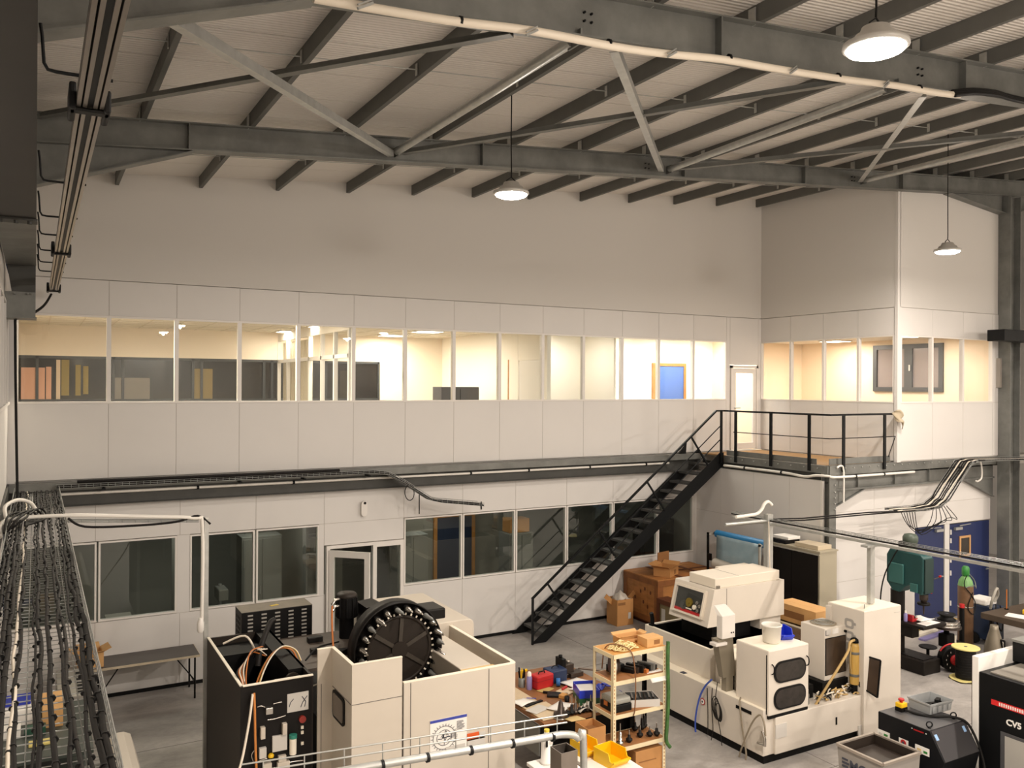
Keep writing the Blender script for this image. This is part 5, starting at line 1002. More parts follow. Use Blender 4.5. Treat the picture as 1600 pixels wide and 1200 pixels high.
p = PX(1098, 1096, 8.995); q = MB(); q.cyl(p, p+Vector((-.006, 0, 0)), .052, 20); q.build('warning_ring', 'red', E_, local=False); q = MB(); q.cyl(p+Vector((-.006, 0, 0)), p+Vector((-.009, 0, 0)), .04, 20); q.build('warning_disc', 'paper', E_, local=False); q = MB(); q.cyl(p+Vector((-.009, 0, 0)), p+Vector((-.011, 0, 0)), .016, 10); q.build('warning_symbol', 'ink', E_, local=False)
slabel('slot', 'deep_black', 1150, 1101, 1174, 1117); slabel('slot_plate', 'label_grey', 1152, 1104, 1160, 1112); a_ = PX(1065, 1052, 9.02); MB().box(9.02, 9.1, a_.y-.05, a_.y+.05, .785, .79).build('small_sign', 'ink', E_, local=False)
def flabel(name, m, x0, y0, x1, y1): a_, c_ = PY(x0, y0, 8.656), PY(x1, y1, 8.656); return MB().box(a_.x, c_.x, 8.652, 8.661, c_.z, a_.z).build(name, m, E_, local=False)
flabel('paper_label', 'label_grey', 1212, 1133, 1229, 1150); flabel('paper_label', 'label_grey', 1341, 1134, 1349, 1147); flabel('keyhole', 'deep_black', 1306, 1121, 1308, 1132); flabel('slot', 'deep_black', 1354, 1138, 1368, 1141)
# things standing on it
t = thing('bucket', 'white plastic bucket on the pump box of the white machine', 'bucket', (9.42, 8.95, 1.626)); q = MB(); q.lathe([(.1, 0), (.125, .02), (.14, .24), (.15, .245), (.15, .265), (.14, .265), (.13, .24), (.115, .03)], 24); q.build('pail', mat('pail', 'd8d4cb', .4), t); q = MB(); q.tube(arc((0, -.0, .22), .15, 3.3, 6.1, 12, (1, 0, 0), (0, -.5, .85)), .005, 5); q.build('handle', 'galv_light', t)
def stack_bin(name, label, loc, rz, d, m, grp=None):
    t = thing(name, label, 'bin', loc, rz, grp); w_, l_, h_ = d; q = MB()
    out = [(-l_/2, 0), (l_/2-.06, 0), (l_/2, h_*.45), (l_/2-.05, h_*.5), (l_/2-.08, h_), (-l_/2, h_)]
    q.prism([(-l_/2, 0), (l_/2-.05, 0), (l_/2-.05, .012), (-l_/2, .012)], 'y', -w_/2, w_/2)
    for s_ in (-1, 1): q.prism(out, 'y', s_*w_/2-.006, s_*w_/2+.006)
    q.box(-l_/2-.006, -l_/2+.006, -w_/2, w_/2, 0, h_); q.loft([(l_/2-.06, -w_/2, 0), (l_/2-.06, w_/2, 0), (l_/2-.048, w_/2, 0), (l_/2-.048, -w_/2, 0)], [(l_/2, -w_/2, h_*.45), (l_/2, w_/2, h_*.45), (l_/2+.012, w_/2, h_*.45), (l_/2+.012, -w_/2, h_*.45)])
    q.build('shell', m, t); q = MB(); q.bar((l_/2+.004, -w_/2, h_*.46), (l_/2+.004, w_/2, h_*.46), .025, .02); q.build('lip', m, t); return t
p = PZ(1228, 1003, 1.626); stack_bin('storage_bin', 'blue open storage bin beside the white bucket on the machine', (9.74, 9.02, 1.626), -1.9, (.18, .3, .16), mat('bin_blue', '2038c0', .35))
# ---------------------------------------------------------------- shelf rack in the middle
mat('rack_paint', 'e2d3ae', .45, noise=.05, scale=4); mat('chipboard', 'c8924f', .6, noise=.12, scale=10); mat('shelf_wood', 'a87344', .65, noise=.12, scale=8)
RX0, RX1, RY0, RY1, RZ = 6.72, 7.62, 9.16, 9.63, 1.78
RK = thing('shelf_rack', 'cream slotted-angle shelf rack in front of the wire erosion machine', 'shelf', ((RX0+RX1)/2, (RY0+RY1)/2, 0))
LV = (1.78, 1.42, .97, .52, .08)
for x, y, m in ((RX0, RY0, 'rack_paint'), (RX1, RY0, 'rack_paint'), (RX0, RY1, 'rack_paint'), (RX1, RY1, 'box_black')):
    sx, sy = (1 if x == RX0 else -1), (1 if y == RY0 else -1); q = MB(); q.box(x, x+sx*.05, y, y+sy*.004, 0, RZ); q.box(x, x+sx*.004, y, y+sy*.05, 0, RZ); q.build('post', m, RK, local=False)
for i, z in enumerate(LV):
    q = MB(); q.box(RX0+.006, RX1-.006, RY0+.006, RY1-.006, z-.012, z); q.build('shelf_board', 'chipboard' if i == 0 else 'shelf_wood', RK, local=False)
    q = MB(); q.box(RX0+.005, RX1-.005, RY0-.003, RY0+.006, z-.055, z-.0); q.box(RX0+.005, RX1-.005, RY1-.006, RY1+.003, z-.055, z); q.box(RX0-.003, RX0+.006, RY0+.01, RY1-.01, z-.055, z); q.box(RX1-.006, RX1+.003, RY0+.01, RY1-.01, z-.055, z); q.build('shelf_rail', 'rack_paint', RK, local=False)
q = MB()
for x, y in ((RX0+.025, RY0-.001), (RX1-.025, RY0-.001)):
    for k in range(34): q.box(x-.006, x+.006, y-.001, y+.001, .05+.05*k, .075+.05*k)
stuff(q.build('post_holes', 'shelf_wood', RK, local=False))
def put(px, py, z): return PZ(px, py, z)
def carton(label, x0, x1, y0, y1, z0, z1, m='carton', rz=0, flaps=False, grp=None, tape=True, print_=None):
    cx_, cy_ = (x0+x1)/2, (y0+y1)/2; w_, d_, h_ = x1-x0, y1-y0, z1-z0; t = thing('carton', label, 'box', (cx_, cy_, z0), rz, grp)
    if flaps:
        MB().open_box(-w_/2, w_/2, -d_/2, d_/2, 0, h_, .008).build('box_body', m, t)
        f_ = min(w_, d_)*.42
        for p, q_, dr in (((-w_/2, -d_/2), (w_/2, -d_/2), (0, -1)), ((w_/2, d_/2), (-w_/2, d_/2), (0, 1)), ((w_/2, -d_/2), (w_/2, d_/2), (1, 0)), ((-w_/2, d_/2), (-w_/2, -d_/2), (-1, 0))):
            a = Vector((p[0], p[1], h_)); b_ = Vector((q_[0], q_[1], h_)); k = Vector((dr[0]*f_*.8, dr[1]*f_*.8, f_*.35)); n_ = Vector((0, 0, .006))
            MB().loft([a, b_, b_+k, a+k], [a+n_, b_+n_, b_+k+n_, a+k+n_]).build('flap', m, t)
    else:
        MB().box(-w_/2, w_/2, -d_/2, d_/2, 0, h_).build('box_body', m, t, bevel=.004)
        if tape: MB().box(*((-w_/2-.001, w_/2+.001, -.025, .025) if w_ > d_ else (-.025, .025, -d_/2-.001, d_/2+.001)), h_-.02, h_+.001).build('tape', 'carton_light', t)
    if print_:
        for a in print_: MB().box(*a).build('print', 'carton_dark', t)
    return t
carton('small tan carton on the top shelf of the cream rack', 7.32, 7.6, 9.2, 9.42, 1.782, 1.9, 'carton_light', print_=[(-.02, .08, -.112, -.11, .03, .09)])
carton('shallow open carton lid behind the rope on the top of the rack', 7.08, 7.5, 9.5, 9.66, 1.782, 1.87, 'carton_light', flaps=True)
rp = random.Random(11); t = thing('rope', 'tangled pale rope heaped on the top shelf of the rack', 'rope', (7.02, 9.34, 1.785))
P = []
for k in range(90): a = .55*k+rp.uniform(-.5, .5); r_ = .05+.16*rp.random(); P.append((r_*math.cos(a)*1.15, r_*math.sin(a)*.75, .012+.15*max(0, 1-r_/.2)*rp.random()))
MB().tube(spline(P, 3), .008, 5).build('coil', mat('rope', 'e6d29a', .7), t)
q = MB(); q.tube(spline([(6.78, 9.5, 1.5), (6.8, 9.45, 1.8), (6.9, 9.3, 1.86), (7.0, 9.15, 1.8), (7.03, 9.1, 1.6), (7.05, 9.1, 1.3), (7.05, 9.12, 1.0), (7.04, 9.14, .93)], 5), .009, 6); tag(q.build('draped_cable', mat('cable_brown', '7a5232', .5), loc=(7.0, 9.2, 1.8)), 'brown cable draped over the top of the cream rack and hanging in front', 'cable')
q = MB(); q.tube(spline([(RX1-.0, 9.12, 1.85), (RX1-.02, 9.1, 1.5), (RX1-.0, 9.11, 1.1), (RX1-.03, 9.1, .7), (RX1-.04, 9.1, .5), (RX1+.02, 9.09, .4)], 5), .027, 8); tag(q.build('plastic_wrap', mat('wrap_green', '416b34', .4, noise=.55, scale=9), loc=(RX1, 9.1, .5)), 'long green plastic sheath hanging on the right post of the rack', 'wrapping')
# items of the second shelf
t = thing('machine_chuck', 'dark round machine chuck standing on the second shelf of the rack', 'chuck', (6.92, 9.4, 1.42+.13)); MB().lathe([(.12, -.06), (.13, -.05), (.13, .0), (.1, .01), (.1, .05), (.06, .06)], 24, axis=(1, -.3, 0)).build('body', mat('gunmetal', '4b423c', .3, .6), t); MB().lathe([(.132, -.03), (.134, -.02), (.132, -.01)], 24, axis=(1, -.3, 0)).build('ring', 'chrome', t)
blk = ['box_black', 'gunmetal', 'machine_dark', 'gunmetal', 'box_black', 'galv']
dk = ['leftmost', 'second', 'third', 'fourth', 'fifth', 'sixth', 'rightmost']
for i in range(7):
    x = 7.12+.065*i; o = bx_thing('clamp_block', '%s dark steel clamp block in the row on the second rack shelf%s' % (dk[i], ''), 'clamp', (x, 9.42-.02*(i % 3), 1.42), (.05, .26, .06+.02*(i % 3)), blk[i % 6], .5, .006, 'clamp blocks on the second shelf')
bx_thing('orange_block', 'orange block among the dark steel clamps on the rack', 'block', (7.35, 9.26, 1.42), (.06, .06, .05), 'orange_wire', .3)
bx_thing('black_case', 'low black case behind the chuck on the second rack shelf', 'case', (7.02, 9.52, 1.42), (.22, .14, .1), 'black_plastic', .1)
q = MB(); q.sheet(lambda u, v: Vector((7.34+.26*u, 9.28-.14*v-.03*v*v, 1.424+.002-.12*max(0, v-.35)**1.2*1.4)), 4, 8); tag(q.build('paper_sheet', 'paper', loc=(7.4, 9.2, 1.42), solid=.002), 'white paper sheet hanging over the edge of the second rack shelf', 'paper')
# third shelf
t = thing('assortment_case', 'black case with cloudy clear lid on the third rack shelf', 'case', (6.93, 9.38, .97)); MB().box(-.15, .15, -.16, .16, 0, .1).build('base', 'black_plastic', t, bevel=.01); MB().box(-.145, .145, -.155, .155, .1, .19).build('lid', mat('cloudy', '9a9a92', .3), t, bevel=.03); MB().box(-.16, -.15, -.02, .06, .06, .12).build('latch', 'orange_wire', t)
t = thing('tool_case', 'open white tool case with black foam inlay on the third rack shelf', 'case', (7.36, 9.37, .972), -.35); MB().open_box(-.21, .21, -.17, .17, 0, .1, .01).build('tray', 'label_grey', t); MB().box(-.2, .2, -.16, .16, .05, .09).build('foam', 'black_plastic', t)
for i in range(6): MB().bar((-.16+.06*i, -.1, .1), (-.12+.06*i, .1, .1), .025, .02).build('tool', 'gunmetal', t)
bx_thing('spray_can_cap', 'blue cap behind the clear lid case on the rack', 'cap', (7.1, 9.55, .97), (.08, .06, .15), 'blue')
# fourth shelf: tool holders
def holder(name, label, x, y, z, h, m, grp, r=.035):
    t = thing(name, label, 'tool holder', (x, y, z), 0, grp); MB().lathe([(r*.6, 0), (r, .02), (r*1.3, .03), (r*1.3, .05), (r*.7, .055), (r*.55, h*.6), (r*.3, h*.62)], 14).build('cone', m, t); MB().cyl((0, 0, h*.6), (0, 0, h), .008, 6).build('cutter', 'chrome', t); return t
for i, (px, py, h) in enumerate(((969, 1165, .3), (983, 1160, .17), (1000, 1152, .17), (992, 1142, .2), (1003, 1140, .26), (1016, 1135, .28), (1015, 1151, .14), (1026, 1150, .18))):
    p = put(px, py, .52); p.x = min(max(p.x, 6.8), 7.55); p.y = min(max(p.y, 9.2), 9.58); holder('tool_holder', ('silver rod-like tool holder at the left of the fourth rack shelf', 'black tool holder with thin cutter, front of the fourth rack shelf', 'black tool holder, front middle of the fourth rack shelf', 'bottle-shaped black tool holder at the back of the fourth shelf', 'tall black tool holder, back middle of the fourth shelf', 'tall black tool holder, back right of the fourth shelf', 'squat black tool holder, third of the front row', 'dark tool holder at the front right of the fourth shelf')[i], p.x, p.y, .521, h, 'chrome' if i == 0 else 'machine_dark', 'tool holders on the fourth rack shelf')
carton('large brown carton with open top on the lowest rack shelf', 7.12, 7.58, 9.18, 9.58, .082, .4, 'carton', print_=[(-.18, .12, -.203, -.201, .16, .175)], flaps=False)
carton('small brown carton at the left of the lowest rack shelf', 6.8, 7.06, 9.2, 9.5, .082, .28, 'carton_dark')
# ---------------------------------------------------------------- workbench
mat('bench_wood', '8a5c36', .55, noise=.2, scale=5)
mat('bench_pale', 'cdb99a', .6, noise=.1, scale=5)
WB = thing('workbench', 'cluttered wooden workbench between the cream machine and the rack', 'bench', (6.75, 10.6, 0)); BZ_ = .85
MB().box(5.95, 7.55, 9.66, 11.6, .79, BZ_).build('top', 'bench_wood', WB, local=False, bevel=.006)
for x in (6.02, 7.48):
    for y in (9.77, 11.53): MB().box(x-.04, x+.04, y-.04, y+.04, 0, .79).build('leg', 'box_black', WB, local=False)
MB().box(6.0, 7.5, 9.8, 9.82, .2, .76).build('front_board', 'box_black', WB, local=False); MB().box(5.96, 5.98, 9.8, 11.5, .35, .76).build('side_board', 'grey_cab', WB, local=False)
bz = BZ_+.001
def onb(px, py, dz=0): p = put(px, py, bz); p.z = bz+dz; return p
bx_thing('drawing_board', 'pale thin board lying on the near left of the workbench', 'board', (6.17, 10.0, bz), (.4, .55, .018), 'bench_pale', .02)
bx_thing('drawing_board', 'second pale thin board at the far left edge of the workbench', 'board', (6.12, 10.72, bz), (.3, .75, .014), 'bench_pale', .02)
t = thing('red_case', 'red metal case at the back of the workbench', 'case', onb(846, 1073)); t.rotation_euler.z = .15; MB().box(-.16, .16, -.1, .1, 0, .2).build('body', 'red', t, bevel=.02); MB().box(-.162, .162, -.102, .102, .12, .125).build('seam', mat('dark_red', '7a1416', .5), t); MB().tube([(-.06, 0, .2), (-.05, 0, .23), (.05, 0, .23), (.06, 0, .2)], .01, 6).build('handle', 'box_black', t)
t = thing('blue_case', 'dark blue metal case right of the red one', 'case', onb(867, 1064)); MB().box(-.15, .15, -.12, .12, 0, .2).build('body', mat('navy', '1d2f52', .45), t, bevel=.02); MB().tube(arc((0, 0, .2), .06, 0, math.pi, 8, (1, 0, 0), (0, 0, .6)), .008, 6).build('handle', 'box_black', t)
t = thing('bottle', 'purple bottle with a white cap on the workbench', 'bottle', onb(827, 1077)); MB().lathe([(.04, 0), (.042, .02), (.042, .17), (.03, .2)], 16).build('body', mat('lilac', '8a83b4', .3), t); MB().lathe([(.032, .2), (.03, .24), (.02, .26)], 14).build('cap', 'paper', t)
t = thing('tool_cup', 'grey cup full of tools behind the purple bottle', 'cup', onb(815, 1073)); MB().lathe([(.05, 0), (.05, .14), (.045, .14), (.045, .02)], 14).build('cup', 'galv', t)
for i in range(6): MB().bar((.02*math.cos(i), .02*math.sin(i), .05), (.05*math.cos(i), .05*math.sin(i), .24+.02*(i % 3)), .016, .016).build('tool', ('box_black', 'yellow', 'box_black')[i % 3], t)
t = thing('scissors', 'yellow-handled pistol tool leaning by the purple bottle', 'tool', onb(819, 1070, .17)); MB().bar((-.05, 0, .03), (.05, 0, .05), .03, .03).build('grip', 'yellow', t); MB().bar((0, 0, .03), (.0, 0, -.16), .03, .02).build('shaft', 'box_black', t)
t = thing('vise', 'black machine vise fixture at the back edge of the workbench', 'vise', onb(884, 1056)); MB().box(-.13, .13, -.1, .1, 0, .06).build('base', 'gunmetal', t, bevel=.006); MB().box(-.13, -.06, -.1, .1, .06, .3).build('jaw', 'box_black', t, bevel=.006); MB().box(-.06, .1, -.08, .08, .06, .2).build('slide', 'gunmetal', t, bevel=.006)
for i in range(3): MB().lathe([(.025, 0), (.03, .01), (.03, .04), (.012, .045)], 12, (-.1+.07*i, 0, .3-.1*(i > 0)), None).build('knob', 'chrome' if i else 'box_black', t)
bx_thing('parts_box', 'low dark parts box right of the vise on the workbench', 'box', onb(897, 1056), (.25, .16, .07), 'gunmetal', .1)
o = MB().bar((0, 0, .02), (.42, -.55, .05), .05, .02).build('steel_ruler', mat('ruler', '8b7d72', .4, .5), at=onb(904, 1049, .03)); tag(o, 'long grey steel bar leaning across the back of the workbench', 'bar')
for i, (px, py, w_, d_, rz, l) in enumerate(((899, 1068, .42, .3, .3, 'large heap of white papers in the middle of the workbench'), (908, 1078, .34, .24, .5, 'white papers sliding under the rack post on the workbench'), (876, 1107, .4, .26, .55, 'white sheet on the front right of the workbench'), (817, 1100, .3, .24, .3, 'cream sheet with a pen on the left of the workbench'))):
    p = onb(px, py, .02+.004*i); o = MB().sheet(lambda u, v: Vector((w_*(u-.5), d_*(v-.5), .015*math.sin(3*u+2*v))), 6, 6).build('paper_sheet', 'paper', at=p, solid=.004); o.rotation_euler.z = rz; tag(o, l, 'paper')
bx_thing('wood_block', 'small pale wood block beside the black cup on the bench', 'block', onb(880, 1090, .0), (.12, .09, .05), 'chipboard', .5)
bx_thing('hand_tool', 'black hand tool lying right of the yellow card on the bench', 'tool', onb(862, 1084, .0), (.26, .04, .03), 'box_black', -.7)
bx_thing('scribing_plate', 'grey scribed metal plate on the front left of the bench', 'plate', onb(840, 1111, .02), (.3, .2, .01), 'label_grey', .35)
o = bx_thing('pen', 'dark blue pen on the cream sheet at the left of the bench', 'pen', onb(830, 1096, .04), (.14, .014, .012), 'blue_ink', -.6)
t = thing('tape_roll', 'blue tape roll standing on the workbench before the papers', 'tape', onb(872, 1072, .0)); MB().lathe([(.05, -.03), (.06, -.03), (.06, .03), (.05, .03)], 18, (0, 0, .06), (1, -.6, 0)).build('roll', mat('tape_blue', '2f6fb5', .4), t)
bx_thing('photo_card', 'yellow and grey card lying on the bench before the red case', 'card', onb(852, 1078, .002), (.24, .16, .006), mat('card', 'b9a869', .6), .4); bx_thing('notebook', 'dark notebook lying in the middle of the workbench', 'notebook', onb(871, 1088, .002), (.3, .14, .03), 'machine_dark', -.6)
bx_thing('tool_tray', 'beige tray with a red tool on the workbench', 'tray', onb(885, 1081, .002), (.24, .22, .02), 'bench_pale', .4); o = bx_thing('marker_pen', 'red marker lying on the beige tray', 'pen', onb(882, 1079, .025), (.14, .03, .03), 'red', .5)
t = thing('black_cup', 'small black cup at the centre of the workbench', 'cup', onb(886, 1096)); MB().lathe([(.035, 0), (.036, .07), (.03, .07), (.03, .01)], 14).build('cup', 'black_plastic', t)
bx_thing('clipboard', 'pale clipboard with a black lower edge at the left edge of the bench', 'clipboard', onb(834, 1102, .015), (.34, .05, .02), 'box_black', .3)
t = thing('parts_bin', 'blue plastic bin stacked on a green one beside the rack post', 'bin', onb(916, 1094)); t.rotation_euler.z = -.35; MB().open_box(-.15, .15, -.2, .2, .1, .21, .008).build('bin_body', 'bin_blue', t); MB().box(-.13, .13, -.1, .18, .13, .17).build('papers', 'paper', t)
t2 = thing('parts_bin', 'green plastic bin under the blue one beside the rack post', 'bin', onb(916, 1094)); t2.rotation_euler.z = -.35; MB().open_box(-.15, .15, -.2, .2, 0, .098, .008).build('bin_body', mat('bin_green', '2c5a3a', .4), t2); MB().bar((-.15, .0, .096), (.15, 0, .096), .01, .006).build('divider', 'bin_green', t2)
q = MB(); rg = random.Random(2); q.sheet(lambda u, v: Vector((.3*(u-.5), .22*(v-.5), .05*math.sin(5*u)*math.cos(4*v)+.05)), 8, 8); tag(q.build('plastic_bag', mat('bag', 'cfc9c0', .4), at=onb(914, 1112), solid=.002), 'crumpled clear plastic bag before the blue bin', 'bag')
t = thing('blue_glove', 'crumpled blue work glove behind the rack post', 'glove', onb(935, 1078)); q = MB(); q.sheet(lambda u, v: Vector((.22*(u-.5), .12*(v-.5), .05+.04*math.sin(8*u)*math.cos(5*v))), 10, 6); q.build('palm', 'blue', t, solid=.01)
for i in range(4): MB().tube([(.1, -.05+.035*i, .06), (.17, -.06+.04*i, .05), (.22, -.065+.045*i, .02)], .013, 6).build('finger', 'blue', t)
names = ('first', 'second', 'third', 'fourth', 'fifth', 'sixth', 'seventh', 'eighth')
for i in range(8):
    p = onb(888+6.2*i, 1124-1.2*i); p.y = max(p.y, 9.72); holder('tool_holder', '%s black tool holder from the left in the row along the bench front' % names[i], p.x, p.y, bz, (.13, .12, .24, .25, .14, .13, .15, .22)[i], 'box_black' if i % 3 else 'gunmetal', 'tool holders along the bench front')
t = thing('rotary_tool', 'large dark cone tool holder lying at the front left of the bench', 'tool holder', onb(876, 1121)); MB().lathe([(.09, 0), (.1, .03), (.1, .06), (.05, .08), (.03, .2), (.004, .25)], 16, (0, 0, 0)).build('cone', 'gunmetal', t); MB().lathe([(.11, 0), (.12, .01), (.11, .02)], 16).build('flange', 'chrome', t)
# cartons, yellow bins, white cabinet in front of the bench
t = thing('carton', 'open brown carton on top of another one, in front of the bench', 'box', (6.42, 9.25, .5)); MB().open_box(-.14, .14, -.15, .15, 0, .4, .008).build('box_body', 'carton', t); MB().box(-.13, .13, -.14, .14, .3, .31).build('contents', 'carton_dark', t)
carton('brown carton under the open one in front of the bench', 6.26, 6.58, 9.1, 9.47, 0, .499, 'carton_dark')
o = MB().bar((0, 0, 0), (.02, .24, -.045), .22, .006).build('carton_sheet', mat('pale_card', 'd8bd84', .7), at=(6.34, 9.41, .905)); tag(o, 'pale cardboard sheet leaning between the bench and the open carton', 'cardboard')
ct = thing('bin_table', 'white-topped low table under the yellow bins', 'table', (6.0, 8.45, 0)); MB().box(-.22, .36, -.4, .42, .76, .8).build('top', 'paper', ct)
for x in (-.18, .32):
    for y in (-.36, .38): MB().box(x-.025, x+.025, y-.025, y+.025, 0, .76).build('leg', 'galv', ct)
mat('bin_yellow', 'eab90f', .4)
stack_bin('storage_bin', 'yellow open bin at the back on the white-topped table', (5.98, 8.72, .801), -1.45, (.24, .3, .17), 'bin_yellow'); stack_bin('storage_bin', 'yellow open bin nearest us on the white-topped table', (6.12, 8.36, .801), -1.45, (.28, .34, .17), 'bin_yellow')
wc = thing('white_cabinet', 'white-topped black cabinet at the foot of the steel box post', 'cabinet', (5.0, 7.76, 0)); MB().box(-.22, .2, -.35, .28, 0, 1.16).build('body', 'box_black', wc, bevel=.01); MB().box(-.24, .22, -.38, .33, 1.16, 1.2).build('top', 'paper', wc, bevel=.006); MB().box(-.006, .006, -.357, -.35, .05, 1.1).build('door_gap', 'galv', wc)
p = PZ(854, 1192, 1.2); t = thing('detergent_bottle', 'white plastic bottle with a handle hole on the white-topped cabinet', 'bottle', (p.x, p.y, 1.201)); MB().lathe([(.06, 0), (.075, .01), (.075, .03), (.065, .04), (.062, .25), (.055, .3), (.03, .32), (.028, .345)], 18).build('body', 'paper', t); MB().lathe([(.03, .345), (.03, .37)], 14).build('cap', mat('cap_yellow', 'd9c24a', .5), t); MB().box(-.05, -.022, -.066, -.058, .2, .27).build('handle_hole', 'black_plastic', t, bevel=.006); MB().box(.0, .04, -.066, -.06, .22, .26).build('label_print', 'label_grey', t)
# ---------------------------------------------------------------- behind: crate, trash box, film roll, cabinet
mat('crate_wood', 'a8703a', .65, noise=.3, scale=3, stretch=(1, 1, 4)); mat('crate_board', '8a5529', .65, noise=.3, scale=4)
CRT = thing('wooden_crate', 'large brown wooden crate against the back wall, right of the stairs', 'crate', (12.95, 15.3, 0))
X0, X1, Y0, Y1, ZC = 11.97, 13.95, 14.68, 15.93, 1.08
MB().box(X0+.03, X1-.03, Y0+.03, Y1, .1, ZC-.02).build('inner_box', 'crate_wood', CRT, local=False)
for k in range(5): y = Y0+.01+k*(Y1-Y0)/5; MB().box(X0, X1, y, y+(Y1-Y0)/5-.008, ZC-.02, ZC+.005-.003*(k % 2)).build('board', 'crate_wood', CRT, local=False)
for z in (.1, ZC-.14): MB().box(X0, X0+.03, Y0, Y1, z, z+.12).build('board', 'crate_board', CRT, local=False); MB().box(X0+.03, X1, Y0, Y0+.03, z, z+.12).build('board', 'crate_board', CRT, local=False)
for y in (Y0, Y1-.13): MB().box(X0-.002, X0+.03, y, y+.12, .22, ZC-.14).build('board', 'crate_board', CRT, local=False)
for x in (X0+.03, X0+.95, X1-.14): MB().box(x, x+.12, Y0-.002, Y0+.03, .22, ZC-.14).build('board', 'crate_board', CRT, local=False)
for k in range(4): y = Y0+.13+k*.25; MB().box(X0+.012, X0+.03, y, y+.24, .22, ZC-.14).build('plank', 'crate_wood', CRT, local=False)
for x in (12.6, 13.3): MB().box(x, x+.1, Y0, Y1, ZC+.004, ZC+.012).build('batten', mat('crate_dark', '5c3016', .7), CRT, local=False)
MB().box(12.5, X1-.05, 15.25, 15.33, ZC+.004, ZC+.014).build('batten', 'crate_dark', CRT, local=False)
for x in (X0+.1, X1-.2): MB().box(x, x+.1, Y0+.02, Y1-.02, 0, .1).build('skid', 'crate_dark', CRT, local=False)
q = MB()
for y, z in ((14.95, .75), (15.15, .8), (15.3, .72), (15.5, .55), (15.2, .5), (15.05, .42)): q.prism(oval(y-.025, y+.025, z-.04, z+.04, .02, 3), 'x', X0+.008, X0+.0125)
stuff(q.build('knots', 'crate_dark', CRT, local=False))
carton('crumpled open carton with white labels on top of the wooden crate', 12.25, 12.75, 14.85, 15.25, ZC+.006, ZC+.2, 'carton', .5, flaps=True, print_=[(-.02, .1, -.205, -.203, .04, .14)]); 
t = thing('cardboard_piece', 'brown cardboard piece standing behind the crumpled carton on the crate', 'cardboard', (12.75, 15.45, ZC+.015)); MB().box(-.2, .2, -.01, .01, 0, .42).build('sheet', 'carton_dark', t, bevel=.003); MB().box(-.18, .1, -.03, -.01, 0, .2).build('folded_flap', 'carton', t); t.rotation_euler.z = .2
t = thing('trash_carton', 'brown carton with a clear plastic bag hanging out, at the foot of the crate', 'box', (11.55, 15.5, 0)); MB().open_box(-.22, .22, -.2, .2, 0, .58, .01).build('box_body', 'carton', t); q = MB(); q.sheet(lambda u, v: Vector((.36*(u-.5), .34*(v-.5), .56+.16*math.sin(math.pi*u)*math.sin(math.pi*v)+.03*math.sin(14*u)*math.cos(11*v))), 12, 12); q.build('plastic_bag', mat('bag_clear', 'b7aea2', .25), t, solid=.003); MB().box(-.2, .0, -.205, -.202, .46, .52).build('print', 'carton_dark', t); MB().box(.08, .16, -.205, -.202, .14, .28).build('label_sheet', 'label_grey', t)
for s_ in (-1, 1): MB().bar((s_*.23, 0, .58), (s_*.3, 0, .5), .38, .006, up=(0, 1, 0)).build('flap', 'carton', t)
lb = thing('framed_panel_box', 'low box with a dark brown frame and greenish panel before the crate', 'crate', (12.3, 14.4, 0)); a_ = (11.9, 12.7, 13.8, 15.02)
MB().box(11.93, 12.2, 13.83, 14.62, .03, .66).build('panel', mat('olive', '7d7050', .6), lb, local=False)
for b_ in ((11.9, 11.94, 13.8, 13.88, 0, .7), (11.9, 11.94, 14.56, 14.64, 0, .7), (11.9, 11.94, 13.88, 14.56, .62, .7), (11.9, 12.22, 13.8, 14.64, .7, .72)): MB().box(*b_).build('frame_board', 'crate_dark', lb, local=False)
MB().box(11.925, 11.932, 14.38, 14.5, .12, .52).build('label_sheet', 'label_grey', lb, local=False)
FR = thing('film_roll_stand', 'stand with a roll of blue plastic film and film hanging down', 'film roll', (13.45, 13.6, 0))
for y in (12.98, 14.55):
    for x in (13.3, 13.6): MB().box(x-.02, x+.02, y-.02, y+.02, 0, 2.06).build('post', 'box_black' if y > 14 else 'pale_cab', FR, local=False)
    MB().box(13.28, 13.62, y-.02, y+.02, 2.0, 2.04).build('crossbar', 'pale_cab', FR, local=False)
q = MB(); q.cyl((13.45, 12.85, 2.04), (13.45, 14.42, 2.04), .085, 20); q.build('blue_roll', mat('film_blue', '2f7bb0', .3), FR, local=False); q = MB(); q.cyl((13.45, 12.8, 2.04), (13.45, 14.5, 2.04), .035, 12); q.build('core', 'box_black', FR, local=False)
q = MB(); q.sheet(lambda u, v: Vector((13.365-.02*math.sin(3*v)-.18*max(0, v-.75)*2, 12.98+1.36*u+.03*v*(1-2*u), 2.03-1.15*v)), 6, 14); q.build('film_sheet', mat('film', '8fa9b5', .18, noise=.1, scale=2, c2='a9bcc4'), FR, local=False, solid=.003)
q = MB(); q.cyl((13.28, 13.1, 1.35), (13.28, 14.3, 1.42), .11, 18); q.build('clear_roll', mat('film_pale', 'c9c3b8', .2), FR, local=False); MB().box(13.26, 13.3, 14.42, 14.52, 1.45, 1.6).build('bracket', 'box_black', FR, local=False)
BC = thing('tambour_cabinet', 'black-fronted cabinet with beige side standing by the landing post', 'cabinet', (13.92, 12.4, 0)); CZ0 = 2.05
MB().box(13.66, 14.16, 11.72, 13.15, .05, CZ0).build('carcass', mat('beige_cab', 'a79f8b', .5), BC, local=False, bevel=.004); MB().box(13.64, 14.18, 11.7, 13.17, CZ0, CZ0+.03).build('cabinet_top', 'beige_cab', BC, local=False)
for y0, y1 in ((11.76, 12.43), (12.44, 13.11)): MB().box(13.645, 13.665, y0, y1, .08, CZ0-.06).build('door', mat('door_black', '120d0a', spec=.22, rough=.5), BC, local=False)
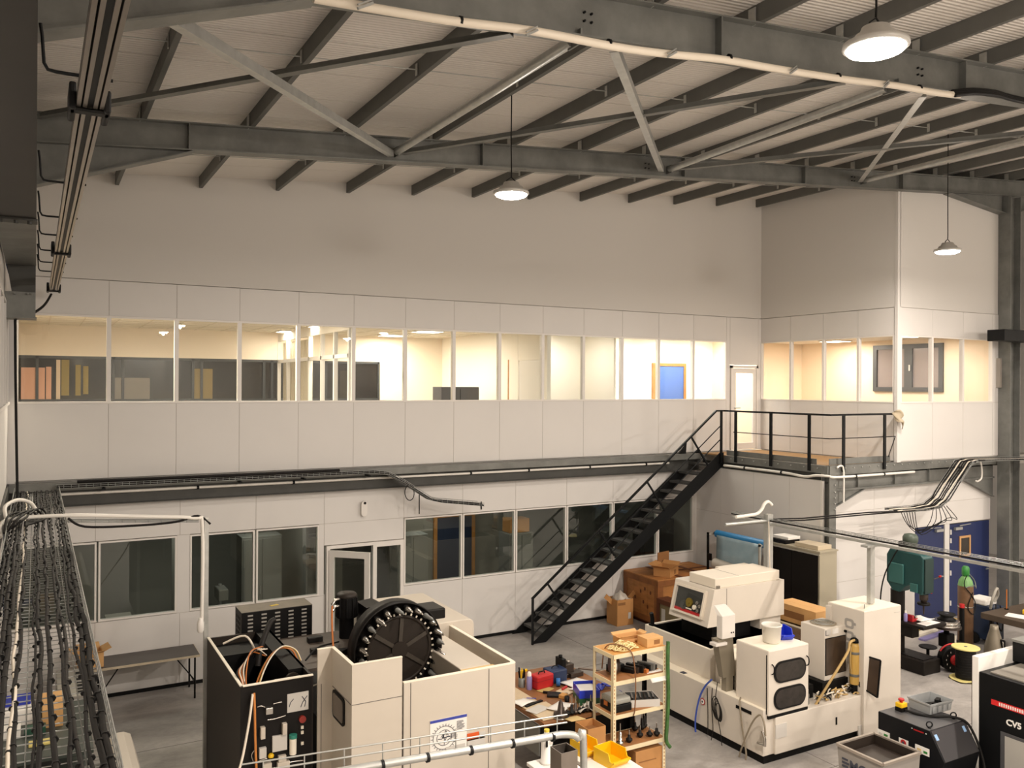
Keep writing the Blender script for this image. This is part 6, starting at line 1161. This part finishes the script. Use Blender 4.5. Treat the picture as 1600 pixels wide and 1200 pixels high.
MB().box(13.64, 13.66, 11.72, 13.15, CZ0-.055, CZ0-.03).build('top_rail', 'pale_cab', BC, local=False)
zt_ = CZ0+.031
bx_thing('flat_box', 'flat beige box at the right on top of the black cabinet', 'box', (13.9, 12.1, zt_), (.4, .6, .09), mat('flat_beige', 'c3b59c', .6)); bx_thing('flat_box', 'dark flat box beneath a white one on the black cabinet', 'box', (13.86, 12.85, zt_), (.42, .5, .08), 'machine_dark'); bx_thing('flat_box', 'white flat box topmost on the black cabinet', 'box', (13.9, 12.8, zt_+.081), (.36, .42, .06), 'paper')
carton('long yellow-brown carton lying behind the filter cabinet of the white machine', 11.62, 12.05, 10.05, 10.95, 1.218, 1.52, 'carton_light', print_=[(-.217, -.215, -.2, .25, .08, .2)])
# ---------------------------------------------------------------- drill press
mat('drill_green', '1f4a4a', .4, noise=.1, scale=3); mat('drill_dark', '1b1714', spec=.22, rough=.5, noise=.12, scale=4)
D = thing('drill_press', 'tall green pillar drill in front of the blue doors', 'drill', (14.75, 10.5, 0))
MB().box(14.42, 14.92, 9.96, 10.95, 0, .26).build('base', 'drill_dark', D, local=False, bevel=.02); MB().box(14.48, 14.78, 10.02, 10.5, .26, .275).build('base_plate', 'machine_dark', D, local=False)
q = MB(); q.cyl((14.64, 10.68, .26), (14.64, 10.68, 1.45), .13, 18); q.build('pillar', 'drill_dark', D, local=False)
MB().box(14.42, 15.12, 9.98, 10.52, .84, .9).build('work_table', 'drill_dark', D, local=False, bevel=.01); MB().box(14.55, 14.75, 10.3, 10.7, .6, .84).build('table_arm', 'drill_dark', D, local=False)
q = MB(); q.prism([(10.83, 1.6), (10.7, 1.44), (10.55, 1.43), (10.42, 1.56), (10.3, 1.62), (10.22, 1.5), (10.08, 1.46), (10.05, 1.55), (10.05, 2.16), (10.1, 2.22), (10.76, 2.24), (10.83, 2.12)], 'x', 14.5, 14.8); q.build('head', 'drill_green', D, local=False, bevel=.02)
MB().box(14.465, 14.5, 10.44, 10.76, 1.6, 1.98).build('side_cover', mat('drill_light', '3a6b68', .4), D, local=False, bevel=.012); MB().box(14.47, 14.5, 10.15, 10.3, 1.5, 1.66).build('switch_plate', 'drill_light', D, local=False, bevel=.006)
MB().box(14.53, 14.78, 10.02, 10.06, 1.5, 2.14).build('front_panel', mat('drill_front', '16302e', .45), D, local=False)
q = MB(); q.lathe([(.12, 2.23), (.125, 2.25), (.125, 2.4), (.14, 2.42), (.14, 2.5), (.11, 2.55), (.03, 2.57)], 22, (14.65, 10.42, 0)); q.build('motor', mat('motor_green', '4b564b', .45), D, local=False)
MB().box(14.46, 14.54, 10.46, 10.54, 2.3, 2.42).build('motor_box', 'black_plastic', D, local=False)
q = MB(); q.lathe([(.08, 1.46), (.08, 1.36), (.055, 1.34), (.055, 1.26), (.02, 1.24), (.012, 1.08)], 16, (14.66, 10.14, 0)); q.build('spindle', 'gunmetal', D, local=False); q = MB(); q.lathe([(.11, 1.3), (.12, 1.28), (.11, 1.26)], 16, (14.66, 10.14, 0)); q.build('chuck_guard', 'machine_dark', D, local=False)
for k in range(3):
    a = .5+2.09*k; q = MB(); q.cyl((14.8, 10.12, 1.7), (14.84, 10.12+.2*math.cos(a), 1.7+.2*math.sin(a)), .01, 6); q.build('feed_lever', 'chrome', D, local=False); q = MB(); q.lathe([(.0, -.03), (.02, -.02), (.022, .02), (.0, .03)], 8, (14.84, 10.12+.22*math.cos(a), 1.7+.22*math.sin(a)), (0, math.cos(a), math.sin(a))); q.build('lever_knob', 'red', D, local=False)
q = MB(); q.tube(spline([(14.48, 10.5, 2.36), (14.42, 10.62, 2.1), (14.4, 10.8, 1.7), (14.42, 10.9, 1.2), (14.45, 10.88, .5)], 6), .014, 6); q.build('power_cable', 'rubber', D, local=False)
zt_ = .901
t = thing('bottle', 'small lilac bottle on the drill table', 'bottle', (14.52, 10.42, zt_)); MB().lathe([(.035, 0), (.036, .13), (.02, .16)], 12).build('body', 'lilac', t); MB().lathe([(.02, .16), (.018, .2), (.006, .22)], 12).build('nozzle', 'paper', t)
t = thing('machine_vise', 'small red and white drill vise on the drill table', 'vise', (14.66, 10.38, zt_)); MB().box(-.08, .08, -.06, .06, 0, .05).build('base', 'red', t); MB().box(-.08, -.03, -.06, .06, .05, .12).build('jaw', 'red', t); MB().box(.03, .08, -.05, .05, .05, .09).build('jaw', 'chrome', t)
q = MB(); q.sheet(lambda u, v: Vector((.4*(u-.5), .3*(v-.5), .02+.04*math.sin(4*u)*math.sin(3*v))), 6, 6); tag(q.build('rag', 'paper', at=(14.9, 10.36, zt_), solid=.01), 'white rag lying on the drill table', 'cloth'); o = bx_thing('paper_sheet', 'pale paper sheet at the front of the drill table', 'paper', (14.78, 10.12, zt_), (.45, .2, .006), 'paper', .05)
# ---------------------------------------------------------------- gas cylinder, welding cart, reels
t = thing('gas_cylinder', 'brown gas cylinder with a green shoulder by the blue doors', 'gas cylinder', (16.87, 10.72, 0)); MB().lathe([(.14, 0), (.15, .02), (.15, 1.24), (.148, 1.26)], 22).build('body', mat('cyl_brown', '6e5138', .5, noise=.2, scale=5), t); MB().lathe([(.148, 1.26), (.13, 1.36), (.08, 1.44), (.05, 1.46)], 22).build('shoulder', mat('cyl_green', '6b9a5c', .4), t); MB().lathe([(.06, 1.46), (.075, 1.48), (.075, 1.62), (.05, 1.66)], 14).build('valve_cap', mat('cap_green', '2f7d36', .4), t)
MB().tube(spline([(-.12, -.1, 1.5), (-.17, -.08, 1.3), (-.05, -.16, 1.1), (.1, -.15, .9), (.0, -.17, .7), (-.12, -.13, .85), (-.02, -.17, 1.15)], 6), .01, 6).build('hose', 'rubber', t); MB().lathe([(.155, .82), (.16, .83), (.155, .84)], 22).build('chain', 'chrome', t); MB().tube(spline([(.1, 0, 1.5), (.22, -.05, 1.35), (.2, -.1, 1.2), (.05, -.15, 1.28), (-.16, -.1, 1.25)], 6), .01, 6).build('hose', 'galv', t)
t = thing('welding_cart', 'dark blue welding set with white lid beside the gas cylinder', 'welder', (17.45, 10.62, 0)); MB().box(-.2, .2, -.25, .3, .12, .82).build('body', mat('weld_blue', '1e2c44', .4), t, bevel=.02); MB().box(-.2, .2, -.1, .3, .82, .95).build('lid', 'paper', t, bevel=.03); MB().tube(spline([(-.2, -.2, .8), (-.24, -.26, 1.0), (-.1, -.27, 1.22), (.05, -.2, 1.05), (.0, -.15, .9)], 6), .028, 8).build('torch_handle', 'pale_cab', t)
MB().tube(spline([(-.15, -.28, .9), (-.2, -.32, .6), (-.05, -.34, .35), (.08, -.3, .6), (0, -.28, .85)], 6), .014, 6).build('hose', 'rubber', t); MB().box(-.12, .0, -.262, -.25, .55, .7).build('socket_panel', 'galv', t)
for x in (-.2, .2): MB().lathe([(.12, -.03), (.12, .03)], 16, (x, .15, .12), (1, 0, 0)).build('wheel', 'rubber', t)
t = thing('cable_drum', 'black cable drum with pale yellow discs on the floor', 'cable drum', (14.96, 9.5, 0)); MB().lathe([(.26, 0), (.27, .005), (.27, .02), (.26, .025)], 30).build('flange', mat('pale_yellow', 'ddd087', .5), t); MB().lathe([(.165, .025), (.17, .04), (.165, .3), (.17, .56), (.165, .575)], 26).build('wound_cable', 'cable_black', t); MB().lathe([(.235, .575), (.24, .58), (.24, .592), (.235, .6)], 30).build('flange', 'pale_yellow', t); MB().lathe([(.03, .6), (.03, .603)], 12).build('core_hole', 'ink', t)
q = MB()
for k in range(11): q.lathe([(.1705, .06+.047*k), (.174, .075+.047*k), (.1705, .09+.047*k)], 26)
q.build('cable_turns', 'rubber', t); MB().tube(spline([(-.15, -.25, .03), (-.3, -.1, .01), (-.2, .2, .01)], 6), .008, 5).build('loose_end', 'cable_black', t)
# reels beside the drill
t = thing('cable_reel', 'upright black cable reel with a red hub behind the cable drum', 'reel', (15.17, 9.9, .24)); MB().lathe([(.23, -.1), (.24, -.09), (.24, -.08), (.18, -.07), (.18, .07), (.24, .08), (.24, .09), (.23, .1)], 28, axis=(-.45, -.9, 0)).build('drum', 'black_plastic', t); MB().lathe([(.09, .1), (.1, .11), (.07, .14), (.02, .145)], 18, axis=(-.45, -.9, 0)).build('hub', 'red', t)
for k in range(5): a = -1+.5*k; MB().cbox(Vector((-.05, -.1, 0))+Vector((.9, -.45, 0))*(.17*math.cos(a+3.1))+Vector((0, 0, .17*math.sin(a+3.1))), (.03, .01, .03), .46).build('socket', 'chrome', t)
q = MB(); q.tube(arc((0, 0, .0), .27, .5, 2.6, 10, (.9, -.45, 0), (0, 0, 1)), .016, 6); q.build('carry_handle', 'red', t)
t = thing('reel_stand', 'black stand carrying a stack of wire reels between drill and gas cylinder', 'stand', (15.6, 10.3, 0)); MB().lathe([(.26, 0), (.26, .03), (.05, .05), (.05, .62), (.12, .64), (.12, .66)], 20).build('pedestal', 'black_plastic', t); MB().box(-.12, .12, -.1, .1, .3, .55).build('motor_block', 'deep_black', t, bevel=.02); MB().box(.1, .13, -.12, -.1, .38, .52).build('bracket', 'cream_edge', t)
for i, (r_, z, h_, m, l) in enumerate(((.27, .665, .04, 'gunmetal', 'dark lowest reel of the stack on the black stand'), (.25, .71, .05, 'chrome', 'silver middle reel of the stack on the black stand'), (.24, .765, .05, 'chrome', 'shiny upper reel of the stack on the black stand'), (.17, .82, .12, 'black_plastic', 'black top spool of the stack on the black stand'))):
    r = thing('wire_reel', l, 'reel', (15.6, 10.3, z), 0, 'stacked wire reels'); MB().lathe([(r_-.01, 0), (r_, .006), (r_-.05, h_*.4), (r_-.05, h_*.6), (r_, h_-.006), (r_-.01, h_)], 26).build('disc', m, r); MB().lathe([(.04, h_), (.04, h_+.004)], 12).build('core_hole', 'ink', r)
    if i == 2: MB().box(.1, .25, -.06, .02, .01, .05).build('yellow_label', 'yellow', r)
t = thing('grinder_pad', 'flat black disc on the floor left of the black reel', 'disc', (15.2, 10.42, .3)); MB().lathe([(.16, 0), (.17, .01), (.16, .025)], 20).build('disc', 'black_plastic', t); MB().cyl((0, 0, -.3), (0, 0, 0), .03, 10).build('stem', 'black_plastic', t)
o = bx_thing('slim_post', 'slim black post with a red cap before the gas cylinder', 'post', (16.25, 10.4, 0), (.07, .07, .95), 'deep_black'); MB().cyl((0, 0, .95), (0, 0, 1.02), .05, 12).build('cap', 'red', o)
bx_thing('black_case', 'long black case on the floor right of the cable drum', 'case', (16.05, 10.3, 0), (.3, .5, .3), 'machine_dark', -.1, .04)
for i, (y, m, z, l) in enumerate(((11.95, 'yellow', .07, 'yellow long box on the floor under the blue doors'), (11.7, 'cream_edge', .05, 'pale long strip box on the floor before the blue doors'), (11.45, 'lilac', .04, 'purple and yellow long box on the floor, nearest the drill'))): bx_thing('long_box', l, 'box', (16.9, y, 0), (1.0, .14, z), m, .12, .004)
t = thing('cone_nozzle', 'grey tapered metal nozzle standing on a pale disc at the right', 'nozzle', (16.05, 9.62, 0)); MB().lathe([(.27, 0), (.28, .006), (.27, .014)], 28).build('disc', 'flat_beige', t); MB().lathe([(.19, .014), (.19, .12), (.17, .4), (.12, .6), (.08, .74), (.07, .82), (.05, .82)], 22).build('cone', mat('nozzle', '7a7263', .4, .4), t); q = MB(); q.prism([(x_, z_) for x_, z_ in oval(-.03, .03, .3, .58, .03, 4)], 'y', -.2, -.1); o = q.build('slot', 'deep_black', t); o.location = (0, .0, 0)
MB().tube([(-.03, -.2, .32), (-.03, -.185, .55), (.03, -.185, .55), (.03, -.2, .32)], .008, 5, closed=True).build('slot_rim', 'chrome', t)
t = thing('steel_table', 'heavy brown steel table at the right edge of the picture', 'table', (17.4, 9.2, 0)); MB().box(16.42, 18.4, 8.0, 10.12, .78, .9).build('top', mat('table_brown', '4f4337', .5, noise=.15, scale=4), t, local=False, bevel=.008)
for x, y in ((16.6, 10.0), (16.6, 8.15), (18.25, 10.0), (18.25, 8.15)): MB().box(x-.03, x+.03, y-.03, y+.03, 0, .78).build('leg', 'drill_dark', t, local=False)
bx_thing('paper_sheet', 'white papers at the corner of the steel table', 'paper', (16.75, 9.6, .901), (.3, .35, .012), 'paper', .3); bx_thing('yellow_case', 'yellow case on the steel table', 'case', (17.2, 9.5, .901), (.4, .3, .1), 'yellow', .1, .02)
t = thing('thermometer', 'thin reddish rod standing at the far edge of the steel table', 'rod', (17.1, 10.0, .901)); MB().cyl((0, 0, 0), (0, 0, .4), .012, 6).build('rod', 'orange_wire', t); MB().lathe([(.04, 0), (.04, .02)], 12).build('foot', 'drill_dark', t)
bx_thing('clamp_tool', 'black clamp tool on the floor behind the grey nozzle', 'tool', (16.75, 9.5, .0), (.5, .14, .3), 'machine_dark', -.25, .02)
# ---------------------------------------------------------------- black saw machine, front right
mat('saw_black', '121316', spec=.22, rough=.4); mat('saw_grey', '4a4a4c', .45)
SW = thing('saw_machine', 'black boxy machine with white warning labels and a chip tray in the foreground', 'machine', (10.0, 6.8, 0))
prof = [(7.36, .0), (7.36, 1.1), (6.62, 1.1), (6.42, .78), (6.5, .45), (6.4, .0)]
q = MB(); q.prism(prof, 'x', 9.7, 10.42); q.build('body', 'saw_black', SW, local=False, bevel=.008)
MB().box(9.705, 10.415, 6.63, 7.35, 1.1, 1.104).build('top_plate', 'saw_grey', SW, local=False); q = MB(); q.prism([(6.62, 1.095), (6.425, .783), (6.42, .785), (6.614, 1.1)], 'x', 9.72, 10.4); q.build('slope_plate', mat('saw_slope', '39383a', .4), SW, local=False)
MB().box(10.42, 10.46, 6.6, 7.1, .4, 1.02).build('vent_panel', 'saw_grey', SW, local=False)
for k in range(3):
    for j in range(2): MB().box(10.2, 10.36, 6.44+.0*k, 6.5, .2+.1*k, .26+.1*k).build('vent_hole', 'deep_black', SW, local=False) if j else None
def sl(name, m, x0, y0, x1, y1, n=9.697): a_, c_ = PX(x0, y0, n), PX(x1, y1, n); return MB().box(n-.002, n+.004, c_.y, a_.y, c_.z, a_.z).build(name, m, SW, local=False)
sl('warning_label', 'paper', 1371, 1138, 1390, 1157); sl('warning_label', 'paper', 1404.5, 1152, 1419, 1169); sl('warning_label', 'paper', 1430, 1162, 1452, 1183)
p = PX(1411.5, 1160.5, 9.694); q = MB(); q.lathe([(.034, 0), (.04, .001), (.04, .003), (.034, .004)], 18, p, (-1, 0, 0)); q.build('red_ring', 'red', SW, local=False); q = MB(); q.cyl(p, p+Vector((-.006, 0, 0)), .018, 10); q.build('symbol', 'ink', SW, local=False)
for x, y, m in ((1376, 1146, 'label_grey'), (1384, 1149, 'cap_green'), (1436, 1171, 'pale_card'), (1446, 1176, 'cap_green')): sl('label_mark', m, x-3, y-3, x+3, y+3, 9.694)
for k in range(8): sl('red_lettering', 'red', 1427.5+2*k, 1138.6+.75*k, 1428.8+2*k, 1141+.75*k, 9.695)
for x, y in ((1424, 1137), (1446, 1146)): sl('dot', 'paper', x, y, x+1.5, y+1.6, 9.695)
for x, y, z in ((9.78, 6.68, 1.104), (10.33, 6.72, 1.104)): q = MB(); q.tube(arc((x, y, z+.045), .035, 0, 6.28, 14, (.8, -.6, 0), (0, 0, 1)), .009, 6); q.cyl((x, y, z), (x, y, z+.015), .02, 10); q.build('lifting_eye', 'saw_black', SW, local=False)
for x in (9.74, 10.3): q = MB(); q.loft([(x, 6.6, 1.06), (x+.05, 6.6, 1.06), (x+.05, 6.555, .99), (x, 6.555, .99)], [(x, 6.596, 1.07), (x+.05, 6.596, 1.07), (x+.05, 6.55, 1.0), (x, 6.55, 1.0)]); q.build('blue_tag', mat('tag_blue', '8fb3dd', .5), SW, local=False)
q = MB(); q.open_box(8.77, 9.46, 6.58, 7.24, .3, .9, .015, .03); q.build('chip_tray', mat('tray_grey', '8f8a84', .45), SW, local=False); q = MB(); q.open_box(8.787, 9.443, 6.597, 7.223, .5, .895, .004, .03); q.build('tray_liner', mat('tray_dark', '2f2823', .3), SW, local=False); MB().box(8.83, 9.4, 6.64, 7.18, .78, .8).build('tray_floor', 'tray_dark', SW, local=False)
q = MB()
for a in (((8.77, 7.24), (8.77, 6.58)), ((8.77, 6.58), (9.46, 6.58)), ((8.77, 7.24), (9.46, 7.24)), ((9.46, 7.24), (9.46, 6.58))): q.bar((*a[0], .9), (*a[1], .9), .035, .03)
q.build('tray_rim', mat('rim', 'a79d92', .35, .4), SW, local=False)
yl = 7.17
for z, l_ in ((.755, .085), (.71, .1), (.665, .085)): MB().box(8.772, 8.79, yl-l_, yl, z-.012, z+.012).build('logo_bar', 'ink', SW, local=False)
text_mesh('MGST', 'lettering', 'ink', .17, SW, Vector((8.775, yl-.11, .65))-SW.location, (0, -1, 0), (0, 0, 1), .004, bold=.004, sx=.95)
t = thing('emergency_stop', 'yellow emergency stop box with red button on the black saw machine', 'switch', (9.98, 7.22, 1.105)); MB().box(-.06, .06, -.05, .05, 0, .05).build('base', 'deep_black', t); MB().box(-.06, .06, -.05, .05, .05, .11).build('cover', 'yellow', t, bevel=.01); MB().lathe([(.02, .11), (.02, .13), (.038, .135), (.038, .155), (.03, .16)], 16).build('button', 'red', t)
t = thing('parts_crate', 'grey plastic crate with black parts on the black saw machine', 'crate', (10.38, 7.08, 1.105), -.05); MB().open_box(-.22, .22, -.17, .17, 0, .14, .008, .02).build('crate_body', mat('crate_grey', '9fa2a3', .45), t); MB().box(-.225, .225, -.175, -.165, .12, .14).build('rim', 'crate_grey', t); MB().box(-.225, -.215, -.165, .175, .12, .14).build('rim', 'crate_grey', t)
for i in range(3): MB().bar((-.14+.08*i, .08, .03), (-.05+.1*i, -.06, .08), .03, .03).build('black_part', 'black_plastic', t)
MB().cbox((.12, -.02, .07), (.12, .05, .1), .4).build('black_part', 'black_plastic', t)
for k in range(4): MB().box(-.17+.1*k, -.11+.1*k, -.172, -.168, .02, .1).build('rib', 'crate_grey', t)
q = MB(); q.tube(spline([(9.98, 7.16, 1.13), (10.03, 7.0, 1.12), (10.15, 6.85, 1.12), (10.3, 6.68, 1.14), (10.42, 6.56, 1.05), (10.47, 6.42, .7), (10.44, 6.36, .4), (10.4, 6.33, .02)], 6), .016, 7); tag(q.build('switch_cable', 'rubber', loc=(10.4, 6.33, 0)), 'black cable from the emergency stop over the saw machine to the floor', 'cable')
# ---------------------------------------------------------------- black machining centre at the right edge
CV = thing('black_machining_centre', 'black machine with a red strip and white CV5 lettering at the right edge', 'machine', (11.4, 5.5, 0))
XF = 10.6
MB().box(XF, 12.6, 3.6, 6.55, 0, 1.72).build('body', mat('cv_black', '0f1011', spec=.22, rough=.4), CV, local=False, bevel=.01); MB().box(XF-.004, 12.6, 6.555, 6.64, 0, 1.9).build('white_side', 'paper', CV, local=False, bevel=.006); MB().box(XF+.02, XF+.06, 6.64, 6.66, 0, 1.88).build('dark_edge', 'machine_brown', CV, local=False)
MB().box(XF+.08, 12.5, 3.7, 6.45, 1.72, 1.735).build('top_tray', mat('top_grey', '8a857c', .5), CV, local=False); MB().box(11.35, 12.6, 3.6, 6.56, 1.735, 2.0).build('rear_hood', 'cv_black', CV, local=False, bevel=.01); MB().box(11.34, 12.6, 3.6, 6.57, 2.0, 2.03).build('hood_lid', 'grey_cab', CV, local=False)
a_ = PX(1549, 1092, XF-.003); c_ = PX(1549, 1100, XF-.003); MB().box(XF-.006, XF+.002, 4.8, a_.y, c_.z, a_.z).build('red_strip', mat('strip_red', 'd22a2a', .4), CV, local=False)
for k in range(12): y = a_.y-.1-.028*k; MB().box(XF-.008, XF-.005, y-.016, y, c_.z+.012, a_.z-.012).build('strip_mark', 'paper', CV, local=False)
p = PX(1572, 1132, XF-.004); text_mesh('CV5', 'lettering', 'paper', .105, CV, p-CV.location, (0, -1, 0), (0, 0, 1), .003, bold=.003, sx=1.0)
p = PX(1563, 1142, XF-.004); MB().box(XF-.006, XF+.002, 4.4, p.y, .3, p.z).build('window_frame', 'saw_grey', CV, local=False, bevel=.01); p = PX(1570, 1150, XF-.008); MB().box(XF-.01, XF-.005, 4.6, p.y, .4, p.z).build('window_pane', mat('frost', 'a8a59e', .35), CV, local=False)
t = thing('wood_pallet', 'wooden blocks standing between the two black machines', 'pallet', (10.52, 6.82, 0)); 
for k in range(3): MB().box(-.03, .03, -.12+.085*k, -.045+.085*k, 0, .75-.03*k).build('board', 'carton_light', t)
# ---------------------------------------------------------------- left: table and what shows through the tray
T = thing('folding_table', 'long dark-topped folding table against the back wall at left', 'table', (1.65, 15.6, 0)); MB().box(.85, 2.47, 15.22, 15.9, .71, .74).build('top', mat('table_dark', '403a35', .4, noise=.08, scale=3), T, local=False); q = MB(); q.box(.845, 2.475, 15.212, 15.22, .705, .742); q.box(2.47, 2.477, 15.22, 15.9, .705, .742); q.build('edge_band', 'flat_beige', T, local=False)
for x in (.95, 2.4):
    for y in (15.26, 15.86): q = MB(); q.cyl((x, y, 0), (x, y, .71), .016, 8); q.build('leg', 'box_black', T, local=False)
    q = MB(); q.cyl((x, 15.26, .25), (x, 15.86, .25), .01, 6); q.cyl((x, 15.3, .3), (x-.3 if x > 1 else x+.3, 15.4, .7), .01, 6); q.build('brace', 'box_black', T, local=False)
carton('open carton at the left end of the folding table', .62, .98, 15.3, 15.65, .742, .98, 'carton_light', .1, flaps=True)
g_ = thing('grey_cabinet', 'grey cabinet with black slots seen through the left cable tray', 'cabinet', (.5, 14.3, 0)); MB().box(-.2, .24, -.7, .6, 0, .9).build('body', 'pale_cab', g_, bevel=.01)
for k in range(7): MB().box(.06, .16, -.6+.15*k, -.5+.15*k, .9, .903).build('slot', 'deep_black', g_)
MB().box(-.1, .1, -.706, -.7, .5, .6).build('handle', 'galv', g_)
lt = thing('storage_bench', 'dark green bench under the left cable tray, seen through its wires', 'bench', (.13, 12.7, 0)); MB().box(-.5, .52, -1.1, .75, .82, .88).build('top', mat('dark_green', '3f4640', .5), lt, bevel=.006); MB().box(-.48, .5, -1.0, .7, .3, .34).build('shelf', 'dark_green', lt)
for x in (-.45, .47):
    for y in (-1.05, .7): MB().box(x-.03, x+.03, y-.03, y+.03, 0, .82).build('leg', 'dark_green', lt)
carton('orange-brown carton on the bench under the left tray', .1, .34, 12.55, 13.3, .881, 1.12, 'carton_light'); bx_thing('white_box', 'white box with blue lid on the bench under the left tray', 'box', (-.18, 13.05, .881), (.34, .5, .2), 'paper'); bx_thing('blue_box', 'flat blue box on the white one under the left tray', 'box', (-.18, 13.15, 1.082), (.3, .3, .06), 'blue')
bx_thing('binder', 'dark green binder on the bench under the left tray', 'binder', (.02, 12.42, .881), (.24, .16, .1), mat('binder_green', '1d4a38', .5)); bx_thing('white_box', 'second white box at the far left of the bench under the tray', 'box', (-.26, 12.5, .881), (.24, .3, .12), 'paper'); bx_thing('yellow_folder', 'yellow folder near the front of the bench under the tray', 'folder', (.1, 12.05, .881), (.3, .16, .03), mat('pale_folder', 'd9c878', .6))
lm = thing('beige_machine', 'beige machine cover at the bottom left, right of the cable tray', 'machine', (.7, 9.6, 0)); q = MB(); q.prism([(.86, .2), (1.1, .2), (1.1, .85), (1.06, .98), (.98, 1.02), (.82, 1.02), (.82, .9)], 'y', 7.5, 11.6); q.build('cover', 'cream', lm, local=False, bevel=.01); MB().box(.77, .81, 7.5, 11.5, .2, .98).build('dark_side', 'machine_dark', lm, local=False); MB().box(-.3, .76, 7.5, 11.3, 0, .8).build('bed', mat('bed_grey', '75726c', .5, noise=.2, scale=3), lm, local=False); MB().box(-.25, .7, 8.3, 9.2, .8, .95).build('slide', 'label_grey', lm, local=False, bevel=.01)
# ---------------------------------------------------------------- sub-parts go under the part they sit on
def nest(root, part, names):
    kids = list(root.children); st = lambda o: o.name.split('.')[0]; p = next((o for o in kids if st(o) == part), None)
    if p is None: return
    for o in kids:
        if o is not p and st(o) in names: o.parent = p
nest(M1, 'carousel', ('hub', 'spoke', 'marker', 'tool_clamp', 'tool')); nest(M1, 'motor_body', ('motor_cap', 'motor_fins', 'connector'))
nest(M1, 'cabinet_front', ('wiring_plan', 'plan_lines', 'valve', 'gauge_plate', 'module', 'filter_bowl', 'filter_cap', 'red_button', 'push_button', 'yellow_cap', 'pipe', 'orange_cable'))
nest(M1, 'front_panel', ('panel_rim', 'panel_joint', 'instruction_plate', 'plate_header', 'plate_drawing', 'plate_table', 'warning_label', 'paper_label')); nest(M1, 'side_cover', ('cover_rim', 'cover_joint', 'window_seal', 'window_pane', 'hatch_plate'))
nest(M1, 'cabinet_shell', ('cabinet_rim', 'inner_wall', 'bracket_strip')); nest(M1, 'rear_cover', ('rear_slot',))
nest(E_, 'head', ('head_joint', 'head_cover', 'cover_gap', 'head_lid', 'cover_seam', 'latch', 'window_recess', 'red_strip', 'pulley', 'wire_guide', 'window_pane', 'window_frame'))
nest(E_, 'pump_box', ('pump_box_top', 'box_gap', 'oval_seal', 'oval_pane', 'handle')); nest(E_, 'filter_cabinet', ('fan_cover', 'fan_grille', 'filter_panel', 'panel_frame', 'sticker', 'knob'))
nest(E_, 'tall_cabinet', ('cabinet_top', 'cabinet_side_strip', 'lifting_eye', 'logo_letter', 'name_plate')); nest(E_, 'bath', ('bath_liner', 'bath_rim')); nest(E_, 'resin_bottle', ('bottle_caps', 'strap', 'hose', 'thin_hoses'))
nest(E_, 'operator_box', ('operator_box_cap', 'socket')); nest(E_, 'open_panel', ('panel_edge',)); nest(E_, 'base', ('paper_label', 'keyhole', 'slot')); nest(E_, 'side_ledge', ('ledge_top', 'warning_ring', 'warning_disc', 'warning_symbol', 'slot_plate', 'small_sign'))
nest(SW, 'body', ('top_plate', 'slope_plate', 'vent_panel', 'vent_hole', 'warning_label', 'red_ring', 'symbol', 'label_mark', 'red_lettering', 'dot', 'lifting_eye', 'blue_tag')); nest(SW, 'chip_tray', ('tray_floor', 'tray_rim', 'tray_liner', 'logo_bar', 'lettering'))
nest(CV, 'body', ('red_strip', 'strip_mark', 'lettering', 'window_frame', 'window_pane', 'top_tray')); nest(CV, 'rear_hood', ('hood_lid',))
nest(D, 'head', ('side_cover', 'switch_plate', 'front_panel', 'feed_lever', 'lever_knob')); nest(D, 'base', ('base_plate',)); nest(D, 'motor', ('motor_box',))
nest(S, 'stringer', ()); nest(FR, 'blue_roll', ('core',)); nest(RK, 'shelf_board', ())
